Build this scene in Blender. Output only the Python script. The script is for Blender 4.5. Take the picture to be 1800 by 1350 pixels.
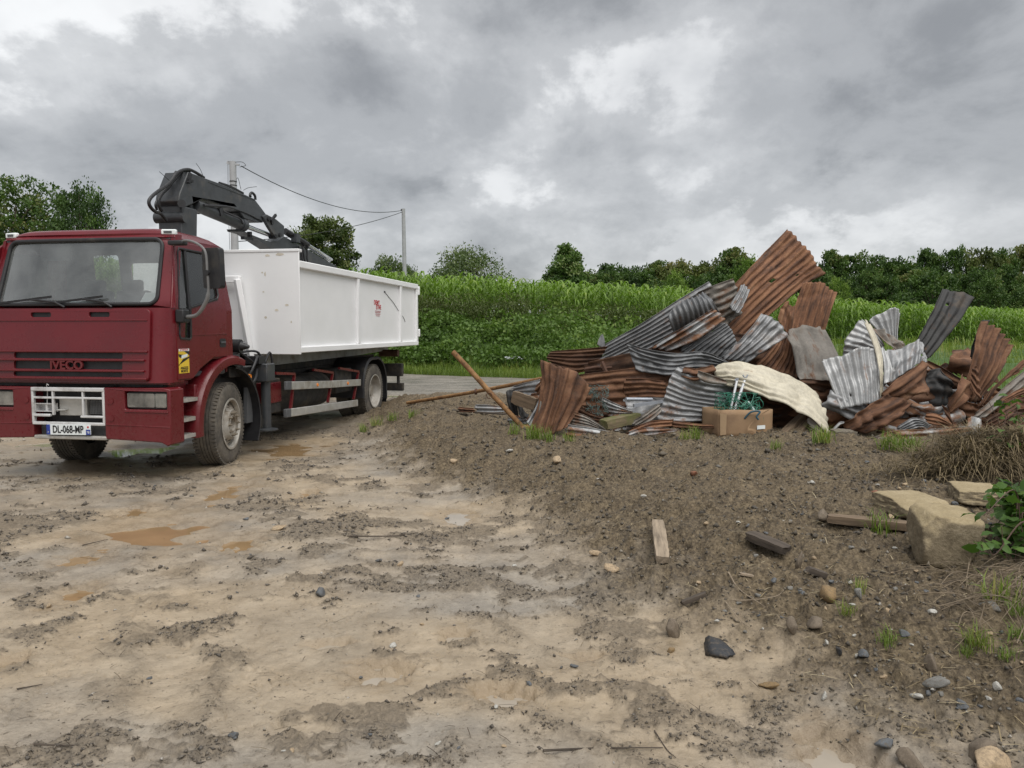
import bpy, bmesh, math, random
import numpy as np
from mathutils import Vector, Matrix, noise as mnoise
from mathutils.geometry import tessellate_polygon

for _o in list(bpy.data.objects):
    bpy.data.objects.remove(_o)
SC = bpy.context.scene
COL = SC.collection
R = math.radians

# ------------------------------------------------------------------ camera
FPX, HZ, CAMH = 1350.0, 580.0, 1.6
PITCH = math.atan((675 - HZ) / FPX)
cam_d = bpy.data.cameras.new('camera')
cam_d.sensor_width = 36.0
cam_d.lens = 36.0 * FPX / 1800.0
cam_d.clip_start = 0.05
cam_d.clip_end = 6000.0
cam = bpy.data.objects.new('camera', cam_d)
COL.objects.link(cam)
cam.location = (0, 0, CAMH)
cam.rotation_euler = (math.pi / 2 - PITCH, 0, 0)
SC.camera = cam

# ------------------------------------------------------------------ world: overcast sky
SUN_EL, SUN_AZ = R(62), R(150)      # azimuth clockwise from +Y (view direction)
W = bpy.data.worlds.new('World'); SC.world = W; W.use_nodes = True
def build_world():
    nt = W.node_tree; nt.nodes.clear()
    N = lambda t, **k: _n(nt, t, **k)
    def _n(nt, t, **k):
        n = nt.nodes.new(t)
        for a, b in k.items(): setattr(n, a, b)
        return n
    L = nt.links.new
    def math_(op, a, b=None, clamp=False):
        n = N('ShaderNodeMath', operation=op); n.use_clamp = clamp
        for i, v in enumerate((a, b)):
            if v is None: continue
            if isinstance(v, (int, float)): n.inputs[i].default_value = v
            else: L(v, n.inputs[i])
        return n.outputs[0]
    out = N('ShaderNodeOutputWorld')
    tc = N('ShaderNodeTexCoord')
    sep = N('ShaderNodeSeparateXYZ'); L(tc.outputs['Generated'], sep.inputs[0])
    zz = math_('ADD', math_('MAXIMUM', sep.outputs[2], 0.0), 0.48)
    cx = math_('DIVIDE', sep.outputs[0], zz); cy = math_('DIVIDE', sep.outputs[1], zz)
    cmb = N('ShaderNodeCombineXYZ'); L(cx, cmb.inputs[0]); L(cy, cmb.inputs[1])
    def noise(scale, detail, rough, off, dist=0.0, sx=1.0, sy=1.0):
        mp = N('ShaderNodeMapping'); L(cmb.outputs[0], mp.inputs[0])
        mp.inputs['Location'].default_value = off
        mp.inputs['Scale'].default_value = (sx, sy, 1)
        n = N('ShaderNodeTexNoise'); L(mp.outputs[0], n.inputs['Vector'])
        n.inputs['Scale'].default_value = scale; n.inputs['Detail'].default_value = detail
        n.inputs['Roughness'].default_value = rough; n.inputs['Distortion'].default_value = dist
        return n.outputs['Fac']
    def ramp(fac, stops, interp='EASE'):
        rp = N('ShaderNodeValToRGB'); L(fac, rp.inputs[0]); cr = rp.color_ramp; cr.interpolation = interp
        while len(cr.elements) < len(stops): cr.elements.new(0.5)
        for e, (p, c) in zip(cr.elements, stops):
            e.position = p; e.color = (c, c, c, 1) if isinstance(c, float) else (*c, 1)
        return rp.outputs[0]
    def mixc(f, a, b):
        n = N('ShaderNodeMix', data_type='RGBA'); L(f, n.inputs[0]) if not isinstance(f, float) else setattr(n.inputs[0], 'default_value', f)
        L(a, n.inputs[6]); L(b, n.inputs[7]); return n.outputs[2]
    # a high pale veil, and lower, darker, ragged masses drifting under it
    veil = ramp(math_('ADD', math_('MULTIPLY', noise(1.1, 6, 0.55, CLOUD['o3'], 0.3), 0.7), math_('MULTIPLY', noise(4.0, 5, 0.6, CLOUD['o4'], 0.2), 0.3)),
                [(0.36, (0.82, 0.83, 0.835)), (0.46, (0.71, 0.718, 0.725)), (0.60, (0.52, 0.53, 0.543))])
    mass = math_('ADD', math_('MULTIPLY', noise(CLOUD['s1'], 10, 0.55, CLOUD['o1'], 0.25, 0.9, 0.9), 0.72), math_('MULTIPLY', noise(CLOUD['s2'], 10, 0.62, CLOUD['o2'], 0.1, 1.0, 0.8), 0.28))
    shade = ramp(math_('ADD', math_('MULTIPLY', mass, 0.6), math_('MULTIPLY', noise(3.1, 8, 0.6, (2.2, 9.1, 0), 0.3), 0.4)),
                 [(0.42, (0.52, 0.53, 0.542)), (0.52, (0.375, 0.385, 0.398)), (0.62, (0.255, 0.264, 0.276))])
    low = N('ShaderNodeMapRange'); L(sep.outputs[2], low.inputs[0]); low.interpolation_type = 'SMOOTHSTEP'
    low.inputs[1].default_value = 0.02; low.inputs[2].default_value = 0.22; low.inputs[3].default_value = -0.045; low.inputs[4].default_value = 0.0   # the deck thins out towards the far horizon
    cover = ramp(math_('ADD', mass, low.outputs[0]), [(0.425, 0.0), (0.472, 0.74), (0.55, 1.0)])
    both = mixc(cover, veil, shade)
    mixc_out = both
    bg1 = N('ShaderNodeBackground'); L(mixc_out, bg1.inputs[0]); bg1.inputs[1].default_value = 0.56
    sky = N('ShaderNodeTexSky'); sky.sky_type = 'NISHITA'; sky.sun_disc = False
    sky.sun_elevation = SUN_EL; sky.sun_rotation = SUN_AZ
    bg2 = N('ShaderNodeBackground'); L(sky.outputs[0], bg2.inputs[0]); bg2.inputs[1].default_value = 0.06
    ms = N('ShaderNodeMixShader'); ms.inputs[0].default_value = 0.93
    L(bg2.outputs[0], ms.inputs[1]); L(bg1.outputs[0], ms.inputs[2]); L(ms.outputs[0], out.inputs[0])
CLOUD = dict(s1=1.45, o1=(21.3, 9.7, 0.0), s2=5.0, o2=(0.4, 5.3, 0.0), o3=(7.0, 2.0, 0.0), o4=(1.0, 3.0, 0.0))
build_world()

sun_d = bpy.data.lights.new('sun', 'SUN')
sun_d.energy = 1.5; sun_d.angle = R(60); sun_d.color = (1.0, 0.965, 0.92)
sun = bpy.data.objects.new('sun', sun_d); COL.objects.link(sun)
_sd = Vector((math.sin(SUN_AZ) * math.cos(SUN_EL), math.cos(SUN_AZ) * math.cos(SUN_EL), math.sin(SUN_EL)))
sun.rotation_euler = (-_sd).to_track_quat('-Z', 'Y').to_euler()
sun.location = _sd * 60

vs = SC.view_settings
vs.view_transform = 'Standard'; vs.look = 'None'; vs.exposure = 1.12; vs.gamma = 1.0
vs.use_curve_mapping = False

# ------------------------------------------------------------------ pixel -> place helpers (distance comes from the ground or the thing)
_fw = Vector((0, math.cos(PITCH), -math.sin(PITCH))); _up = Vector((0, math.sin(PITCH), math.cos(PITCH)))
_rt = Vector((1, 0, 0)); _C = Vector((0, 0, CAMH))
def ray(px, py): return _fw + _rt * ((px - 900) / FPX) + _up * ((675 - py) / FPX)
def at(px, py, Y):                       # the point on the ray at world depth Y
    d = ray(px, py); return _C + d * (Y / d.y)
def on_z(px, py, z=0.0):
    d = ray(px, py); return _C + d * ((z - CAMH) / d.z)

# ------------------------------------------------------------------ numpy noise
def _hash(ix, iy, seed):
    h = (ix.astype(np.int64) * 374761393 + iy.astype(np.int64) * 668265263 + seed * 974634777) & 0x7fffffff
    h = ((h ^ (h >> 13)) * 1274126177) & 0x7fffffff
    h = (h ^ (h >> 16)) & 0xffff
    return h / 65535.0
def vnoise(x, y, seed=0):
    x = np.asarray(x, float); y = np.asarray(y, float)
    ix = np.floor(x); iy = np.floor(y); fx = x - ix; fy = y - iy
    fx = fx * fx * fx * (fx * (fx * 6 - 15) + 10); fy = fy * fy * fy * (fy * (fy * 6 - 15) + 10)
    a = _hash(ix, iy, seed); b = _hash(ix + 1, iy, seed); c = _hash(ix, iy + 1, seed); d = _hash(ix + 1, iy + 1, seed)
    return (a + (b - a) * fx) * (1 - fy) + (c + (d - c) * fx) * fy
def fbm(x, y, seed=0, octv=4, gain=0.5, lac=2.03):
    s = 0.0; a = 1.0; t = 0.0
    for o in range(octv):
        s = s + a * vnoise(x, y, seed + o * 13); t += a; a *= gain
        x, y = (x * 0.8 + y * 0.6) * lac + 5.7, (y * 0.8 - x * 0.6) * lac - 3.1
    return s / t
def sstep(a, b, x):
    t = np.clip((x - a) / (b - a), 0, 1); return t * t * (3 - 2 * t)

# ------------------------------------------------------------------ mesh helpers
def tag(o, label=None, cat=None, group=None, kind=None):
    if label: o['label'] = label
    if cat: o['category'] = cat
    if group: o['group'] = group
    if kind: o['kind'] = kind
    return o
def empty(name, loc, rz=0.0):
    o = bpy.data.objects.new(name, None); COL.objects.link(o)
    o.empty_display_size = 0.2; o.location = loc; o.rotation_euler = (0, 0, rz); return o
def link(name, me, m=None, parent=None):
    o = bpy.data.objects.new(name, me); COL.objects.link(o)
    if m is not None and not me.materials: me.materials.append(m)
    if parent is not None: o.parent = parent
    return o
def np_mesh(name, verts, faces, smooth=True):
    """verts (n,3) array, faces (m,k) int array, all faces of the same size"""
    verts = np.asarray(verts, np.float32); faces = np.asarray(faces, np.int32)
    me = bpy.data.meshes.new(name); m, k = faces.shape
    me.vertices.add(len(verts)); me.vertices.foreach_set('co', verts.ravel())
    me.loops.add(m * k); me.loops.foreach_set('vertex_index', faces.ravel())
    me.polygons.add(m); me.polygons.foreach_set('loop_start', np.arange(0, m * k, k, dtype=np.int32))
    me.polygons.foreach_set('loop_total', np.full(m, k, np.int32))
    if smooth: me.polygons.foreach_set('use_smooth', np.ones(m, bool))
    me.update(calc_edges=True); me.validate(); return me
def add_attr(me, name, arr):
    a = me.attributes.new(name, 'FLOAT', 'POINT'); a.data.foreach_set('value', np.asarray(arr, np.float32))
def add_col(me, name, arr):
    a = me.color_attributes.new(name, 'FLOAT_COLOR', 'POINT')
    c = np.ones((len(arr), 4), np.float32); c[:, :3] = arr; a.data.foreach_set('color', c.ravel())

class MB:
    """collects boxes, bars, tubes, plates and lathes; build() links them as ONE mesh object"""
    def __init__(s): s.v = []; s.f = []
    def add(s, vs, fs):
        n = len(s.v); s.v += [tuple(v) for v in vs]; s.f += [tuple(i + n for i in f) for f in fs]; return s
    def box(s, c, d, rot=None):
        hx, hy, hz = d[0] / 2, d[1] / 2, d[2] / 2
        vs = [Vector((x, y, z)) for z in (-hz, hz) for y in (-hy, hy) for x in (-hx, hx)]
        if rot is not None: vs = [rot @ v for v in vs]
        c = Vector(c); vs = [v + c for v in vs]
        return s.add(vs, [(0, 2, 3, 1), (4, 5, 7, 6), (0, 1, 5, 4), (2, 6, 7, 3), (0, 4, 6, 2), (1, 3, 7, 5)])
    def bb(s, x0, x1, y0, y1, z0, z1):
        return s.box(((x0 + x1) / 2, (y0 + y1) / 2, (z0 + z1) / 2), (abs(x1 - x0), abs(y1 - y0), abs(z1 - z0)))
    def bar(s, a, b, w, h, up=(0, 0, 1)):
        a = Vector(a); b = Vector(b); d = (b - a); L = d.length; d.normalize()
        u = Vector(up); x = d.cross(u)
        if x.length < 1e-4: x = d.cross(Vector((1, 0, 0)))
        x.normalize(); z = x.cross(d)
        m = Matrix((x, d, z)).transposed()
        return s.box((a + b) / 2, (w, L, h), m)
    def tube(s, pts, r, n=10, caps=True):
        pts = [Vector(p) for p in pts]
        rs = r if isinstance(r, (list, tuple)) else [r] * len(pts)
        t0 = (pts[1] - pts[0]).normalized()
        ref = Vector((0, 0, 1)) if abs(t0.z) < 0.9 else Vector((1, 0, 0))
        x = t0.cross(ref).normalized(); vs = []
        for i, p in enumerate(pts):
            t = (pts[min(i + 1, len(pts) - 1)] - pts[max(i - 1, 0)]).normalized()
            x = (x - t * x.dot(t)).normalized(); y = t.cross(x)
            for k in range(n):
                a = 2 * math.pi * k / n
                vs.append(p + (x * math.cos(a) + y * math.sin(a)) * rs[i])
        fs = []
        for i in range(len(pts) - 1):
            for k in range(n):
                k2 = (k + 1) % n
                fs.append((i * n + k, (i + 1) * n + k, (i + 1) * n + k2, i * n + k2))
        if caps:
            fs.append(tuple(range(n))); fs.append(tuple((len(pts) - 1) * n + k for k in reversed(range(n))))
        return s.add(vs, fs)
    def lathe(s, prof, c=(0, 0, 0), axis='x', n=40):
        """prof: list of (axial, radius)"""
        vs = []; fs = []; m = len(prof)
        for k in range(n):
            a = 2 * math.pi * k / n; ca, sa = math.cos(a), math.sin(a)
            for (h, r) in prof:
                p = {'x': (h, r * ca, r * sa), 'y': (r * ca, h, r * sa), 'z': (r * ca, r * sa, h)}[axis]
                vs.append((p[0] + c[0], p[1] + c[1], p[2] + c[2]))
        for k in range(n):
            k2 = (k + 1) % n
            for i in range(m - 1):
                f = (k * m + i, k * m + i + 1, k2 * m + i + 1, k2 * m + i)
                fs.append(f)
        return s.add(vs, fs)
    def plate(s, loops, fn, off):
        """loops of 2-D points (first the outline, then holes); fn(a,b)->3-D; off: extrusion vector"""
        off = Vector(off); base = []; st = []
        for lp in loops:
            st.append(len(base)); base += [Vector(fn(*p)) for p in lp]
        tris = tessellate_polygon([[Vector((p[0], p[1], 0)) for p in lp] for lp in loops])
        n = len(base); vs = base + [b + off for b in base]
        fs = [tuple(t) for t in tris] + [tuple(i + n for i in reversed(t)) for t in tris]
        for lp, s0 in zip(loops, st):
            m = len(lp)
            for i in range(m):
                j = (i + 1) % m; fs.append((s0 + i, s0 + j, s0 + j + n, s0 + i + n))
        return s.add(vs, fs)
    def grid(s, P, nu, nv, cu=False):
        vs = [P(i, j) for i in range(nu) for j in range(nv)]; fs = []
        for i in range(nu - (0 if cu else 1)):
            for j in range(nv - 1):
                i2 = (i + 1) % nu; fs.append((i * nv + j, i2 * nv + j, i2 * nv + j + 1, i * nv + j + 1))
        return s.add(vs, fs)
    def mesh(s, name, smooth=False):
        me = bpy.data.meshes.new(name); me.from_pydata([tuple(v) for v in s.v], [], s.f)
        bm = bmesh.new(); bm.from_mesh(me); bmesh.ops.recalc_face_normals(bm, faces=bm.faces); bm.to_mesh(me); bm.free()
        if smooth: me.polygons.foreach_set('use_smooth', np.ones(len(me.polygons), bool))
        me.update(); return me
    def build(s, name, m, parent=None, bevel=0.0, smooth=False, seg=2, angle=35):
        me = s.mesh(name, smooth or bevel > 0)
        o = link(name, me, m, parent)
        if smooth and bevel <= 0: sharp_by_angle(me, angle)
        if bevel > 0:
            b = o.modifiers.new('bevel', 'BEVEL'); b.width = bevel; b.segments = seg; b.limit_method = 'ANGLE'
            b.angle_limit = R(30); b.harden_normals = False
            sharp_by_angle(me, 60)
        return o
def sharp_by_angle(me, deg):
    try: me.set_sharp_from_angle(angle=R(deg))
    except Exception: pass
def spline(pts, n):
    """Catmull-Rom through points (Vectors), n samples"""
    pts = [Vector(p) for p in pts]
    if len(pts) == 2: return [pts[0].lerp(pts[1], i / (n - 1)) for i in range(n)]
    ext = [pts[0] * 2 - pts[1]] + pts + [pts[-1] * 2 - pts[-2]]
    out = []
    for k in range(n):
        t = k / (n - 1) * (len(pts) - 1); i = min(int(t), len(pts) - 2); f = t - i
        a, b, c, d = ext[i:i + 4]
        out.append(0.5 * ((2 * b) + (c - a) * f + (2 * a - 5 * b + 4 * c - d) * f * f + (3 * b - a - 3 * c + d) * f ** 3))
    return out
def text_mesh(body, size, extrude=0.0, align='CENTER', bold=0.0):
    cu = bpy.data.curves.new('txt', 'FONT'); cu.body = body; cu.size = size; cu.extrude = extrude
    cu.align_x = align; cu.align_y = 'CENTER'; cu.offset = bold; cu.resolution_u = 3
    o = bpy.data.objects.new('txt', cu); COL.objects.link(o)
    dg = bpy.context.evaluated_depsgraph_get(); dg.update()
    me = bpy.data.meshes.new_from_object(o.evaluated_get(dg))
    bpy.data.objects.remove(o); bpy.data.curves.remove(cu); me.materials.clear(); return me

# ------------------------------------------------------------------ materials
class NT:
    def __init__(s, name):
        s.m = bpy.data.materials.new(name); s.m.use_nodes = True
        s.t = s.m.node_tree; s.t.nodes.clear()
        s.out = s.n('ShaderNodeOutputMaterial'); s.b = s.n('ShaderNodeBsdfPrincipled')
        s.l(s.b.outputs[0], s.out.inputs[0]); s._tc = None
    def n(s, t, **k):
        n = s.t.nodes.new(t)
        for a, b in k.items(): setattr(n, a, b)
        return n
    def l(s, a, b): s.t.links.new(a, b)
    def set(s, i, v):
        if v is None: return
        inp = s.b.inputs[i] if isinstance(i, str) else i
        if isinstance(v, bpy.types.NodeSocket): s.l(v, inp)
        elif isinstance(v, (tuple, list)) and len(v) == 3 and inp.type == 'RGBA': inp.default_value = (*v, 1)
        else: inp.default_value = v
    def co(s, kind='Object'):
        if s._tc is None: s._tc = s.n('ShaderNodeTexCoord')
        return s._tc.outputs[kind]
    def noise(s, scale, detail=4, rough=0.55, kind='Object', dist=0.0, stretch=None, off=(0, 0, 0), vec=None):
        v = vec or s.co(kind)
        if stretch or any(off):
            mp = s.n('ShaderNodeMapping'); s.l(v, mp.inputs[0]); v = mp.outputs[0]
            if stretch: mp.inputs['Scale'].default_value = stretch
            mp.inputs['Location'].default_value = off
        n = s.n('ShaderNodeTexNoise'); s.l(v, n.inputs['Vector'])
        n.inputs['Scale'].default_value = scale; n.inputs['Detail'].default_value = detail
        n.inputs['Roughness'].default_value = rough; n.inputs['Distortion'].default_value = dist
        return n.outputs['Fac']
    def ramp(s, fac, stops, interp='LINEAR'):
        n = s.n('ShaderNodeValToRGB'); s.l(fac, n.inputs[0]); cr = n.color_ramp; cr.interpolation = interp
        while len(cr.elements) < len(stops): cr.elements.new(0.5)
        for e, (p, c) in zip(cr.elements, stops):
            e.position = p; e.color = (c, c, c, 1) if isinstance(c, (int, float)) else (*c, 1)
        return n.outputs[0]
    def mix(s, f, a, b, mode='MIX'):
        n = s.n('ShaderNodeMix', data_type='RGBA', blend_type=mode); s.set(n.inputs[0], f)
        s.set(n.inputs[6], a); s.set(n.inputs[7], b); return n.outputs[2]
    def math(s, op, a, b=None, clamp=False):
        n = s.n('ShaderNodeMath', operation=op); n.use_clamp = clamp; s.set(n.inputs[0], a)
        if b is not None: s.set(n.inputs[1], b)
        return n.outputs[0]
    def attr(s, name, out='Fac'):
        n = s.n('ShaderNodeAttribute', attribute_name=name); return n.outputs[out]
    def bump(s, h, strength=0.3, dist=0.01, prev=None):
        n = s.n('ShaderNodeBump'); s.l(h, n.inputs['Height'])
        n.inputs['Strength'].default_value = strength; n.inputs['Distance'].default_value = dist
        if prev is not None: s.l(prev, n.inputs['Normal'])
        return n.outputs[0]
    def fin(s, color=None, rough=None, metal=None, normal=None, **kw):
        s.set('Base Color', color); s.set('Roughness', rough); s.set('Metallic', metal)
        if normal is not None: s.l(normal, s.b.inputs['Normal'])
        for k, v in kw.items(): s.set(k.replace('_', ' '), v)
        return s.m
def simple(name, color, rough=0.5, metal=0.0, vary=0.15, scale=6.0, bump=0.0, dirt=None, dirt_amt=0.5, **kw):
    """one base colour broken up by two scales of noise, optional dirt colour in patches"""
    t = NT(name); c2 = tuple(x * (1 - vary) for x in color); c3 = tuple(min(1, x * (1 + vary)) for x in color)
    col = t.ramp(t.noise(scale, 5, 0.6), [(0.3, c2), (0.7, c3)])
    if dirt:
        f = t.ramp(t.noise(scale * 0.55, 7, 0.68, off=(3, 1, 7)), [(0.62 - 0.3 * dirt_amt, 0.0), (0.8 - 0.25 * dirt_amt, 1.0)])
        col = t.mix(t.math('MULTIPLY', f, 0.85), col, dirt)
    nm = t.bump(t.noise(scale * 9, 4, 0.6), bump, 0.004) if bump else None
    rr = t.ramp(t.noise(scale * 1.7, 4, 0.6, off=(9, 2, 1)), [(0.3, max(0.02, rough * 0.8)), (0.7, min(1, rough * 1.2))])
    return t.fin(col, rr, metal, nm, **kw)
# ================================================================== the ground
# foot of the soil mound (world x, y) from the yard side; the mound lies to its right
MOUND_EDGE = [(-3.6, 17.5), (-3.3, 15.0), (-2.55, 12.4), (-1.9, 10.4), (-1.28, 8.6), (-0.15, 6.75), (0.42, 5.1), (0.74, 3.95), (1.2, 3.2), (1.62, 2.6), (2.4, 1.2), (3.5, -1.0)]
def mound_side(x, y):
    """signed distance from the mound's foot line, positive on the mound"""
    best = np.full(np.shape(x), 1e9); sign = np.ones(np.shape(x))
    for (a, b) in zip(MOUND_EDGE[:-1], MOUND_EDGE[1:]):
        ax, ay = a; bx, by = b; dx, dy = bx - ax, by - ay; L2 = dx * dx + dy * dy
        t = np.clip(((x - ax) * dx + (y - ay) * dy) / L2, 0, 1)
        d = np.hypot(x - ax - t * dx, y - ay - t * dy)
        cr = dx * (y - ay) - dy * (x - ax)
        upd = d < best; best = np.where(upd, d, best); sign = np.where(upd, np.where(cr > 0, 1, -1), sign)
    return best * sign
# puddles: pixel box in the photograph lying on the level yard -> ellipse on the ground
PUD_PX = [  # x0, x1, y0, y1, kind (0 brown water, 1 milky/reflecting)
    (188, 362, 914, 958, 0), (388, 452, 938, 970, 0), (104, 160, 1026, 1060, 0), (118, 182, 966, 992, 0),
    (205, 262, 890, 912, 0), (358, 424, 848, 888, 0), (452, 556, 778, 804, 0), (520, 560, 862, 874, 0),
    (770, 836, 896, 918, 1), (548, 604, 1124, 1140, 1), (780, 826, 1106, 1128, 1), (620, 722, 1168, 1208, 1),
    (836, 920, 1208, 1240, 1), (1416, 1520, 1286, 1372, 1), (190, 312, 774, 806, 1), (40, 180, 770, 788, 1),
    (660, 790, 686, 700, 1), (590, 690, 700, 722, 1), (1004, 1060, 1150, 1166, 1), (-10, 40, 1150, 1170, 1), (300, 345, 806, 812, 1)]
PUDS = []
for (x0, x1, y0, y1, k) in PUD_PX:
    c = on_z((x0 + x1) / 2, (y0 + y1) / 2); l = on_z(x0, (y0 + y1) / 2); r = on_z(x1, (y0 + y1) / 2)
    n_ = on_z((x0 + x1) / 2, y1); f_ = on_z((x0 + x1) / 2, y0)
    PUDS.append((c.x, (n_.y + f_.y) / 2, (r.x - l.x) / 2, (f_.y - n_.y) / 2, k))
# tyre tracks: polylines in pixels on the level yard
TRACK_PX = [([(60, 1010), (250, 925), (420, 838), (470, 800)], 0.26), ([(-60, 960), (140, 893), (300, 838)], 0.24),
            ([(240, 1340), (300, 1100), (420, 930), (560, 820)], 0.24), ([(60, 1340), (170, 1090), (300, 985)], 0.22),
            ([(700, 1340), (560, 1190), (380, 1085), (100, 1000)], 0.2), ([(1500, 1330), (1250, 1255), (1100, 1180), (900, 1075), (640, 1010), (430, 965)], 0.2),
            ([(1420, 1400), (1150, 1290), (880, 1190), (700, 1120)], 0.22), ([(1060, 940), (860, 965), (640, 958), (480, 985)], 0.15),
            ([(180, 880), (420, 790), (620, 735)], 0.28)]
TRACKS = [([(on_z(*p).x, on_z(*p).y) for p in pl], w) for pl, w in TRACK_PX]
def ridged(x, y, seed, octv=4):
    s = 0; a = 1; t = 0
    for o in range(octv):
        s = s + a * (1 - np.abs(vnoise(x, y, seed + 31 * o) * 2 - 1)); t += a; a *= 0.55
        x, y = (x * 0.8 + y * 0.6) * 2.1 + 3.3, (y * 0.8 - x * 0.6) * 2.1
    return s / t
def terrain(x, y, fine=True):
    """height, soil mask, rough mask, wet mask, ochre mask"""
    x = np.asarray(x, float); y = np.asarray(y, float)
    near = 1 - sstep(16, 24, np.hypot(x, y))
    wob = (fbm(x * 1.1, y * 1.1, 5, 3) - 0.5) * 1.1 + (fbm(x * 5, y * 5, 8, 3) - 0.5) * 0.35
    md = mound_side(x, y) + wob * 0.55
    fade = 1 - sstep(14.0, 19.0, y)
    soil = sstep(-0.30, 0.55, md + (fbm(x * 9, y * 9, 9, 3) - 0.5) * 0.7) * fade
    h = 0.30 * sstep(-0.25, 1.5, md) * fade + 0.05 * sstep(1.0, 3.0, md) * fade
    h = h + soil * ((fbm(x * 0.9, y * 0.9, 21, 3) - 0.5) * 0.18 + (fbm(x * 3.0, y * 3.0, 22, 3) - 0.5) * 0.15)
    # level yard relief
    h = h + ((fbm(x * 0.5, y * 0.5, 31, 2) - 0.5) * 0.03 + (fbm(x * 2.1, y * 2.1, 32, 3) - 0.5) * 0.014) * near
    rb = fbm(x * 0.75 + 3, y * 1.15, 41, 4)
    rough = sstep(0.525, 0.60, rb * 0.75 + 0.125 + (fbm(x * 3.6, y * 5.8, 42, 5, 0.6) - 0.5) * 0.9 + 0.0)
    ts = np.zeros_like(x)
    for pl, w in TRACKS:
        best = np.full(x.shape, 1e9); along = np.zeros_like(x); acc = 0.0; side = np.zeros_like(x)
        for (a, b) in zip(pl[:-1], pl[1:]):
            dx, dy = b[0] - a[0], b[1] - a[1]; L = math.hypot(dx, dy)
            t = np.clip(((x - a[0]) * dx + (y - a[1]) * dy) / (L * L), 0, 1)
            d = np.hypot(x - a[0] - t * dx, y - a[1] - t * dy); u = d < best
            best = np.where(u, d, best); along = np.where(u, acc + t * L, along)
            side = np.where(u, (dx * (y - a[1]) - dy * (x - a[0])) / L, side); acc += L
        best = best + (fbm(x * 6, y * 6, 77, 3) - 0.5) * 0.10
        gr = np.exp(-(best / (w * 0.62)) ** 4); rim = np.exp(-((best - w * 1.05) / (w * 0.30)) ** 2)
        brk = sstep(0.36, 0.56, fbm(x * 1.4, y * 1.4, 55, 2))
        lug = 0.5 + 0.5 * np.sin(along * 2 * math.pi / 0.11 + side * 14)
        on = (1 - soil) * brk
        h = h - 0.009 * gr * on + 0.008 * rim * on * (0.2 + ridged(x * 9, y * 9, 56, 3)) + 0.006 * gr * lug * on
        ts = np.maximum(ts, rim * on)
    rough = np.clip(np.maximum(rough * 0.95, ts * 0.75 * sstep(0.4, 0.6, fbm(x * 6, y * 6, 58, 3))), 0, 1) * (1 - soil * 0.5)
    wet = np.zeros_like(x); pud = np.zeros_like(x)
    for (cx, cy, rx, ry, k) in PUDS:
        f_ = 1.5 / max(rx, .12); rr = np.hypot((x - cx) / rx, (y - cy) / ry) * 0.92 + (fbm(x * f_ + cx * 9, y * f_ * 1.6, 61, 2) - 0.5) * 1.5
        pud = np.maximum(pud, 1 - sstep(0.50, 1.25, rr)); wet = np.maximum(wet, 1 - sstep(1.0, 1.9, rr))
    pud = pud * (1 - soil); rough = rough * (1 - np.clip(wet * 1.3, 0, 1))
    if fine:
        cl = np.clip(ridged(x * 5.5, y * 5.5, 71, 4) - 0.52, 0, 1)
        gr2 = fbm(x * 21, y * 21, 81, 3) - 0.5
        cl2 = np.clip(ridged(x * 14, y * 14, 72, 3) - 0.48, 0, 1)
        h = h + rough * near * (0.012 * cl + 0.050 * cl2 + 0.022 * gr2 + 0.003) + soil * near * (0.085 * cl + 0.065 * cl2 + 0.03 * gr2) + (1 - rough) * near * 0.010 * gr2
        # broken crust edges on the smooth mud
        e = np.abs(fbm(x * 2.6, y * 4.2, 91, 4) - 0.5); h = h - (1 - soil) * near * 0.016 * (1 - sstep(0.0, 0.016, e))
    # tyre weight: level patches under wheels are left to the wheels sinking a little
    h = h * (1 - pud) + pud * (-0.035 + 0.1 * (h - 0) * 0.2)
    ochre = sstep(0.50, 0.66, fbm(x * 0.55 + 9, y * 0.8 + 2, 101, 3) + 0.16 * np.exp(-((x - 0.35) / 1.2) ** 2 - ((y - 3.6) / 0.7) ** 2))
    return h, soil, rough, np.clip(wet, 0, 1), ochre
def gz(x, y):
    return float(terrain(np.array([x]), np.array([y]))[0][0])
def on_ground(px, py):
    """the ray through a pixel marched onto the terrain"""
    d = ray(px, py); ts = np.linspace(1.5, 24.0, 700) / d.y
    X = d.x * ts; Y = d.y * ts; Z = CAMH + d.z * ts
    g = terrain(X, Y)[0]; k = int(np.argmax(Z < g)) if np.any(Z < g) else len(ts) - 1
    return Vector((X[k], Y[k], float(g[k])))

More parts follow.
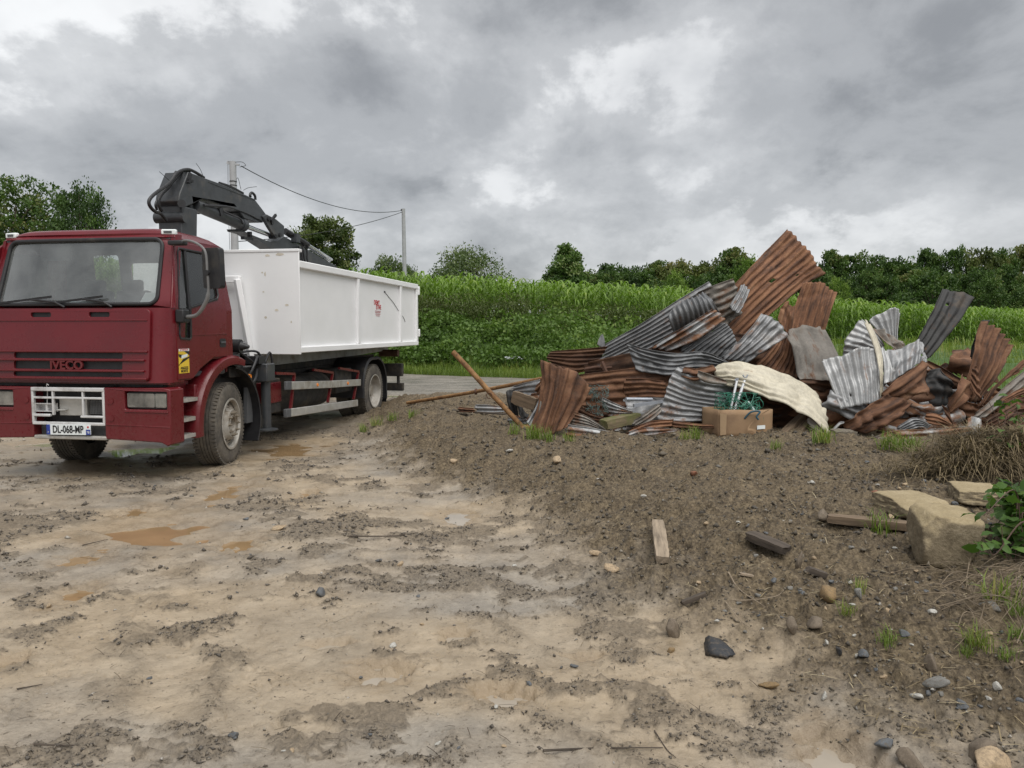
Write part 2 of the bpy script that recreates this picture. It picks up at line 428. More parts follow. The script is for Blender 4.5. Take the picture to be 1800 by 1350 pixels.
def build_ground():
    r = [0.25]
    while r[-1] < 1.7: r.append(r[-1] * 1.05)
    while r[-1] < 16: r.append(r[-1] * 1.0046)
    while r[-1] < 30: r.append(r[-1] * 1.012)
    while r[-1] < 3500: r.append(r[-1] * 1.16)
    r = np.array(r)
    th = np.concatenate([np.linspace(-180, -46, 40), np.arange(-45, 45.01, 0.165), np.linspace(46, 176.6, 39)]) * math.pi / 180
    T, RR = np.meshgrid(th, r); x = RR * np.sin(T); y = RR * np.cos(T)
    h, soil, rough, wet, ochre = terrain(x.ravel(), y.ravel())
    far = sstep(18, 26, RR.ravel()); h = h * (1 - far) - 0.02 * far
    n, m = T.shape; idx = np.arange(n * m).reshape(n, m)
    j2 = np.roll(np.arange(m), -1)
    q = np.stack([idx[:-1, :], idx[1:, :], idx[1:, j2], idx[:-1, j2]], -1).reshape(-1, 4)
    me = np_mesh('ground', np.stack([x.ravel(), y.ravel(), h], 1), q[:, ::-1])
    for nm, a in (('soil', soil), ('rough', rough), ('wet', wet), ('ochre', ochre)): add_attr(me, nm, a)
    t = NT('wet_mud')
    n1 = t.noise(3.5, 8, 0.62); n2 = t.noise(38, 6, 0.68); n3 = t.noise(0.9, 5, 0.6, off=(4, 4, 0)); n4 = t.noise(140, 3, 0.6)
    tan = t.ramp(t.math('ADD', t.math('MULTIPLY', n1, 0.65), t.math('MULTIPLY', n2, 0.35)), [(0.34, (0.185, 0.150, 0.108)), (0.48, (0.295, 0.243, 0.180)), (0.64, (0.39, 0.328, 0.25))])
    och = t.ramp(n1, [(0.3, (0.33, 0.245, 0.145)), (0.7, (0.47, 0.365, 0.235))])
    gre = t.ramp(t.math('ADD', t.math('MULTIPLY', n1, 0.6), t.math('MULTIPLY', n2, 0.4)), [(0.34, (0.19, 0.165, 0.135)), (0.64, (0.34, 0.302, 0.248))])
    col = t.mix(t.ramp(n3, [(0.42, 0.0), (0.6, 1.0)]), tan, gre)
    col = t.mix(t.math('MULTIPLY', t.attr('ochre'), 0.42), col, och)
    clod = t.ramp(n2, [(0.32, (0.062, 0.049, 0.034)), (0.48, (0.125, 0.10, 0.07)), (0.66, (0.225, 0.183, 0.132))])
    rf = t.math('MULTIPLY', t.attr('rough'), t.ramp(n2, [(0.3, 0.7), (0.6, 1.0)]))
    col = t.mix(t.math('MULTIPLY', rf, 0.88), col, clod)
    fl = t.ramp(t.noise(30, 7, 0.76, off=(7, 3, 0)), [(0.575, 0.0), (0.63, 0.85)]); col = t.mix(fl, col, clod)
    soilc = t.ramp(n2, [(0.30, (0.030, 0.021, 0.012)), (0.45, (0.070, 0.051, 0.029)), (0.56, (0.125, 0.094, 0.055)), (0.70, (0.22, 0.172, 0.105))])
    soil2 = t.mix(t.ramp(n1, [(0.42, 0.0), (0.62, 0.62)]), soilc, t.ramp(n2, [(0.35, (0.095, 0.071, 0.042)), (0.65, (0.22, 0.172, 0.108))]))
    col = t.mix(t.attr('soil'), col, soil2)
    col = t.mix(t.math('MULTIPLY', t.attr('wet'), 0.35), col, (0.23, 0.16, 0.088))
    dry = t.math('MAXIMUM', t.attr('soil'), t.attr('rough'))
    rg = t.math('ADD', t.math('MULTIPLY', dry, 0.42), t.ramp(n1, [(0.35, 0.30), (0.7, 0.58)]), clamp=True)
    vo = t.n('ShaderNodeTexVoronoi'); t.l(t.co(), vo.inputs['Vector']); vo.inputs['Scale'].default_value = 46; vo.inputs['Randomness'].default_value = 1.0
    hv = t.math('MULTIPLY', t.math('SUBTRACT', 1.0, vo.outputs['Distance']), dry)
    nm = t.bump(n2, 0.8, 0.014); nm = t.bump(hv, 0.7, 0.012, nm); nm = t.bump(n4, 0.45, 0.004, nm)
    t.fin(col, rg, 0.0, nm)
    tag(link('ground', me, t.m), kind='structure', label='muddy yard with tan wet mud and a dark soil mound')
build_ground()

def build_puddles():
    wm = []
    for nm, c, rg in (('brown_water', (0.27, 0.18, 0.095), 0.05), ('milky_water', (0.34, 0.295, 0.235), 0.03)):
        t = NT(nm); nz = t.noise(3.0, 4, 0.5); cc = t.ramp(nz, [(0.3, tuple(v * 0.85 for v in c)), (0.7, tuple(v * 1.1 for v in c))])
        wm.append(t.fin(cc, rg, 0.0, t.bump(t.noise(14, 2), 0.02, 0.004), IOR=1.33))
    for (cx, cy, rx, ry, k) in PUDS:
        n = 40
        vs = [(1.75 * rx * math.cos(2 * math.pi * i / n), 1.75 * ry * math.sin(2 * math.pi * i / n), 0) for i in range(n)]
        z = -0.024 - 0.0006 * len([1 for p in bpy.data.objects if p.name.startswith('puddle')])
        mb = MB(); mb.add(vs, [tuple(range(n))])
        o = mb.build('puddle', wm[k]); o.location = (cx, cy, z); tag(o, kind='structure')
build_puddles()
# ================================================================== the lorry
YAW = math.atan((1129 - 900) / FPX * math.cos(PITCH))
_U = Vector((math.sin(YAW), math.cos(YAW), 0)); _V = Vector((math.cos(YAW), -math.sin(YAW), 0))
TO = on_z(408, 815) - _V * 1.12           # ground point under the middle of the front axle
def Sd(px, py, x=1.12):                    # pixel -> (y, z) on the lorry's own plane x = const
    d = ray(px, py); t = ((TO + _V * x - _C).dot(_V)) / d.dot(_V); P = _C + d * t
    return ((P - TO).dot(_U), P.z)
def Fr(px, py, y=-1.25):                   # pixel -> (x, z) on the lorry's own plane y = const
    d = ray(px, py); t = ((TO + _U * y - _C).dot(_U)) / d.dot(_U); P = _C + d * t
    return ((P - TO).dot(_V), P.z)
z1 = lambda a, b: (a * 0.34074, 380 + b * 0.34074)
z2 = lambda a, b: (240 + a * 0.21111, 270 + b * 0.21111)
z3 = lambda a, b: (380 + a * 0.26667, 420 + b * 0.26667)

def rrect(x0, x1, z0, z1_, r, n=5, sub=0):
    """rounded rectangle outline, counter-clockwise, straight edges cut into sub+1 pieces"""
    pts = []
    for cx, cz, a0 in ((x1 - r, z0 + r, -90), (x1 - r, z1_ - r, 0), (x0 + r, z1_ - r, 90), (x0 + r, z0 + r, 180)):
        for k in range(n + 1):
            a = R(a0 + 90 * k / n); pts.append((cx + r * math.cos(a), cz + r * math.sin(a)))
    if sub:
        out = []
        for i, p in enumerate(pts):
            q = pts[(i + 1) % len(pts)]; out.append(p)
            if math.hypot(q[0] - p[0], q[1] - p[1]) > 0.25:
                for k in range(1, sub + 1):
                    f = k / (sub + 1); out.append((p[0] + (q[0] - p[0]) * f, p[1] + (q[1] - p[1]) * f))
        return out
    return pts

# ---- materials
def paint(name, c, dust=(0.30, 0.22, 0.17), amt=0.25, rough=0.33, chips=None, vary=0.13):
    t = NT(name); n = t.noise(2.2, 6, 0.62); f = t.noise(26, 5, 0.7, off=(2, 5, 1))
    col = t.ramp(n, [(0.3, tuple(v * (1 - vary) for v in c)), (0.7, tuple(min(1, v * (1 + vary)) for v in c))])
    pos = t.n('ShaderNodeSeparateXYZ'); t.l(t.co('Object'), pos.inputs[0])
    low = t.n('ShaderNodeMapRange'); t.l(pos.outputs[2], low.inputs[0])
    low.inputs[1].default_value = 1.7; low.inputs[2].default_value = 0.4; low.inputs[3].default_value = 0.15; low.inputs[4].default_value = 1.0
    df = t.math('MULTIPLY', t.math('MULTIPLY', t.ramp(f, [(0.35, 0.0), (0.75, 1.0)]), low.outputs[0]), amt * 2, clamp=True)
    col = t.mix(df, col, dust)
    if chips:
        ch = t.ramp(t.noise(5, 9, 0.72, off=(8, 1, 4)), [(0.665, 0.0), (0.70, 1.0)]); col = t.mix(t.math('MULTIPLY', ch, 0.8), col, chips)
    rg = t.math('ADD', t.ramp(n, [(0.3, rough * 0.8), (0.7, rough * 1.25)]), t.math('MULTIPLY', df, 0.4), clamp=True)
    return t.fin(col, rg, 0.0, t.bump(f, 0.06, 0.003))
M_RED = paint('red_lorry_paint', (0.122, 0.007, 0.012), dust=(0.16, 0.085, 0.07), amt=0.13, rough=0.26)
M_WHITE = paint('white_skip_paint', (0.83, 0.835, 0.84), vary=0.03, dust=(0.60, 0.56, 0.50), amt=0.03, rough=0.45, chips=(0.68, 0.65, 0.60))
M_BLACK = simple('black_plastic', (0.018, 0.018, 0.020), 0.5, dirt=(0.07, 0.062, 0.05), dirt_amt=0.15)
M_DARK = simple('dark_chassis', (0.022, 0.021, 0.020), 0.75, dirt=(0.09, 0.072, 0.05), dirt_amt=0.5, bump=0.2)
M_CRANE = simple('anthracite_crane_paint', (0.043, 0.047, 0.051), 0.42, vary=0.2, dirt=(0.11, 0.10, 0.085), dirt_amt=0.25)
M_ALU = simple('dull_aluminium', (0.50, 0.49, 0.46), 0.5, 0.55, dirt=(0.30, 0.26, 0.20), dirt_amt=0.45)
M_CHROME = simple('polished_rod', (0.75, 0.76, 0.78), 0.18, 1.0, vary=0.05)
M_SILVER = simple('silver_paint', (0.62, 0.62, 0.62), 0.4, 0.2, dirt=(0.20, 0.17, 0.14), dirt_amt=0.3)
M_RUBBER = NT('muddy_rubber')
def _rub(t):
    n = t.noise(5, 7, 0.66); f = t.noise(30, 4, 0.6)
    c = t.mix(t.ramp(n, [(0.36, 0.25), (0.66, 1.0)]), (0.035, 0.034, 0.033), t.ramp(f, [(0.3, (0.12, 0.105, 0.085)), (0.7, (0.20, 0.175, 0.14))]))
    t.fin(c, 0.85, 0.0, t.bump(f, 0.4, 0.01)); return t.m
M_RUBBER = _rub(M_RUBBER)
M_RIM = simple('weathered_wheel_steel', (0.42, 0.40, 0.36), 0.55, 0.25, dirt=(0.17, 0.13, 0.085), dirt_amt=0.55, bump=0.2)
M_NUT = simple('dirty_wheel_nut', (0.20, 0.17, 0.13), 0.7, 0.3)
M_ORANGE = simple('orange_reflector', (0.75, 0.24, 0.03), 0.3)
M_TRIM = simple('dark_interior_trim', (0.085, 0.088, 0.092), 0.8)
M_SEAT = simple('grey_seat_cloth', (0.06, 0.062, 0.066), 0.9, bump=0.3)
M_PAPER = simple('white_paper', (0.74, 0.78, 0.78), 0.8, vary=0.06)
M_BLUEP = simple('pale_blue_paper', (0.55, 0.74, 0.80), 0.8, vary=0.06)
M_YEL = simple('yellow_print', (0.75, 0.52, 0.04), 0.5, vary=0.06)
M_INK = simple('black_print', (0.012, 0.012, 0.014), 0.5)
M_REDP = simple('red_print', (0.50, 0.05, 0.06), 0.6)
M_BLUE = simple('blue_print', (0.02, 0.045, 0.27), 0.5)
M_LENS = NT('headlamp_lens')
def _lens(t):
    w = t.n('ShaderNodeTexWave'); t.l(t.co(), w.inputs[0]); w.inputs['Scale'].default_value = 22; w.bands_direction = 'X'
    return t.fin(t.ramp(t.noise(7, 4), [(0.3, (0.22, 0.23, 0.22)), (0.7, (0.60, 0.61, 0.57))]), 0.10, 0.6, t.bump(w.outputs[0], 0.6, 0.02))
M_LENS = _lens(M_LENS)
def glass(name, tint, k=1.0, base=0.04, dust=0.06):
    t = NT(name); tr = t.n('ShaderNodeBsdfTransparent'); tr.inputs[0].default_value = (*tint, 1)
    gl = t.n('ShaderNodeBsdfGlossy'); gl.inputs['Roughness'].default_value = 0.03
    fr = t.n('ShaderNodeFresnel'); fr.inputs[0].default_value = 1.52
    f = t.math('ADD', t.math('MULTIPLY', fr.outputs[0], k), base, clamp=True)
    ms = t.n('ShaderNodeMixShader'); t.l(f, ms.inputs[0]); t.l(tr.outputs[0], ms.inputs[1]); t.l(gl.outputs[0], ms.inputs[2])
    df = t.n('ShaderNodeBsdfDiffuse'); df.inputs[0].default_value = (0.42, 0.45, 0.44, 1)  # pale dust film, which also paints the hazy sky veil onto the glass
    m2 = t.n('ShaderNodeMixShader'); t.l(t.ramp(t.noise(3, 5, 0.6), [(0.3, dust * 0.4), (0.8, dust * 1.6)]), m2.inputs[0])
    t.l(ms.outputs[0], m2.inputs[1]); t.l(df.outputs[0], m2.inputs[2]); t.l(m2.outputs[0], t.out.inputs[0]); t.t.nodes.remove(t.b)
    return t.m
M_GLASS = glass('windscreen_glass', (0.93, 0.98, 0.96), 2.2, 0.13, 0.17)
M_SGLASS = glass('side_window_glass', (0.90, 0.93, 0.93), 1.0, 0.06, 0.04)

truck = empty('truck', TO, -YAW)
tag(truck, 'dark red flat-fronted lorry with a folded black loading crane behind its cab', 'truck')

HW = 1.12
def xs(z): return HW - max(0.0, z - 1.83) * 0.10            # the cab narrows upwards
def yf(z): return -1.245 + (z - 1.06) * 0.085 if z < 1.83 else -1.18 + (z - 1.83) * 0.30

def build_cab():
    # ---- shell: lower front skin with rounded corners, side walls, rear wall, roof in one body
    mb = MB(); nz = 8
    def skin(i, j):
        z = 1.05 + (1.83 - 1.05) * j / (nz - 1); y0 = yf(z)
        pl = [(-HW, 0.02 + y0 + 0.30)]
        for k in range(9):
            a = R(180 + 90 * k / 8); pl.append((-HW + 0.17 + 0.17 * math.cos(a), y0 + 0.17 + 0.17 * math.sin(a)))
        pl += [(-p[0], p[1]) for p in reversed(pl)]
        p = pl[i]; return (p[0], p[1], z)
    mb.grid(skin, 20, nz)
    mb.bb(-HW + .02, HW - .02, -1.16, -0.9, 1.03, 1.05)
    shell = mb.build('cab_shell', M_RED, truck, smooth=True, angle=50)
    # ---- side walls: sill and rear strip round the door
    zb, zt = 1.06, 2.58
    for s in (1, -1):
        mb = MB()
        fn = lambda y, z: (s * (xs(z) - 0.012), y, z)
        win = [(-0.98, 1.50), (-0.88, 1.46), (-0.80, 1.50), (-0.79, 1.83), (-0.16, 1.95), (-0.15, 2.45), (-0.2, 2.48), (-0.88, 2.48)]
        out = [(-1.03, zb), (-0.78, zb), (-0.62, 1.16), (-0.35, 1.27), (0.10, 1.27), (0.10, 1.83), (-0.02, zt), (-0.90, zt), (-1.03, 1.83)]
        mb.plate([out, win], fn, (-s * 0.035, 0, 0))
        mb.build('side_wall', M_RED, truck)
        # ---- door, proud of the wall, with the big window, the low kerb window and the pull
        d = MB(); fd = lambda y, z: (s * (xs(z) + 0.012), y, z)
        do = [(-1.045, 1.075), (-0.77, 1.075), (-0.60, 1.19), (-0.36, 1.29), (-0.055, 1.29), (-0.055, 1.83), (-0.115, 2.50), (-0.15, 2.54), (-0.90, 2.54), (-0.95, 2.50), (-1.045, 1.9)]
        w1 = [(-1.005, 1.55), (-0.99, 1.51), (-0.82, 1.50), (-0.795, 1.52), (-0.79, 1.84), (-0.235, 1.955), (-0.205, 2.0), (-0.235, 2.42), (-0.27, 2.46), (-0.875, 2.47), (-0.905, 2.43)]
        d.plate([do, w1], fd, (-s * 0.02, 0, 0))
        door = d.build('door', M_RED, truck, bevel=0.006)
        g = MB(); fg = lambda y, z: (s * (xs(z) - 0.004), y, z)
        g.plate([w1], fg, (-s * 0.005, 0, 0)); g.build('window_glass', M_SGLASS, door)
        t = MB()
        pl = [Vector((s * (xs(b) + 0.012), a, b)) for a, b in w1]
        t.tube(pl + [pl[0]], 0.013, 6); t.build('window_seal', M_BLACK, door, smooth=True)
        t = MB()
        t.bar((s * (xs(1.82) + 0.008), -0.80, 1.82), (s * (xs(2.47) + 0.008), -0.765, 2.47), 0.025, 0.02)
        t.plate([[(-0.995, 1.70), (-0.80, 1.70), (-0.80, 1.83), (-0.985, 1.83)]], lambda y, z: (s * (xs(z) + 0.006), y, z), (-s * 0.012, 0, 0))
        t.build('window_post', M_BLACK, door)
        t = MB(); t.plate([rrect(-0.225, -0.095, 1.40, 1.50, 0.02)], lambda y, z: (s * (xs(z) + 0.016), y, z), (-s * 0.012, 0, 0))
        hd = t.build('handle', M_BLACK, door); t = MB(); t.box((s * (HW + 0.022), -0.16, 1.455), (0.012, 0.10, 0.022)); t.build('handle_grip', M_TRIM, door, bevel=0.004)
        t = MB(); t.bar((s * (HW + 0.014), -0.78, 1.545), (s * (HW + 0.014), -0.06, 1.555), 0.006, 0.012); t.build('crease', M_RED, door, bevel=0.002)
    # ---- windscreen surround, glass, seal
    def fw_(x, z): return (x, yf(z) + 0.10 * abs(x / 1.1) ** 4, z)
    wl = rrect(-0.955, 0.955, 1.87, 2.565, 0.09, 6, 6)
    wl = [(x * (1 - (z - 1.87) * 0.055), z) for x, z in wl]
    ol = []
    corner = [(-1.085, 1.835), (1.085, 1.835), (1.005, 2.63), (-1.005, 2.63)]
    for i in range(4):
        a = corner[i]; b = corner[(i + 1) % 4]
        for k in range(9): ol.append((a[0] + (b[0] - a[0]) * k / 9, a[1] + (b[1] - a[1]) * k / 9))
    mb = MB(); mb.plate([ol, wl], fw_, (0, 0.05, 0)); mb.build('windscreen_surround', M_RED, truck, bevel=0.01)
    mb = MB(); c0 = Vector(fw_(0, 2.2)); n = len(wl)
    def ring(k): return [Vector(fw_(x * k, 2.22 + (z - 2.22) * k)) + Vector((0, 0.012, 0)) for x, z in wl]
    vs = sum([ring(k) for k in (1.01, 0.66, 0.33)], []) + [Vector(fw_(0, 2.22)) + Vector((0, 0.012, 0))]
    fs = []
    for a in range(2):
        for i in range(n): fs.append((a * n + i, a * n + (i + 1) % n, (a + 1) * n + (i + 1) % n, (a + 1) * n + i))
    for i in range(n): fs.append((2 * n + i, 2 * n + (i + 1) % n, 3 * n))
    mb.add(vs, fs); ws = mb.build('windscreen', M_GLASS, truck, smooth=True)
    mb = MB(); pl = [Vector(fw_(x, z)) + Vector((0, -0.004, 0)) for x, z in wl]; mb.tube(pl + [pl[0]], 0.021, 8)
    mb.build('windscreen_seal', M_BLACK, ws, smooth=True)
    # A pillars between windscreen frame and door
    for s in (1, -1):
        mb = MB(); nn = 7
        def pil(i, j):
            z = 1.83 + (2.62 - 1.83) * i / (nn - 1); a = Vector(fw_(s * (1.085 - (z - 1.835) * 0.1), z)); b = Vector((s * (xs(z) + 0.004), yf(z) + 0.17, z))
            c = Vector((s * (xs(z) + 0.004), yf(z) + 0.06, z)); t = j / 5
            return a * (1 - t) ** 2 + c * 2 * t * (1 - t) + b * t * t
        mb.grid(pil, nn, 6); mb.build('pillar', M_RED, truck, smooth=True)
    # ---- roof
    mb = MB(); nu, nv = 23, 15
    def roof(i, j):
        a = -1 + 2 * i / (nu - 1); b = j / (nv - 1)
        x = 1.035 * math.copysign(abs(a) ** 0.85, a); y = (-0.955 + 0.06 * abs(a) ** 4) + 0.95 * b
        e = (1 - abs(a) ** 9) * (1 - (1 - b) ** 14) * (1 - b ** 26)
        return (x, y, 2.585 + 0.125 * e - 0.02 * b)
    mb.grid(roof, nu, nv); rf = mb.build('roof', M_RED, truck, smooth=True, angle=80)
    mb = MB(); mb.tube(spline([(-0.1, -0.12, 2.69), (0.15, -0.2, 2.725), (0.5, -0.12, 2.69)], 14), 0.013, 6)
    mb.tube(spline([(0.62, -0.1, 2.67), (0.72, -0.05, 2.70), (0.9, 0.0, 2.64)], 10), 0.012, 6); mb.build('roof_cable', M_BLACK, rf, smooth=True)
    for s in (1, -1):
        mb = MB(); mb.box((s * 0.955, -0.86, 2.642), (0.16, 0.05, 0.06), Matrix.Rotation(s * 0.18, 3, 'Z'))
        ml = mb.build('marker_lamp', M_PAPER, truck, bevel=0.012)
        mb = MB(); mb.box((s * 0.955, -0.889, 2.642), (0.085, 0.008, 0.024), Matrix.Rotation(s * 0.18, 3, 'Z')); mb.build('lamp_lens', M_TRIM, ml)
    # ---- rear wall with two windows
    mb = MB()
    out = [(-1.04, 1.1), (1.04, 1.1), (1.08, 1.83), (1.0, 2.58), (-1.0, 2.58), (-1.08, 1.83)]
    h1 = rrect(-0.64, -0.28, 1.98, 2.50, 0.04); h2 = rrect(-0.14, 0.27, 1.95, 2.40, 0.04)
    mb.plate([out, h1, h2], lambda x, z: (x, 0.055 - max(0, z - 1.83) * 0.12, z), (0, 0.03, 0)); rw = mb.build('rear_wall', M_RED, truck)
    mb = MB(); mb.plate([out, h1, h2], lambda x, z: (x * 0.97, 0.045 - max(0, z - 1.83) * 0.12, z), (0, 0.006, 0)); mb.build('rear_lining', M_TRIM, rw)
    for h in (h1, h2):
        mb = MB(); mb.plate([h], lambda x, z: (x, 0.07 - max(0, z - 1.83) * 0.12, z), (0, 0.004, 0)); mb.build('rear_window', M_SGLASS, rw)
    # ---- interior
    mb = MB(); mb.bb(-1.02, 1.02, -1.05, -0.72, 1.55, 1.80); mb.bb(-1.02, 1.02, -1.08, -0.8, 1.80, 1.835)
    mb.bb(-1.05, 1.05, -1.1, 0.03, 1.08, 1.14); dash = mb.build('dashboard', M_TRIM, truck, bevel=0.02)
    mb = MB(); mb.bb(-0.99, 0.99, -0.9, 0.0, 2.565, 2.58); mb.build('headliner', M_TRIM, truck)
    for cx in (-0.60, -0.10, 0.60):
        mb = MB(); mb.box((cx, -0.22, 1.50), (0.46, 0.46, 0.14)); mb.box((cx, -0.03, 1.80), (0.44, 0.10, 0.55), Matrix.Rotation(-0.12, 3, 'X'))
        st = mb.build('seat', M_SEAT, truck, bevel=0.04); mb = MB(); mb.box((cx, -0.02, 2.13), (0.26, 0.08, 0.14)); mb.build('headrest', M_SEAT, st, bevel=0.03)
    mb = MB(); c = Vector((0.60, -0.62, 1.88)); rot = Matrix.Rotation(R(-62), 3, 'X')
    pl = [c + rot @ Vector((0.235 * math.cos(a), 0, 0.235 * math.sin(a))) for a in np.linspace(0, 2 * math.pi, 25)]
    mb.tube(pl, 0.017, 8); mb.tube([c + rot @ Vector((-0.22, 0, 0)), c + rot @ Vector((0.22, 0, 0))], 0.014, 6); mb.tube([c, c + Vector((0, -0.2, -0.3))], 0.03, 8)
    mb.build('steering_wheel', M_BLACK, truck, smooth=True)
    mb = MB(); mb.add([(-0.30, -1.06, 1.842), (0.16, -1.08, 1.842), (0.10, -0.84, 1.90), (-0.26, -0.84, 1.915)], [(0, 1, 2, 3)])
    mb.build('papers_on_dash', M_BLUEP, dash)
    mb = MB(); mb.add([(0.66, -1.02, 1.845), (0.86, -1.02, 1.845), (0.88, -0.93, 2.0), (0.70, -0.93, 2.0)], [(0, 1, 2, 3)]); mb.add([(0.52, -1.06, 1.845), (0.66, -1.06, 1.845), (0.66, -0.98, 1.87), (0.55, -0.98, 1.88)], [(0, 1, 2, 3)])
    mb.build('letter_on_dash', M_PAPER, dash)
    mb = MB(); mb.add([(0.24, -1.06, 1.845), (0.44, -1.06, 1.845), (0.42, -0.97, 1.885), (0.26, -0.97, 1.885)], [(0, 1, 2, 3)]); mb.build('yellow_folder', M_YEL, dash)
    mb = MB(); mb.plate([rrect(-0.62, -0.22, 2.36, 2.53, 0.07)], lambda x, z: (x, -0.86, z), (0, 0.02, 0)); mb.build('sun_visor', M_SEAT, truck)
    # ---- front flap with air slots, grille and lettering
    mb = MB(); X0 = 0.945
    fnf = lambda x, z: (x, yf(z) - 0.034, z)
    def px_rect(a, b, c, d):  # zoomed pixels -> rectangle on the front
        (xa, za) = Fr(*z1(a, d), -1.24); (xb, zb_) = Fr(*z1(b, c), -1.24); return (xa, xb, za, zb_)
    sl = []
    for zz0, zz1 in ((1.302, 1.362), (1.190, 1.272), (1.112, 1.160)):
        sl.append(rrect(-0.64, 0.64, zz0, zz1, 0.012, 2, 3))
    airs = []
    for xc in (-0.53, 0.53 - 0.02):
        airs.append(rrect(xc - 0.125, xc + 0.125, 1.735, 1.785, 0.015, 2))
    airs = [rrect(-0.45, -0.21, 1.735, 1.785, 0.015, 2), rrect(0.24, 0.48, 1.735, 1.785, 0.015, 2)]
    outl = rrect(-X0, X0, 1.07, 1.815, 0.05, 4, 8)
    mb.plate([outl] + sl + airs, fnf, (0, 0.032, 0)); fp = mb.build('front_flap', M_RED, truck, bevel=0.005)
    mb = MB(); mb.plate([[(-0.68, 1.09), (0.68, 1.09), (0.68, 1.38), (-0.68, 1.38)]], lambda x, z: (x, yf(z) - 0.008, z), (0, 0.004, 0)); mb.build('grille_mesh', M_INK, fp)
    for xa in (-0.47, 0.22):
        mb = MB(); mb.plate([[(xa, 1.72), (xa + 0.28, 1.72), (xa + 0.28, 1.80), (xa, 1.80)]], lambda x, z: (x, yf(z) - 0.008, z), (0, 0.004, 0)); mb.build('air_slot', M_INK, fp)
    for k, (za, dp) in enumerate(((1.376, 0.02), (1.287, 0.024), (1.175, 0.024), (1.095, 0.018))):
        mb = MB(); L = 0.90 if k in (1, 2) else 0.93
        mb.box((0, yf(za) - 0.036 - dp / 2, za), (2 * L, dp, 0.020)); mb.build('grille_slat', M_RED, fp, bevel=0.005)
    mb = MB(); mb.box((0, yf(1.70) - 0.038, 1.70), (1.84, 0.012, 0.012)); mb.build('crease', M_RED, fp, bevel=0.004)
    me = text_mesh('IVECO', 0.128, 0.012, bold=0.004); me.transform(Matrix.Rotation(R(90), 4, 'X')); me.transform(Matrix.Diagonal((1.0, 1, 1, 1)))
    o = link('lettering', me, M_RED, fp); o.location = (0.0, yf(1.23) - 0.040, 1.229); o.scale = (1.06, 1, 1)
    # ---- wipers
    for (xa, xb, ya) in ((-0.05, -0.92, 0), (0.50, -0.20, 0)):
        mb = MB(); z0 = 1.845
        a = Vector(fw_(xa, 1.84)) + Vector((0, -0.03, 0)); b = Vector(fw_((xa + xb) / 2, 1.925)) + Vector((0, -0.035, 0)); c = Vector(fw_(xb, 1.885)) + Vector((0, -0.03, 0))
        mb.tube([a, a.lerp(b, 0.25) + Vector((0, -0.01, 0.03)), b], 0.012, 6); b2 = b + (b - c) * 0.65
        mb.bar(c, b2, 0.012, 0.022); mb.build('wiper', M_INK, truck)
build_cab()

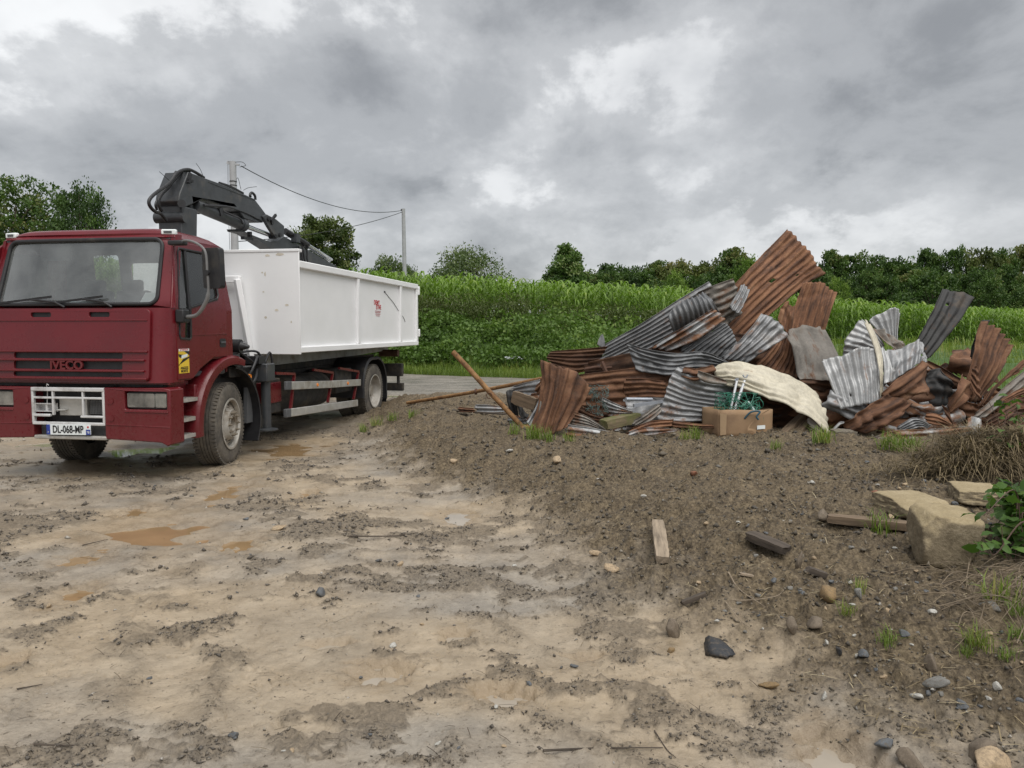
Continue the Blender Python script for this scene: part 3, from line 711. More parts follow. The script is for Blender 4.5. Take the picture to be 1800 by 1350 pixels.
def build_bumper():
    zt, zb = 1.0, 0.43
    # red bumper halves with headlamp recess
    for s in (1, -1):
        mb = MB()
        out = [(0.425, 0.50), (0.43, 0.46), (1.06, 0.435), (1.13, 0.40), (1.17, 0.42), (1.175, 0.985), (1.10, zt), (0.425, zt)]
        hole = rrect(0.66, 1.135, 0.775, 0.965, 0.012, 2)
        mb.plate([[(s * x, z) for x, z in out], [(s * x, z) for x, z in hole]], lambda x, z: (x, -1.275 + 0.10 * max(0, abs(x) - 0.85) ** 2, z), (0, 0.24, 0))
        bp = mb.build('bumper', M_RED, truck, bevel=0.014)
        mb = MB(); mb.plate([[(s * x, z) for x, z in rrect(0.64, 1.15, 0.76, 0.98, 0.01, 2)]], lambda x, z: (x, -1.19, z), (0, 0.03, 0)); mb.build('lamp_recess', M_RED, bp)
        mb = MB(); mb.plate([[(s * x, z) for x, z in rrect(0.665, 1.125, 0.785, 0.955, 0.012, 2)]], lambda x, z: (x, -1.228, z), (0, 0.03, 0)); hl = mb.build('headlight', M_BLACK, bp)
        mb = MB(); mb.plate([[(s * x, z) for x, z in rrect(0.675, 0.985, 0.797, 0.943, 0.014, 3)]], lambda x, z: (x, -1.250, z), (0, 0.03, 0)); mb.build('lamp_lens', M_LENS, bp, bevel=0.01)
        mb = MB(); mb.plate([[(s * x, z) for x, z in rrect(0.993, 1.118, 0.797, 0.943, 0.014, 3)]], lambda x, z: (x, -1.247, z), (0, 0.03, 0)); mb.build('indicator_lens', M_LENS, bp, bevel=0.01)
        mb = MB(); mb.bar((s * 0.44, -1.277, 0.615), (s * 1.165, -1.262, 0.595), 0.012, 0.016); mb.bar((s * 0.66, -1.278, 0.752), (s * 1.15, -1.272, 0.752), 0.012, 0.012); mb.build('crease', M_RED, bp, bevel=0.004)
        for zz in (0.86, 0.68):
            mb = MB(); mb.lathe([(0, 0.0001), (0, 0.03), (-0.006, 0.034), (-0.006, 0.0001)], (s * 0.50, -1.276, zz), 'y', 16); mb.build('cover_plug', M_RED, bp)
    mb = MB(); mb.bb(-0.5, 0.5, -1.12, -1.06, 0.45, 1.05); mb.bb(-1.0, 1.0, -1.12, -1.05, 0.95, 1.06); mb.build('bumper_backing', M_INK, truck)
    # silver frame
    fr = MB(); Z = lambda a, b: Fr(20 + a * 0.1, 670 + b * 0.1, -1.27)
    mb = fr; xl, xr = -0.435, 0.425
    zT, zM, zL, zB = 0.985, 0.885, 0.70, 0.615
    mb.bb(xl, xr, -1.285, -1.235, zT - 0.03, zT + 0.012); mb.bb(xl, xr, -1.275, -1.245, zM - 0.012, zM + 0.012)
    mb.bb(xl, -0.22, -1.28, -1.24, zL - 0.016, zL + 0.012); mb.bb(0.14, xr, -1.28, -1.24, zL - 0.022, zL + 0.002)
    mb.bb(xl, xr, -1.28, -1.235, zB - 0.018, zB + 0.014)
    for x in (xl + 0.01, xr - 0.012): mb.bb(x - 0.014, x + 0.014, -1.279, -1.238, zB, zT)
    for x in (-0.185, 0.17): mb.bb(x - 0.011, x + 0.011, -1.277, -1.243, zL, zT)
    fo = mb.build('radiator_frame', M_SILVER, truck, bevel=0.007)
    mb = MB(); mb.bb(-0.17, 0.16, -1.2, -1.14, zL - 0.01, zM); mb.bb(-0.165, -0.06, -1.25, -1.2, zL + 0.045, zL + 0.06); mb.build('radiator_plate', M_ALU, fo, bevel=0.01)
    mb = MB(); mb.bb(-0.40, -0.205, -1.262, -1.18, zL + 0.035, zL + 0.042); mb.bb(-0.40, -0.205, -1.262, -1.18, zL + 0.115, zL + 0.122); mb.bb(-0.41, -0.40, -1.26, -1.18, zL + 0.035, zL + 0.122); mb.bb(-0.41, -0.2, -1.185, -1.18, zL + 0.03, zL + 0.12)
    mb.tube([(-0.285, -1.235, zL + 0.04), (-0.285, -1.235, zL + 0.115)], 0.016, 8); mb.tube(spline([(-0.285, -1.235, zL + 0.1), (-0.27, -1.24, zM + 0.05), (-0.25, -1.27, zT + 0.04), (-0.21, -1.29, zT + 0.035)], 12), 0.005, 5)
    mb.build('tow_hook_box', M_SILVER, fo)
    mb = MB(); mb.bb(0.20, 0.40, -1.20, -1.19, zL + 0.01, zM - 0.015)
    for k in range(11): mb.bb(0.205 + k * 0.0185, 0.209 + k * 0.0185, -1.207, -1.20, zL + 0.01, zM - 0.015)
    for k in range(9): mb.bb(0.20, 0.40, -1.206, -1.20, zL + 0.015 + k * 0.0185, zL + 0.019 + k * 0.0185)
    mb.build('cooler_mesh', simple('cooler_grey', (0.10, 0.10, 0.10), 0.6), fo)
    # lower bar and number plate
    mb = MB(); mb.bb(-0.425, 0.44, -1.275, -1.20, 0.445, 0.485); lb = mb.build('lower_bar', M_ALU, truck, bevel=0.01)
    mb = MB(); mb.bb(-0.42, 0.42, -1.17, -1.15, 0.48, 0.60); mb.build('plate_backing', M_TRIM, lb)
    pm = MB(); pm.plate([rrect(-0.26, 0.26, -0.055, 0.055, 0.01, 3)], lambda x, z: (x, 0, z), (0, 0.008, 0))
    pl = pm.build('number_plate', M_PAPER, truck); pl.location = (0.005, -1.292, 0.553); pl.rotation_euler = (0, R(-0.6), 0)
    for a, b in ((-0.258, -0.216), (0.208, 0.258)):
        mb = MB(); z0, z1_ = (-0.053, 0.053) if a < 0 else (-0.053, 0.002)
        mb.bb(a, b, -0.003, 0.0, z0, z1_); mb.build('blue_band', M_BLUE, pl)
    me = text_mesh('DL-068-MP', 0.098, 0.001, bold=0.0018); me.transform(Matrix.Rotation(R(90), 4, 'X')); o = link('registration', me, M_INK, pl); o.location = (-0.004, -0.003, -0.001); o.scale = (0.80, 1, 1.12)
    for body, sz, x, z in (('78', 0.036, 0.233, -0.028), ('F', 0.026, -0.237, -0.03)):
        me = text_mesh(body, sz, 0.0005); me.transform(Matrix.Rotation(R(90), 4, 'X')); o = link('small_print', me, M_PAPER, pl); o.location = (x, -0.0045, z)
    mb = MB(); mb.lathe([(0, 0.0001), (0, 0.011), (0.002, 0.011)], (0.233, -0.003, 0.028), 'y', 14); mb.build('red_emblem', M_REDP, pl)
build_bumper()

def build_steps():
    mb = MB(); mb.bb(0.60, 0.99, -1.02, -0.64, 0.47, 1.05); mb.bb(0.6, 1.10, -0.70, -0.64, 0.62, 1.0); sh = mb.build('step_housing', M_RED, truck, bevel=0.012)
    for k, z in enumerate((0.845, 0.635, 0.455)):
        mb = MB(); mb.bb(0.80, 1.13, -1.06, -0.70 + 0.02 * k, z, z + 0.016)
        for i in range(7): mb.bb(0.81, 1.125, -1.05 + i * 0.048, -1.035 + i * 0.048, z + 0.015, z + 0.024)
        mb.bb(1.12, 1.132, -1.06, -0.70 + 0.02 * k, z - 0.02, z + 0.02); mb.build('step', M_ALU, sh)
    mb = MB(); mb.bb(-0.99, -0.60, -1.02, -0.64, 0.47, 1.05); mb.build('step_housing', M_RED, truck, bevel=0.012)
    mb = MB(); mb.bb(1.0, 1.15, -1.06, -1.03, 0.43, 1.0); mb.build('bumper_end', M_RED, truck, bevel=0.01)
    # fenders
    for s in (1, -1):
        mb = MB(); n = 22; cy, cz = 0.05, 0.50
        def sec(i, j):
            a = R(72 + (186 - 72) * i / (n - 1)); prof = [(0.93, 0.70), (1.13, 0.705), (1.165, 0.69), (1.17, 0.70), (1.165, 0.765), (1.12, 0.79), (0.93, 0.79)]
            x, r = prof[j]; rr = r + (0.02 * math.sin((a - R(72)) * 1.4) if r > 0.71 else 0)
            return (s * x, cy + rr * math.cos(a) * 1.02, cz + rr * math.sin(a))
        mb.grid(sec, n, 7); mb.build('fender', M_RED, truck, smooth=True, angle=40)
        mb = MB()
        def sec2(i, j):
            a = R(84 - 112 * i / (n - 1)); prof = [(0.70, 0.655), (1.10, 0.655), (1.13, 0.64), (1.135, 0.66), (1.1, 0.675), (0.70, 0.675)]
            x, r = prof[j]; return (s * x, cy + r * math.cos(a), cz + r * math.sin(a))
        mb.grid(sec2, n, 6); mb.build('mudguard', M_BLACK, truck, smooth=True, angle=40)
        mb = MB(); mb.bb(s * 0.55, s * 0.93, -0.62, 0.66, 1.06, 1.2); mb.bb(s * 0.6, s * 0.92, -0.6, 0.6, 0.6, 1.1); mb.build('wheel_well', M_INK, truck)
build_steps()

def build_wheel(steer, y, x_out, side, rear=False):
    """a wheel with its outer face at x_out; side +1: outer face towards +x"""
    e = MB(); r = 0.495; w = 0.28
    prof = [(-0.01, 0.29), (0.0, 0.31), (-0.002, 0.36), (0.004, 0.41), (-0.006, 0.455), (-0.022, 0.482), (-0.045, r - 0.004)]
    for k in range(5):                                     # tread ribs and grooves
        a = -0.05 - k * 0.037; prof += [(a, r), (a - 0.028, r), (a - 0.03, r - 0.012), (a - 0.036, r - 0.012)]
    prof += [(-w + 0.03, r), (-w + 0.012, 0.47), (-w, 0.40), (-w + 0.01, 0.29)]
    lug = MB()
    tyre = MB(); tyre.lathe(prof, (0, 0, 0), 'x', 64)
    for k in range(64):                                    # shoulder lugs
        a = 2 * math.pi * k / 64; rot = Matrix.Rotation(a, 3, 'X')
        for xx in (-0.035, -w + 0.03):
            tyre.box(rot @ Vector((xx, 0, r - 0.007)), (0.05, 0.026, 0.022), rot)
    rot_z = R(steer)
    root = tyre.build('wheel', M_RUBBER, truck, smooth=True, angle=40)
    root.location = (x_out, y, r - 0.018); root.rotation_euler = (0, 0, rot_z + (0 if side > 0 else math.pi))
    rim = MB(); nh = 10
    if not rear:
        # convex steel disc with ten hand holes
        def cone(yy, zz):
            q = math.hypot(yy, zz); return (0.02 - max(0, (q - 0.17)) / 0.10 * 0.075 if q > 0.17 else 0.02, yy, zz)
        outer = [(0.272 * math.cos(2 * math.pi * k / 48), 0.272 * math.sin(2 * math.pi * k / 48)) for k in range(48)]
        ringm = [(0.172 * math.cos(2 * math.pi * k / 48), 0.172 * math.sin(2 * math.pi * k / 48)) for k in range(48)]
        holes = []
        for h in range(nh):
            a = 2 * math.pi * (h + 0.5) / nh; ca, sa = math.cos(a), math.sin(a)
            holes.append([(ca * (0.226 + 0.018 * math.cos(b)) - sa * 0.028 * math.sin(b), sa * (0.226 + 0.018 * math.cos(b)) + ca * 0.028 * math.sin(b)) for b in np.linspace(0, 2 * math.pi, 11)[:-1]])
        rim.plate([outer, ringm] + holes, cone, (-0.012, 0, 0))
        rim.lathe([(0.018, 0.175), (0.026, 0.165), (0.022, 0.10), (0.028, 0.095), (0.028, 0.085), (-0.02, 0.08), (-0.03, 0.0001)], (0, 0, 0), 'x', 40)
        rim.lathe([(-0.055, 0.27), (-0.05, 0.285), (0.0, 0.292), (0.006, 0.31), (0.012, 0.31), (0.014, 0.286), (-0.03, 0.268)], (0, 0, 0), 'x', 48)
        back = MB(); back.lathe([(-0.12, 0.29), (-0.12, 0.0001)], (0, 0, 0), 'x', 24); nutx, nr = 0.02, 0.137
    else:
        rim.lathe([(0.012, 0.312), (0.014, 0.290), (-0.02, 0.280), (-0.10, 0.268), (-0.125, 0.25), (-0.135, 0.20), (-0.15, 0.155), (-0.15, 0.12), (-0.10, 0.115), (-0.09, 0.10), (-0.05, 0.095), (-0.045, 0.0001)], (0, 0, 0), 'x', 48)
        back = MB(); back.lathe([(-0.2, 0.29), (-0.2, 0.0001)], (0, 0, 0), 'x', 24); nutx, nr = -0.15, 0.137
    rm = rim.build('rim', M_RIM, root, smooth=True, angle=30)
    back.build('brake_drum', M_INK, root)
    for h in range(nh):
        a = 2 * math.pi * h / nh; m = MB()
        m.lathe([(nutx, 0.019), (nutx + 0.024, 0.018), (nutx + 0.026, 0.010), (nutx + 0.045, 0.009), (nutx + 0.045, 0.0001)], (0, nr * math.cos(a), nr * math.sin(a)), 'x', 6)
        m.build('wheel_nut', M_NUT, root)
    return root
build_wheel(10, 0.05, 1.09, 1); build_wheel(10, 0.05, -1.09, -1)
build_wheel(0, 5.06, 1.10, 1, True); build_wheel(0, 5.06, -1.10, -1, True)
for s in (1, -1):
    mb = MB(); mb.lathe([(0.0, 0.30), (0.0, 0.40), (-0.02, 0.48), (-0.05, 0.495), (-0.24, 0.495), (-0.28, 0.40), (-0.28, 0.30)], (0, 0, 0), 'x', 48)
    o = mb.build('inner_tyre', M_RUBBER, truck, smooth=True, angle=40); o.location = (s * 0.79 if s > 0 else -0.51, 5.06, 0.477)

def build_chassis():
    for s in (1, -1):
        mb = MB(); mb.bb(s * 0.38, s * 0.46, -1.0, 6.9, 0.74, 0.98); mb.build('frame_rail', M_DARK, truck)
        mb = MB(); mb.bb(s * 0.40, s * 0.50, 0.9, 6.7, 0.99, 1.10); mb.build('subframe_rail', M_DARK, truck)
    mb = MB(); mb.tube([(-0.8, 0.05, 0.48), (0.8, 0.05, 0.48)], 0.06, 10); mb.build('front_axle', M_DARK, truck, smooth=True)
    mb = MB(); mb.tube([(-0.9, 5.06, 0.48), (0.9, 5.06, 0.48)], 0.08, 10); mb.lathe([(-0.17, 0.0001), (-0.15, 0.14), (0, 0.2), (0.15, 0.14), (0.17, 0.0001)], (0, 5.06, 0.48), 'y', 20)
    mb.build('rear_axle', M_DARK, truck, smooth=True)
    mb = MB(); mb.bb(-0.5, 0.5, -0.95, 0.15, 0.55, 1.1); mb.bb(-0.32, 0.32, 0.0, 1.0, 0.62, 1.02); mb.tube([(0, 0.8, 0.65), (0, 5.0, 0.52)], 0.05, 8); mb.build('engine_block', M_DARK, truck, bevel=0.03)
    # boxes and tanks between the axles
    mb = MB(); mb.lathe([(2.0, 0.0001), (2.0, 0.24), (2.05, 0.27), (3.3, 0.27), (3.35, 0.24), (3.35, 0.0001)], (0.74, 0, 0.66), 'y', 24); mb.build('fuel_tank', M_DARK, truck, smooth=True)
    mb = MB(); mb.bb(0.5, 1.0, 3.5, 4.2, 0.55, 0.95); mb.bb(0.46, 0.96, 1.3, 1.62, 0.45, 0.93); mb.bb(-1.0, -0.5, 1.0, 4.1, 0.5, 0.95); mb.build('battery_box', M_DARK, truck, bevel=0.02)
    mb = MB(); mb.bb(0.80, 0.98, 1.22, 1.60, 0.60, 0.88); mb.build('valve_box', M_RED, truck, bevel=0.01)
    # red carrier frames of the side guard
    P = lambda a, b, x=1.06: Vector((x, *Sd(*z3(a, b), x)))
    mb = MB()
    for seg in ((((390, 885), (515, 890)), ((515, 890), (490, 1120))), (((640, 862), (768, 882)), ((768, 882), (735, 1078))), (((810, 852), (938, 875)), ((938, 875), (905, 1058)))):
        mb = MB()
        for (a, b) in seg: mb.bar(P(*a), P(*b), 0.035, 0.035)
        mb.build('guard_bracket', M_RED, truck)
    for (a, b, nm) in (((490, 967), (762, 958), 'guard_rail'), ((765, 957), (950, 946), 'guard_rail'), ((487, 1146), (930, 1081), 'guard_rail')):
        mb = MB(); p = P(*a, 1.10); q = P(*b, 1.10); mb.bar(p, q, 0.03, 0.115); g = mb.build(nm, M_ALU, truck, bevel=0.008)
        if a[0] < 500:
            d = (p - q).normalized(); mb = MB(); mb.bar(p + d * 0.005, p + d * 0.16, 0.05, 0.12); mb.build('end_cap', M_TRIM, g, bevel=0.01)
        if b[0] in (762, 950):
            c = p.lerp(q, 0.60 if b[0] == 762 else 0.5); mb = MB(); mb.lathe([(0, 0.0001), (0.012, 0.02), (0.002, 0.028), (-0.01, 0.028)], (c.x + 0.018, c.y, c.z), 'x', 14); mb.build('reflector', M_ORANGE, g)
    # stabiliser beam, leg and pads of the crane
    for s in (1, -1):
        mb = MB(); mb.tube([(s * 1.03, 1.05, 0.29), (s * 1.03, 1.05, 1.16)], 0.062, 16); mb.lathe([(0.27, 0.0001), (0.27, 0.15), (0.285, 0.15), (0.30, 0.06)], (s * 1.03, 1.05, 0), 'z', 20)
        lg = mb.build('stabiliser_leg', M_DARK if s < 0 else M_CRANE, truck, smooth=True)
        mb = MB(); mb.bb(s * 0.90, s * 1.12, 0.92, 1.15, 0.92, 1.16); mb.bb(s * 0.3, s * 0.95, 0.95, 1.12, 0.98, 1.12); mb.build('stabiliser_block', M_CRANE, lg, bevel=0.015)
    mb = MB()
    for pts in ([(1.0, 0.9, 1.1), (1.06, 0.7, 0.95), (0.95, 0.62, 0.75), (1.0, 0.8, 0.6)], [(0.9, 1.0, 1.2), (1.05, 0.8, 1.25), (1.05, 0.62, 1.05), (0.9, 0.6, 0.85)], [(1.02, 1.05, 1.16), (1.05, 1.15, 1.3), (1.06, 1.2, 1.1), (1.05, 1.12, 0.95)], [(0.85, 0.5, 1.4), (1.0, 0.75, 1.2), (0.9, 1.1, 1.05)], [(0.8, 0.6, 1.3), (0.95, 0.95, 1.32), (1.0, 1.05, 1.18)]):
        mb.tube(spline(pts, 14), 0.016, 6)
    mb.bb(0.85, 1.05, 0.85, 1.02, 1.16, 1.26); mb.build('hydraulic_hose', M_BLACK, truck, smooth=True)
    # cylinder, air cleaner and box behind the cab
    mb = MB(); mb.tube([(0.55, 0.42, 1.40), (1.02, 0.46, 1.40)], 0.085, 18); mb.tube([(1.02, 0.46, 1.40), (1.12, 0.47, 1.39)], [0.06, 0.02], 14); mb.build('air_cleaner', M_BLACK, truck, smooth=True)
    mb = MB(); mb.bb(0.70, 1.03, 0.16, 0.42, 1.02, 1.30); bx = mb.build('service_box', M_BLACK, truck, bevel=0.015)
    mb = MB(); mb.bb(0.83, 0.95, 0.155, 0.158, 1.18, 1.26); mb.build('warning_label', M_REDP, bx)
    mb = MB(); mb.bb(0.92, 0.98, 0.12, 0.20, 1.70, 2.30); mb.build('intake_duct', M_BLACK, truck, bevel=0.02)
    mb = MB(); mb.plate([[(0.55, 0.42), (0.70, 0.42), (0.74, 0.95), (0.60, 0.99)]], lambda y, z: (1.02, y, z), (-0.05, 0, 0)); mb.build('mud_flap', M_TRIM, truck)
    for (yy, zz) in ((0.60, 1.01), (0.74, 0.72)):
        mb = MB(); mb.lathe([(0, 0.0001), (0.01, 0.03), (-0.02, 0.034)], (1.05, yy, zz), 'x', 14); mb.build('side_marker', M_ORANGE, truck)
    # rear mudguards and light bar
    for s in (1, -1):
        mb = MB(); n = 24; cy, cz = 5.06, 0.48
        def sec(i, j):
            a = R(-18 + 205 * i / (n - 1)); prof = [(0.50, 0.585), (1.11, 0.585), (1.125, 0.56), (1.135, 0.585), (1.11, 0.61), (0.50, 0.61)]
            x, r = prof[j]; f = 1.0 + 0.10 * abs(math.sin(2 * a)) ; return (s * x, cy + r * f * math.cos(a) * 1.03, cz + r * f * math.sin(a) * 1.02)
        mb.grid(sec, n, 6); mb.build('rear_mudguard', M_BLACK, truck, smooth=True, angle=40)
        mb = MB(); mb.bb(s * 0.55, s * 1.10, 5.70, 5.72, 0.22, 0.70); mb.build('rear_mudflap', M_INK, truck)
    mb = MB(); mb.bb(-1.15, 1.15, 6.60, 6.70, 0.36, 0.52); mb.bb(-1.15, 1.15, 6.62, 6.68, 0.70, 0.90)
    for s in (1, -1): mb.bb(s * 1.02, s * 1.06, 6.6, 6.7, 0.36, 0.9); mb.bb(s * 0.7, s * 1.15, 6.55, 6.66, 0.66, 0.92); mb.bb(s * 0.38, s * 0.46, 6.5, 6.8, 0.4, 1.0)
    mb.build('rear_bar', M_DARK, truck, bevel=0.01)
    # sloping hook-lift frame and tail rollers
    mb = MB(); mb.bb(-0.36, 0.36, 1.2, 6.9, 0.93, 1.02); mb.bb(-0.14, 0.14, 1.3, 6.0, 1.0, 1.12); mb.build('hook_lift_frame', M_DARK, truck)
    for s in (1, -1):
        mb = MB(); mb.tube([(s * 0.55, 6.95, 1.12), (s * 0.95, 6.95, 1.12)], 0.075, 14); mb.build('tail_roller', simple('rusty_roller', (0.10, 0.05, 0.03), 0.8), truck, smooth=True)
build_chassis()

M_MARM = simple('grey_mirror_tube', (0.20, 0.20, 0.20), 0.45, 0.3)
def build_mirrors():
    for s in (1, -1):
        mb = MB(); a = Vector((s * 1.06, -1.0, 2.46)); xo = 1.36
        top = Vector((s * 1.10, -1.02, 2.49))
        mb.tube(spline([top, (s * 1.25, -1.03, 2.53), (s * 1.40, -1.05, 2.49), (s * 1.49, -1.06, 2.40), (s * 1.505, -1.06, 2.2), (s * 1.505, -1.05, 2.0), (s * 1.46, -1.04, 1.88), (s * 1.35, -1.02, 1.76), (s * 1.20, -1.0, 1.735)], 44), [0.013] * 28 + [0.02] * 16, 8)
        arm = mb.build('mirror_arm', M_MARM, truck, smooth=True)
        mb = MB(); mb.box((s * 1.17, -1.0, 1.745), (0.10, 0.12, 0.14)); mb.build('mirror_mount', M_BLACK, arm, bevel=0.015)
        mb = MB(); mb.box((s * 1.14, -1.0, 2.51), (0.18, 0.10, 0.05)); mb.build('mirror_mount', M_BLACK, arm, bevel=0.015)
        mb = MB(); mb.plate([rrect(-0.115, 0.115, -0.21, 0.21, 0.035, 4)], lambda x, z: (x, 0, z), (0, 0.075, 0))
        o = mb.build('mirror_housing', M_BLACK, arm, bevel=0.025, seg=3); o.location = (s * 1.53, -1.03, 2.24); o.rotation_euler = (R(2), 0, R(-12) * s)
        mb = MB(); mb.lathe([(-0.02, 0.0001), (-0.02, 0.028), (0.01, 0.03)], (s * 1.505, -1.065, 2.19), 'y', 12); mb.build('clamp_knob', M_BLACK, arm)
    # blind-spot sticker on the door, lettering in the kerb window
    st = MB(); st.bb(HW + 0.0135, HW + 0.0150, -1.035, -0.845, 1.14, 1.395); so = st.build('sticker', M_YEL, truck); fx = HW + 0.016
    mb = MB(); mb.plate([[(-0.845, 1.33), (-0.93, 1.37), (-0.93, 1.395), (-0.845, 1.395)]], lambda y, z: (fx, y, z), (0.0006, 0, 0))
    mb.plate([[(-1.035, 1.22), (-0.96, 1.29), (-0.845, 1.315), (-0.845, 1.30), (-1.035, 1.25 - 0.02)]], lambda y, z: (fx, y, z), (0.0006, 0, 0))
    mb.plate([[(-1.035, 1.32), (-1.0, 1.305), (-0.9, 1.33), (-1.035, 1.345)]], lambda y, z: (fx, y, z), (0.0006, 0, 0)); mb.build('sticker_print', M_INK, so)
    mb = MB(); mb.plate([[(-0.99, 1.295), (-0.88, 1.315), (-0.875, 1.345), (-0.985, 1.33)]], lambda y, z: (fx, y, z), (0.001, 0, 0)); mb.plate([[(-1.035, 1.375), (-0.845, 1.375), (-0.845, 1.40), (-1.035, 1.40)]], lambda y, z: (fx + .001, y, z), (0.0006, 0, 0)); mb.build('sticker_lorry', M_PAPER, so)
    mt = Matrix.Rotation(R(90), 4, 'Z') @ Matrix.Rotation(R(90), 4, 'X')
    for body, sz, y, z, m in (('ATTENTION', 0.027, -0.94, 1.3875, M_REDP), ('ANGLES', 0.038, -0.94, 1.195, M_INK), ('MORTS', 0.038, -0.94, 1.162, M_INK)):
        me = text_mesh(body, sz, 0.0004, bold=0.0008); me.transform(mt); o = link('sticker_lettering', me, m, so); o.location = (fx + 0.002, y, z)
    me = text_mesh('EF0K23', 0.045, 0.0004, bold=0.001); me.transform(mt); o = link('window_lettering', me, M_PAPER, truck); o.location = (HW + 0.008, -0.925, 1.765); o.scale = (1, 0.85, 1)
build_mirrors()

def build_crane():
    xn = Fr(325, 400, 0.60)[0]; xf = xn - 0.33
    P = lambda a, b, x: Vector((x, *Sd(*z2(a, b), x)))
    def slab(pts, x0, x1, name, m, parent, bevel=0.012):
        mb = MB(); mb.plate([[Sd(*z2(a, b), x0) for a, b in pts]], lambda y, z: (x0, y, z), (x1 - x0, 0, 0)); return mb.build(name, m, parent, bevel=bevel)
    # column: slightly tapering box from the chassis up to the head
    mb = MB(); y0, y1 = 0.52, 0.88; zt = 3.17
    mb.plate([[(y0, 1.1), (y1, 1.1), (y1 - 0.02, 2.6), (y1 + 0.02, zt), (y0 + 0.02, zt), (y0 + 0.02, 2.6)]], lambda y, z: (xn, y, z), (xf - xn, 0, 0))
    col = mb.build('crane_column', M_CRANE, truck, bevel=0.02)
    mb = MB(); mb.bb(xf - 0.25, xn + 0.25, 0.45, 1.05, 0.98, 1.2); mb.lathe([(1.2, 0.0001), (1.2, 0.3), (1.5, 0.26), (1.55, 0.2)], ((xn + xf) / 2, 0.72, 0), 'z', 24); mb.build('slewing_base', M_CRANE, col, bevel=0.02)
    mb = MB(); mb.tube([(xf - 0.04, 0.56, 3.02), (xn + 0.04, 0.56, 3.02)], 0.07, 16); mb.tube([P(375, 415, xn + 0.05), P(375, 415, xf - 0.05)], 0.05, 12); mb.build('pivot_pin', M_CRANE, col, smooth=True)
    # lift cylinder beside the column
    mb = MB(); a = P(435, 640, xn - 0.1); mb.tube([P(430, 640, xn - 0.12), P(430, 555, xn - 0.12)], 0.035, 12); rod = mb.build('lift_rod', M_CHROME, truck, smooth=True)
    mb = MB(); mb.tube([P(430, 560, xn - 0.12), P(440, 430, xn - 0.12)], 0.055, 14); mb.build('lift_cylinder', M_CRANE, truck, smooth=True)
    # head and main boom
    boom = slab([(432, 152), (560, 200), (720, 258), (985, 378), (1040, 450), (1080, 505), (1060, 572), (960, 520), (880, 485), (560, 378), (388, 456), (352, 395), (362, 335)], xn, xf, 'crane_boom', M_CRANE, truck)
    slab([(880, 485), (1060, 575), (1000, 575), (900, 540), (862, 490)], xn - 0.02, xf + 0.02, 'boom_gusset', M_CRANE, boom)
    mb = MB(); mb.bar(P(600, 235, xn + 0.004), P(985, 385, xn + 0.004), 0.006, 0.012); mb.build('boom_weld', M_CRANE, boom)
    mb = MB(); mb.box(P(440, 205, xn + 0.02), (0.04, 0.03, 0.14), Matrix.Rotation(-0.4, 3, 'X')); mb.box(P(447, 225, xn + 0.02), (0.03, 0.10, 0.03)); mb.build('valve_bracket', M_INK, boom)
    # knuckle plates
    kn = slab([(1050, 520), (1085, 505), (1170, 550), (1232, 602), (1230, 690), (1160, 705), (1100, 610)], xn + 0.03, xn - 0.02, 'knuckle_plate', M_CRANE, boom)
    slab([(1050, 520), (1085, 505), (1170, 550), (1232, 602), (1230, 690), (1160, 705), (1100, 610)], xf + 0.02, xf - 0.03, 'knuckle_plate', M_CRANE, boom)
    for q in ((1105, 545), (1135, 575), (1200, 680), (1165, 690)):
        mb = MB(); c = P(*q, xn + 0.05); mb.tube([c, c - Vector((0.12, 0, 0))], 0.035, 10); mb.build('bolt', M_INK, boom)
    mb = MB(); mb.bar(P(1120, 560, xn + 0.05), P(1160, 510, xn + 0.05), 0.03, 0.04); mb.build('knuckle_link', M_INK, boom)
    # boom cylinder and rod
    cx = xn - 0.07
    mb = MB(); mb.tube([P(480, 425, cx), P(870, 590, cx)], 0.082, 20); mb.tube([P(860, 586, cx), P(892, 598, cx)], 0.092, 18); cy = mb.build('boom_cylinder', M_CRANE, truck, smooth=True, angle=40)
    mb = MB(); mb.tube([P(885, 595, cx), P(1150, 692, cx)], 0.036, 14); mb.build('piston_rod', M_CHROME, cy, smooth=True)
    mb = MB(); mb.bar(P(690, 450, cx + 0.07), P(705, 515, cx + 0.07), 0.05, 0.09); mb.tube([P(560, 430, cx + 0.09), P(750, 440, cx + 0.09)], 0.018, 6); mb.tube(spline([P(720, 480, cx + .09), P(800, 515, cx + .12), P(860, 540, cx + 0.1), P(885, 585, cx + .1)], 12), 0.014, 6); mb.build('cylinder_valve', M_BLACK, cy)
    # jib folding back over the skip
    jib = slab([(860, 628), (950, 672), (1110, 735), (1175, 728), (1230, 690), (1372, 768), (1640, 925), (1700, 985), (1500, 985), (1360, 905), (1160, 815), (1060, 750), (940, 668), (868, 648)], xn - 0.06, xf + 0.06, 'crane_jib', M_CRANE, truck)
    slab([(1362, 768), (1440, 820), (1440, 905), (1362, 890)], xn - 0.02, xf + 0.02, 'jib_collar', M_CRANE, jib)
    mb = MB(); mb.bar(P(880, 700, xn - 0.1), P(960, 715, xn - 0.1), 0.05, 0.04); mb.bar(P(882, 715, xn - .1), P(882, 690, xn - .1), 0.04, 0.03); mb.bar(P(940, 650, xn - .1), P(945, 715, xn - .1), 0.05, 0.06); mb.build('jib_hook', M_INK, jib)
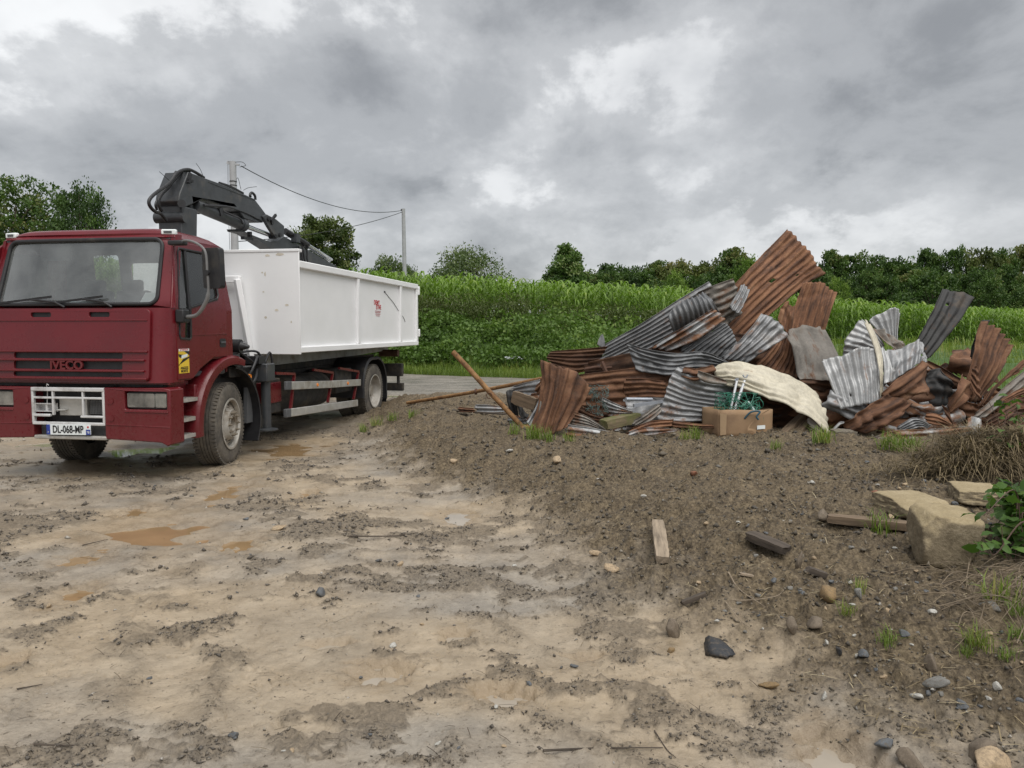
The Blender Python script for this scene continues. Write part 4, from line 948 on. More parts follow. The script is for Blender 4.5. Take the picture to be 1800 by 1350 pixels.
    for dx, (a, b), (c, d) in ((0, (1240, 640), (1625, 882)), (-0.09, (1240, 655), (1610, 892)), (-0.18, (1240, 640), (1600, 872))):
        mb = MB(); p = P(a, b, xn - 0.05 + dx); q = P(c, d, xn - 0.05 + dx); m_ = p.lerp(q, 0.45); mb.tube([p, m_], 0.042, 12); eo = mb.build('extension_cylinder', M_BLACK, jib, smooth=True)
        mb = MB(); mb.tube([m_, q], 0.024, 10); mb.build('extension_rod', M_CHROME, jib, smooth=True)
    mb = MB(); mb.bar(P(1325, 740, xn - 0.02), P(1325, 670, xn - 0.02), 0.10, 0.14); mb.build('jib_bracket', M_CRANE, jib)
    mb = MB()
    for pts in ([(1380, 770), (1390, 830), (1400, 890), (1415, 930)], [(1400, 770), (1420, 820), (1420, 880), (1435, 930)], [(1385, 780), (1375, 840), (1385, 920)]):
        mb.tube(spline([P(*p, xn + 0.02) for p in pts], 10), 0.014, 6)
    mb.build('jib_hose', M_BLACK, jib, smooth=True)
    # hoses round the head
    mb = MB()
    for k, pts in enumerate(([(560, 200), (480, 150), (420, 132), (340, 160), (270, 250), (170, 320), (110, 380), (108, 430), (150, 480), (200, 500), (250, 560)],
                [(440, 150), (380, 145), (320, 210), (240, 300), (190, 370), (185, 430), (210, 480)], [(330, 150), (300, 200), (280, 270), (200, 350), (160, 420), (170, 470)],
                [(475, 485), (520, 495), (560, 480), (620, 440)])):
        mb.tube(spline([P(*p, xn - 0.03 - 0.06 * k) for p in pts], 34), 0.021 if k < 2 else 0.016, 8)
    mb.build('crane_hose', M_BLACK, boom, smooth=True)
    mb = MB()
    for pts in ([(700, 250), (790, 290), (885, 330)], [(690, 245), (780, 275), (870, 322), (885, 330)], [(990, 385), (985, 350), (960, 325), (945, 345), (950, 360)]):
        mb.tube(spline([P(*p, xn - 0.1) for p in pts], 16), 0.020, 8)
    mb.build('boom_hose', M_BLACK, boom, smooth=True)
    mb = MB()
    for pts in ([(190, 150), (230, 185), (290, 240)], [(495, 80), (530, 130), (555, 190)], [(810, 385), (810, 330), (840, 200), (870, 300)], [(890, 305), (930, 285), (1000, 275)]):
        mb.tube(spline([P(*p, xn - 0.12) for p in pts], 14), 0.004, 4)
    mb.build('loose_wire', M_BLACK, boom)
build_crane()

# ================================================================== the white skip carried on the lorry
def build_skip():
    sk = empty('skip_container', TO, -YAW)
    tag(sk, 'long open-topped white steel skip carried on the back of the red lorry', 'skip')
    y0, y1, x, zb, zt, zf = 1.63, 7.36, 1.27, 1.28, 2.56, 2.69
    for s in (1, -1):
        mb = MB(); mb.bb(s * (x - 0.075), s * (x - 0.07 + 0.012), y0 + 0.02, y1, zb, zt - 0.01); sp = mb.build('side_panel', M_WHITE, sk)
        mb = MB(); mb.bb(s * (x - 0.11), s * x, y0 + 0.012, y1, zt - 0.10, zt); mb.build('top_rail', M_WHITE, sk, bevel=0.012)
        mb = MB(); mb.bb(s * (x - 0.10), s * (x - 0.004), y0 + 0.012, y1, zb, zb + 0.085); mb.build('bottom_rail', M_WHITE, sk, bevel=0.01)
        for yy, w in ((3.92, 0.09), (6.22, 0.10), (7.31, 0.09)):
            mb = MB(); mb.bb(s * (x - 0.06), s * (x - 0.008), yy - w / 2, yy + w / 2, zb + 0.087, zt - 0.102); mb.build('rib', M_WHITE, sk, bevel=0.008)
        # hinge lugs at the tail
        mb = MB(); mb.bb(s * (x - 0.03), s * (x + 0.02), y1 + 0.002, y1 + 0.05, zt - 0.22, zt - 0.04); mb.bb(s * (x - 0.03), s * (x + 0.02), y1 + 0.002, y1 + 0.05, zb + 0.18, zb + 0.34); mb.build('hinge', M_WHITE, sk, bevel=0.01)
    mb = MB(); mb.bb(-x, x, y0 - 0.012, y0 + 0.01, zb - 0.02, zf); fw = mb.build('front_wall', M_WHITE, sk, bevel=0.006)
    mb = MB(); mb.bb(-x, x, y0 - 0.022, y0 + 0.09, zf - 0.012, zf + 0.03); mb.build('front_rim', M_WHITE, fw, bevel=0.008)
    # hook frame: two raked legs and cross bar
    mb = MB()
    for xx in (-0.52, 0.42):
        mb.bar((xx, y0 - 0.16, 2.3), (xx + (0.12 if xx > 0 else -0.12), y0 - 0.04, 1.2), 0.12, 0.07)
    mb.bar((-0.55, y0 - 0.12, 2.3), (0.45, y0 - 0.12, 2.3), 0.07, 0.1); mb.build('hook_frame', M_WHITE, fw, bevel=0.01)
    mb = MB(); mb.bb(-x + 0.02, x - 0.02, y1 - 0.012, y1 + 0.03, zb, zt - 0.02); mb.build('tail_gate', M_WHITE, sk, bevel=0.01)
    mb = MB(); mb.bb(-x + 0.06, x - 0.06, y0 + 0.02, y1 - 0.02, zb + 0.02, zb + 0.03); mb.build('skip_floor', simple('worn_steel_floor', (0.22, 0.20, 0.18), 0.7, 0.2), sk)
    for s in (1, -1):
        mb = MB(); mb.plate([[(y0 + 0.05, 1.08), (y1 - 1.9, 1.12), (y1 - 0.1, 1.17), (y1 - 0.1, zb - 0.003), (y0 + 0.05, zb - 0.003)]], lambda y, z: (s * 0.62, y, z), (-s * 0.10, 0, 0)); mb.build('skid_rail', simple('grey_skid_paint', (0.40, 0.41, 0.40), 0.6, dirt=(0.2, 0.17, 0.13)), sk)
    mt = Matrix.Rotation(R(90), 4, 'Z') @ Matrix.Rotation(R(90), 4, 'X'); xx = x - 0.055
    for body, sz, dy, z in (('DEMY', 0.115, -0.05, 2.09), ('ETNE', 0.115, 0.04, 2.01)):
        me = text_mesh(body, sz, 0.0008, bold=0.003); me.transform(mt); o = link('painted_lettering', me, M_REDP, sk); yy, _ = Sd(664, 525, xx); o.location = (xx, yy + dy, z)
    mb = MB(); yy, _ = Sd(664, 525, xx)
    for k, (l, z) in enumerate(((0.30, 1.935), (0.28, 1.91), (0.26, 1.88), (0.20, 1.85))): mb.bb(xx - 0.001, xx + 0.001, yy - l / 2, yy + l / 2, z, z + 0.012)
    mb.build('painted_line', simple('faded_red_print', (0.48, 0.20, 0.21), 0.6), sk)
    mb = MB(); pts = [Vector((xx + 0.003, *Sd(px, py, xx))) for px, py in ((676, 513), (684, 523), (692, 533), (701, 547), (709, 558), (712, 566))]
    mb.tube(spline(pts, 20), 0.0045, 5); mb.box(pts[0], (0.01, 0.06, 0.03)); mb.build('scratch_wire', M_TRIM, sk)
    # patches of rubbed paint
    mb = MB(); rnd = random.Random(4); M_SC = simple('scuffed_primer', (0.62, 0.57, 0.48), 0.7)
    for (px, py, w, h) in ((470, 449, 12, 5), (492, 447, 16, 7), (461, 479, 5, 4), (466, 482, 4, 9), (504, 536, 9, 5), (486, 545, 10, 5), (467, 558, 6, 5), (512, 566, 3, 5), (463, 513, 5, 3)):
        c = Fr(px, py, y0 - 0.0135); W_, H_ = w / 1350 * 11.2 / 2, h / 1350 * 11.2 / 2
        pl = [(c[0] + W_ * rnd.uniform(.55, 1) * math.cos(a), c[1] + H_ * rnd.uniform(.55, 1) * math.sin(a)) for a in np.linspace(0, 2 * math.pi, 13)[:-1]]
        mb.plate([pl], lambda a, b: (a, y0 - 0.0135, b), (0, -0.0008, 0))
    mb.build('scuff_mark', M_SC, fw)
build_skip()
# ================================================================== the heap of scrap roofing sheets
z4 = lambda a, b: (720 + a * 0.22222, 580 + b * 0.22222)
z5 = lambda a, b: (1060 + a * 0.23702, 400 + b * 0.23702)
z6 = lambda a, b: (1100 + a * 0.22222, 560 + b * 0.22222)
z7 = lambda a, b: (1420 + a * 0.23706, 490 + b * 0.23706)
zp = lambda a, b: (a, b)

def sheet_mat(name, zinc, rustamt, dark=1.0, zrough=0.5, rustc=None, metal=0.35, mud=0.25):
    """weathered corrugated iron: zinc or paint showing between rust that runs along the ridges"""
    t = NT(name); uv = t.attr('sheet', 'Vector')
    inf = t.n('ShaderNodeObjectInfo'); rnd = t.n('ShaderNodeCombineXYZ')
    for k, m in enumerate((37.0, 91.0, 53.0)): t.l(t.math('MULTIPLY', inf.outputs['Random'], m), rnd.inputs[k])
    ad = t.n('ShaderNodeVectorMath', operation='ADD'); t.l(uv, ad.inputs[0]); t.l(rnd.outputs[0], ad.inputs[1]); v = ad.outputs[0]
    streak = t.noise(3.0, 7, 0.66, vec=v, stretch=(0.7, 4.5, 1)); blot = t.noise(4.2, 8, 0.68, vec=v, stretch=(1, 1.5, 1), off=(5, 2, 0))
    fine = t.noise(34, 5, 0.7, vec=v, off=(1, 7, 0)); speck = t.noise(85, 3, 0.6, vec=v)
    rc = rustc or [(0.30, (0.026, 0.016, 0.012)), (0.42, (0.075, 0.038, 0.023)), (0.52, (0.145, 0.069, 0.036)), (0.62, (0.205, 0.108, 0.058)), (0.74, (0.21, 0.155, 0.112))]
    rust = t.ramp(t.math('ADD', t.math('MULTIPLY', streak, 0.75), t.math('MULTIPLY', fine, 0.25)), [(p, tuple(c * dark for c in q)) for p, q in rc])
    z = t.ramp(t.math('ADD', t.math('MULTIPLY', blot, 0.55), t.math('MULTIPLY', fine, 0.45)), [(0.30, tuple(c * 0.55 for c in zinc)), (0.52, zinc), (0.74, tuple(min(1, c * 1.35) for c in zinc))])
    mask = t.math('ADD', t.math('MULTIPLY', blot, 0.62), t.math('MULTIPLY', streak, 0.38))
    thr = 0.72 - 0.46 * rustamt
    mf = t.ramp(mask, [(max(0, thr - 0.035), 0.0), (thr + 0.055, 1.0)])
    col = t.mix(mf, z, rust)
    mudf = t.ramp(t.noise(2.3, 6, 0.65, vec=v, off=(11, 3, 0)), [(0.66 - 0.2 * mud, 0.0), (0.80 - 0.1 * mud, 1.0)])
    col = t.mix(t.math('MULTIPLY', mudf, min(1, mud * 2.2)), col, (0.135, 0.10, 0.068))
    rg = t.mix(mf, (zrough,) * 3, (0.88,) * 3); mt = t.mix(mf, (metal,) * 3, (0.0,) * 3)
    nm = t.bump(fine, 0.25, 0.006); nm = t.bump(speck, 0.15, 0.003, nm)
    return t.fin(col, rg, mt, nm)
SM = {
    'rust': sheet_mat('orange_rust', (0.20, 0.19, 0.18), 0.92, 1.35),
    'brown': sheet_mat('brown_rust', (0.22, 0.20, 0.18), 0.86, 1.0, mud=0.35),
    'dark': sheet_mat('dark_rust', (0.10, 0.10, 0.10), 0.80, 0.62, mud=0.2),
    'galv': sheet_mat('weathered_zinc', (0.27, 0.275, 0.28), 0.30, 1.0, 0.5, mud=0.30),
    'pale': sheet_mat('pale_zinc', (0.38, 0.385, 0.385), 0.27, 1.1, 0.5, mud=0.25),
    'grey': sheet_mat('dull_grey_zinc', (0.165, 0.17, 0.175), 0.25, 0.8, 0.55, mud=0.35),
    'half': sheet_mat('half_rusted_zinc', (0.38, 0.39, 0.39), 0.52, 1.15, 0.5, mud=0.2),
    'muddy': sheet_mat('mud_stained_zinc', (0.23, 0.21, 0.185), 0.40, 0.9, 0.65, mud=0.6),
    'cream': sheet_mat('cream_paint', (0.50, 0.46, 0.36), 0.14, 0.9, 0.5, metal=0.0, mud=0.30),
    'tar': sheet_mat('black_tarred', (0.030, 0.030, 0.030), 0.25, 0.6, 0.7, metal=0.0, mud=0.35),
    'wood': sheet_mat('weathered_grey_brown', (0.19, 0.175, 0.155), 0.34, 0.75, 0.8, metal=0.0, mud=0.3),
}
_sheet_rng = random.Random(11)
def sheet(net, zm, depth, kind, label, waves=None, amp=0.011, crumple=0.012, jag=0.018, bow=0.0, along=26, name='roofing_sheet', cat='metal sheet', seed=None, grow=1.05):
    """net[i][j]: pixels (through zm) of a sheet, i along the ridges, j across them; depth: the same net of distances (or row values)"""
    seed = seed if seed is not None else _sheet_rng.randint(0, 9999)
    ni, nj = len(net), len(net[0])
    if not isinstance(depth, (list, tuple)): depth = [depth] * ni
    rows = []
    for i in range(ni):
        d = depth[i]; d = d if isinstance(d, (list, tuple)) else [d] * nj
        rows.append([at(*zm(*net[i][j]), d[j] if len(d) == nj else d[0] + (d[-1] - d[0]) * j / (nj - 1)) for j in range(nj)])
    mid = sum((p for r in rows for p in r), Vector()) / (ni * nj)
    rows = [[mid + (p - mid) * grow for p in r] for r in rows]
    wid = np.mean([sum((rows[i][j + 1] - rows[i][j]).length for j in range(nj - 1)) for i in range(ni)])
    n = waves if waves is not None else max(2, round(wid / 0.082))
    nv = max(10, min(130, int(n * 8) + 1)) if n else 24
    nu = along
    lines = [spline([rows[i][j] for i in range(ni)], nu) for j in range(nj)]       # along each column
    G = np.array([[tuple(p) for p in spline([lines[j][u] for j in range(nj)], nv)] for u in range(nu)])   # nu x nv x 3
    du = np.gradient(G, axis=0); dv = np.gradient(G, axis=1)
    N = np.cross(du, dv); N /= np.maximum(np.linalg.norm(N, axis=2, keepdims=True), 1e-9)
    L = np.mean(np.linalg.norm(du, axis=2)) * nu
    uu, vv = np.meshgrid(np.linspace(0, 1, nu), np.linspace(0, 1, nv), indexing='ij')
    su = uu * L; sv = vv * wid
    # crumpled: corrugation flattened in places, dents and creases
    flat = 0.25 + 1.4 * fbm(su * 2.6 + seed, sv * 2.6, seed, 3)
    ph = (fbm(su * 1.3, sv * 1.3 + seed, seed + 3, 3) - 0.5) * 1.7
    w = amp * np.clip(flat, 0.3, 1.3) * np.sin(2 * math.pi * n * vv + ph)
    dent = (fbm(su * 2.3, sv * 2.3 + seed * 1.7, seed + 5, 3) - 0.5) * 2
    crease = 1 - np.abs(fbm(su * 2.4 + seed, sv * 3.2, seed + 9, 3) * 2 - 1)
    dsp = w + (0.006 + crumple * 1.15) * (dent * 1.5 + np.clip(crease - 0.78, 0, 1) * 5.0) + bow * np.sin(math.pi * uu) * np.sin(math.pi * vv)
    edge = np.minimum(np.minimum(vv, 1 - vv) * wid, np.minimum(uu, 1 - uu) * L)
    dsp = dsp + crumple * 1.6 * np.exp(-edge / 0.05) * (fbm(su * 5, sv * 5, seed + 12, 2) - 0.45) * 2
    # bent corners and one broad fold
    rb = np.random.RandomState(seed + 77)
    for ku, kv in ((0, 0), (0, 1), (1, 0), (1, 1)):
        if rb.rand() < 0.6 and crumple < 0.04:
            dd = np.hypot((uu - ku) * L, (vv - kv) * wid); dsp = dsp + (rb.rand() - 0.45) * 0.14 * min(1, wid / 0.5) * np.exp(-(dd / (0.14 + 0.16 * rb.rand())) ** 2)
    fd = rb.rand() * 0.6 + 0.2; dsp = dsp + (rb.rand() - 0.5) * 0.08 * min(1.0, L) * np.abs(uu - fd + 0.25 * (vv - 0.5))
    G = G + N * dsp[..., None]
    # torn ends
    e0 = (fbm(vv[0] * wid * 7, vv[0] * 0 + seed, seed + 21, 3) - 0.5) * 2 * jag * 1.8; e1 = (fbm(vv[0] * wid * 7, vv[0] * 0 + seed + 9, seed + 22, 3) - 0.5) * 2 * jag * 1.8
    tu = du / np.maximum(np.linalg.norm(du, axis=2, keepdims=True), 1e-9)
    fall0 = np.exp(-uu * L / 0.10); fall1 = np.exp(-(1 - uu) * L / 0.10)
    G = G + tu * (fall0 * e0[None, :] + fall1 * e1[None, :])[..., None]
    cen = G.reshape(-1, 3).mean(0); V3 = (G - cen).reshape(-1, 3)
    idx = np.arange(nu * nv).reshape(nu, nv)
    q = np.stack([idx[:-1, :-1], idx[1:, :-1], idx[1:, 1:], idx[:-1, 1:]], -1).reshape(-1, 4)
    # a few rusted-through holes and torn corners
    rs = np.random.RandomState(seed); hole = fbm(su * 6, sv * 6 + seed, seed + 31, 3)
    keep = (hole[:-1, :-1] < 0.87).ravel()
    tear = np.minimum(uu, 1 - uu)[:-1, :-1] * L + np.minimum(vv, 1 - vv)[:-1, :-1] * wid
    keep &= ~((tear < 0.05 * fbm(su[:-1, :-1] * 9, sv[:-1, :-1] * 9, seed + 41, 2)).ravel())
    q = q[keep]
    me = np_mesh(name, V3, q)
    a = me.attributes.new('sheet', 'FLOAT_VECTOR', 'POINT')
    a.data.foreach_set('vector', np.stack([su.ravel(), sv.ravel(), np.zeros(nu * nv)], 1).astype(np.float32).ravel())
    o = link(name, me, SM[kind]); o.location = cen
    s = o.modifiers.new('thickness', 'SOLIDIFY'); s.thickness = 0.004; s.offset = 0
    return tag(o, label, cat)

# ---- back and middle of the heap
sheet([[(820, 600), (900, 740), (990, 880)], [(1085, 318), (1190, 450), (1245, 632)], [(1225, 170), (1340, 330), (1490, 425)], [(1350, 42), (1500, 190), (1622, 352)]], z5, [10.6, 10.75, 11.0, [11.2, 11.1, 11.0]], 'rust',
      'tallest orange rust corrugated sheet, rising to the pointed top of the scrap heap', 9, 0.016, 0.008, along=34)
sheet([[zz for zz in ((1024, 628), (1033, 645), (1042, 660))], [(1119, 575), (1138, 592), (1157, 612)], [(1190, 530), (1208, 555), (1226, 582)], [(1240, 500), (1262, 532), (1280, 566)]], zp, [11.0, 10.8, 10.7, 10.65], 'galv',
      'long silver corrugated sheet sloping up to the foot of the tallest rust sheet', 8, 0.015, 0.005, along=34)
sheet([[(700, 490), (800, 590), (905, 735)], [(830, 432), (900, 560), (960, 690)], [(940, 395), (1000, 500), (1005, 640)]], z5, [10.5, 10.5, 10.55], 'muddy',
      'mud-caked crumpled sheet lying over the upper end of the long silver sheet', 6, 0.012, 0.035, jag=0.03)
sheet([[(935, 590), (1000, 645)], [(1000, 490), (1050, 560)], [(1035, 420), (1095, 462)]], z5, [10.4, 10.45, 10.5], 'galv', 'short silver corrugated offcut with torn end beside the tallest rust sheet', 3, 0.015, 0.012)
sheet([[(510, 610), (640, 520), (745, 468)], [(494, 668), (650, 590), (800, 545)], [(530, 778), (680, 700), (846, 618)]], z5, [10.35, 10.1, 10.2], 'grey', 'curled grey corrugated sheet with ragged rolled edge on the long silver sheet', 9, 0.014, 0.014, bow=0.08, jag=0.03)
sheet([[(365, 888), (420, 900), (482, 918)], [(600, 742), (640, 770), (700, 830)], [(820, 602), (850, 640), (890, 692)]], z5, [10.1, 10.0, 10.05], 'half', 'narrow ridged sheet, brown with white flaked patches, below the curled grey sheet', 3, 0.03, 0.006)
sheet([[(560, 900), (700, 950), (870, 985)], [(745, 790), (830, 850), (930, 915)], [(895, 700), (940, 770), (992, 858)]], z5, [10.15, 10.1, 10.1], 'grey', 'dark grey corrugated sheet under the narrow brown and white ridged sheet', 8, 0.014, 0.008)
sheet([[(880, 978), (960, 985), (1070, 1015)], [(1060, 800), (1130, 850), (1215, 905)], [(1180, 642), (1280, 690), (1368, 805)]], z5, [9.85, 9.8, 9.9], 'galv', 'bent grey corrugated sheet leaning in the middle of the heap above the cream sheet', 5, 0.02, 0.022, jag=0.03)
sheet([[(1120, 1030), (1260, 1100), (1430, 1150)], [(1250, 900), (1350, 960), (1450, 1020)], [(1310, 830), (1380, 800), (1440, 800)]], z5, [10.1, 10.15, 10.2], 'rust', 'rust sheet half hidden behind the cream sheet and the weathered panel', 9, 0.012, 0.01)
sheet([[(1360, 800), (1500, 800), (1640, 770)], [(1425, 600), (1560, 600), (1685, 610)], [(1487, 415), (1612, 422), (1727, 492)]], z5, [10.6, 10.65, 10.75], 'rust', 'upright rust corrugated sheet with square top right of the tallest sheet', 8, 0.013, 0.006)
sheet([[(1290, 690), (1385, 790)], [(1320, 610), (1410, 680)], [(1350, 555), (1425, 585)]], z5, [10.45, 10.45, 10.5], 'rust', 'small torn rust scrap between the tallest sheet and the upright square-topped one', 3, 0.012, 0.02)
sheet([[(1362, 800), (1480, 758), (1622, 735)], [(1420, 950), (1550, 930), (1735, 962)], [(1450, 1110), (1580, 1120), (1720, 1100)], [(1500, 1220), (1620, 1240), (1740, 1230)]], z5, [10.05, 9.9, 9.8, 9.65], 'wood', 'flattened weathered grey-brown panel standing left of the silver bent sheets', 3, 0.012, 0.02, jag=0.03)
sheet([[(175, 862), (200, 930), (245, 1060)], [(330, 905), (350, 980), (370, 1080)], [(540, 935), (520, 1010), (500, 1090)], [(740, 925), (700, 990), (660, 1060)], [(905, 995), (890, 1015), (850, 1060)]], z5, [9.7, 9.65, 9.6, 9.6, 9.6], 'grey', 'dark crumpled sheet with curled black end across the front of the long silver sheet', 5, 0.016, 0.032, jag=0.03, along=34)
sheet([[(1000, 662), (1003, 685), (1006, 712)], [(1085, 652), (1086, 680), (1088, 716)], [(1175, 640), (1172, 676), (1172, 712)]], zp, [9.8, 9.75, 9.7], 'brown', 'brown rusty sheet with level ridges behind the green wire netting', 5, 0.014, 0.014)
sheet([[(420, 378), (350, 520), (310, 632), (240, 795)], [(610, 480), (545, 600), (500, 690), (450, 810)], [(850, 520), (800, 640), (750, 720), (710, 800)]], z6, [9.3, 9.25, 9.35], 'galv', 'bulging silver corrugated sheet, browning to one side, behind the cardboard box', 9, 0.014, 0.010, bow=0.05, along=30)
sheet([[(430, 385), (455, 430), (450, 465)], [(560, 400), (560, 450), (560, 490)], [(700, 365), (720, 420), (700, 440)]], z6, [9.3, 9.2, 9.25], 'brown', 'twisted brown strip with hollow open end beside the cream sheet', 2, 0.03, 0.02)
sheet([[(562, 408), (570, 470)], [(660, 440), (660, 510)], [(800, 492), (790, 520)]], z6, [9.15, 9.1, 9.15], 'muddy', 'rolled olive strip tucked under the left end of the cream sheet', 1, 0.03, 0.008)
sheet([[(690, 398), (735, 440), (795, 500)], [(880, 333), (930, 455), (1000, 568)], [(1150, 408), (1185, 540), (1240, 655)], [(1400, 500), (1405, 620), (1400, 745)], [(1525, 612), (1565, 755), (1628, 912)]], z6, [[9.45, 9.3, 9.2], [9.4, 9.15, 9.05], [9.4, 9.1, 8.95], [9.4, 9.1, 8.9], [9.35, 9.05, 8.85]], 'cream', 'long cream painted sheet arching over the cardboard box', 5, 0.011, 0.017, along=36)
sheet([[(1420, 760), (1440, 840)], [(1530, 840), (1540, 910)], [(1628, 912), (1600, 930)], ], z6, [8.95, 8.9, 8.86], 'muddy', 'folded dirty lower lip of the cream sheet resting on the soil', 1, 0.01, 0.006)
sheet([[(1625, 885), (1632, 915)], [(1690, 825), (1690, 850)], [(1735, 818), (1728, 832)]], z6, [8.86, 8.85, 8.9], 'pale', 'curled white metal edge beside the tip of the cream sheet', 1, 0.006, 0.004)
# ---- left front
sheet([[(1085, 265), (1150, 290), (1260, 335), (1408, 448)], [(1055, 500), (1120, 520), (1200, 560), (1335, 620)], [(1005, 805), (1050, 815), (1110, 812), (1225, 770)]], z4, [[9.25, 9.1, 9.1, 9.2], [9.15, 9.0, 9.0, 9.1], [9.1, 8.95, 8.95, 9.0]], 'brown', 'upright brown corrugated sheet, fanned, beside the foot of the leaning pole', 7, 0.018, 0.008)
sheet([[(1035, 530), (1060, 560)], [(975, 650), (1025, 690)], [(918, 742), (1000, 778)]], z4, [9.25, 9.2, 9.15], 'galv', 'silver reverse side strip next to the upright brown fanned sheet', 2, 0.012, 0.012)
sheet([[(1060, 270), (1095, 262)], [(1040, 500), (1085, 510)], [(1000, 790), (1035, 800)]], z4, [9.2, 9.12, 9.05], 'wood', 'folded edge strip standing along the upright brown fanned sheet', 1, 0.014, 0.01)
sheet([[(1230, 745), (1238, 832)], [(1450, 778), (1440, 858)], [(1620, 815), (1610, 868)], [(1815, 852), (1800, 876)]], z4, [8.95, 8.9, 8.9, 9.0], 'half', 'long low sheet with white and rust stripes lying in front of the brown fan', 2, 0.014, 0.010)
sheet([[(1255, 640), (1248, 742)], [(1400, 690), (1420, 772)], [(1590, 812), (1600, 822)]], z4, [9.1, 9.0, 8.98], 'muddy', 'dirty brown sheet sloping down behind the white and rust striped one', 4, 0.014, 0.012)
sheet([[(1330, 600), (1260, 720)], [(1420, 650), (1390, 760)], [(1545, 700), (1530, 760)]], z4, [9.3, 9.2, 9.2], 'dark', 'dark rust scrap below the green wire netting', 4, 0.012, 0.02)
sheet([[(1500, 530), (1545, 690)], [(1640, 590), (1640, 680)], [(1760, 640), (1755, 665)]], z4, [9.4, 9.3, 9.25], 'half', 'light sheet streaked with rust between the netting and the mossy timber', 4, 0.014, 0.012)
sheet([[(1115, 172), (1108, 215), (1108, 262)], [(1320, 156), (1300, 230), (1280, 318)], [(1550, 138), (1500, 220), (1430, 305)]], z4, [10.7, 10.6, 10.5], 'dark', 'dark brown sheet with level ridges at the low end of the long silver sheet', 5, 0.018, 0.008)
sheet([[(1478, 135), (1545, 132)], [(1495, 80), (1540, 80)], [(1518, 36), (1528, 38)]], z4, [10.9, 10.9, 10.9], 'galv', 'small silver spike of sheet metal poking up behind the dark brown sheet', 1, 0.008, 0.006, jag=0.004)
sheet([[(790, 462), (850, 512)], [(900, 425), (930, 520)], [(1020, 395), (1005, 532)]], z4, [10.0, 9.9, 9.8], 'galv', 'flat silver sheet behind the leaning pole', 3, 0.012, 0.010)
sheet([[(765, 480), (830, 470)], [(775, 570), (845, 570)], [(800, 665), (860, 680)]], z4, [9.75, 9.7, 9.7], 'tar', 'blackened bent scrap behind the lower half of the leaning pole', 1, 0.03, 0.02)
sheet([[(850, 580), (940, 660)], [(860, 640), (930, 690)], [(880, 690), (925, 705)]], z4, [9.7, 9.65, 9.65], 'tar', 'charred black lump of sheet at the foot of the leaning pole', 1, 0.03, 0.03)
sheet([[(500, 588), (530, 652)], [(630, 595), (640, 655)], [(755, 615), (765, 648)]], z4, [11.0, 10.9, 10.8], 'pale', 'pale curved offcut lying alone on the soil left of the heap', 2, 0.02, 0.006)
sheet([[(375, 612), (378, 650)], [(500, 620), (505, 652)]], z4, [11.1, 10.98], 'brown', 'short brown rusty offcut next to the pale curved offcut', 2, 0.014, 0.01)
sheet([[(750, 705), (835, 772)], [(840, 698), (870, 772)], [(935, 695), (905, 770)]], z4, [9.75, 9.7, 9.65], 'galv', 'flat silver scrap on the ground under the foot of the leaning pole', 3, 0.012, 0.010)
sheet([[(980, 460), (1010, 520)], [(1040, 400), (1060, 470)]], z4, [9.6, 9.5], 'brown', 'small brown scrap above the wooden plank behind the leaning pole', 2, 0.012, 0.012)
# ---- low front between the left fan and the cardboard box
sheet([[(30, 835), (110, 850)], [(150, 750), (220, 790)], [(275, 668), (262, 740)]], z6, [9.15, 9.15, 9.2], 'muddy', 'pale crinkled scrap beside the end of the mossy timber', 3, 0.014, 0.016)
sheet([[(0, 900), (30, 945)], [(180, 865), (200, 925)], [(410, 880), (400, 890)]], z6, [8.95, 8.9, 8.9], 'half', 'flat white and rust scrap on the soil left of the cardboard box', 2, 0.012, 0.016)
sheet([[(20, 880), (0, 930)], [(200, 815), (210, 870)], [(370, 800), (365, 850)]], z6, [9.05, 9.0, 9.0], 'rust', 'thin orange rust strip lying over the flat white and rust scrap', 2, 0.014, 0.018)
sheet([[(370, 805), (360, 860)], [(540, 830), (530, 868)], [(690, 840), (690, 862)]], z6, [9.1, 9.05, 9.0], 'brown', 'brown flattened strip running to the side of the cardboard box', 2, 0.012, 0.012)
sheet([[(0, 480), (0, 640)], [(150, 480), (160, 620)], [(300, 500), (320, 620)]], z6, [9.6, 9.5, 9.4], 'brown', 'brown sheet with level ridges left of the bulging silver sheet', 4, 0.014, 0.016)
# ---- right half
sheet([[(440, 312), (540, 262), (622, 220), (662, 245)], [(500, 375), (580, 350), (640, 335), (664, 350)], [(560, 440), (610, 450), (640, 458), (662, 462)]], z7, [10.3, 10.25, 10.2], 'pale', 'silver fan-shaped sheet with an orange rust patch on its corner', 6, 0.016, 0.006)
sheet([[(268, 585), (300, 440), (400, 302)], [(400, 600), (430, 480), (470, 370)], [(520, 600), (540, 540), (560, 480)]], z7, [9.95, 9.9, 9.95], 'pale', 'light silver sheet curling up behind the big upright silver sheet', 7, 0.016, 0.018, bow=0.06)
sheet([[(460, 330), (560, 400), (690, 480)], [(480, 400), (600, 470), (705, 500)], [(560, 500), (640, 525), (720, 510)]], z7, [10.05, 10.0, 9.95], 'muddy', 'crumpled grey strip below the fan-shaped sheet with the rust patch', 3, 0.014, 0.026)
sheet([[(105, 605), (250, 588), (390, 515), (512, 548)], [(175, 780), (300, 760), (420, 735), (522, 740)], [(245, 962), (340, 935), (440, 916), (538, 892)]], z7, [[9.45, 9.4, 9.4, 9.45], 9.3, 9.2], 'pale', 'big upright silver-grey corrugated sheet right of the cream sheet', 8, 0.014, 0.012)
sheet([[(415, 318), (455, 322)], [(498, 530), (540, 520)], [(525, 690), (552, 690)], [(535, 862), (552, 800)]], z7, [9.6, 9.38, 9.25, 9.2], 'cream', 'bent beige strip folded down along the big upright silver sheet', 1, 0.012, 0.006)
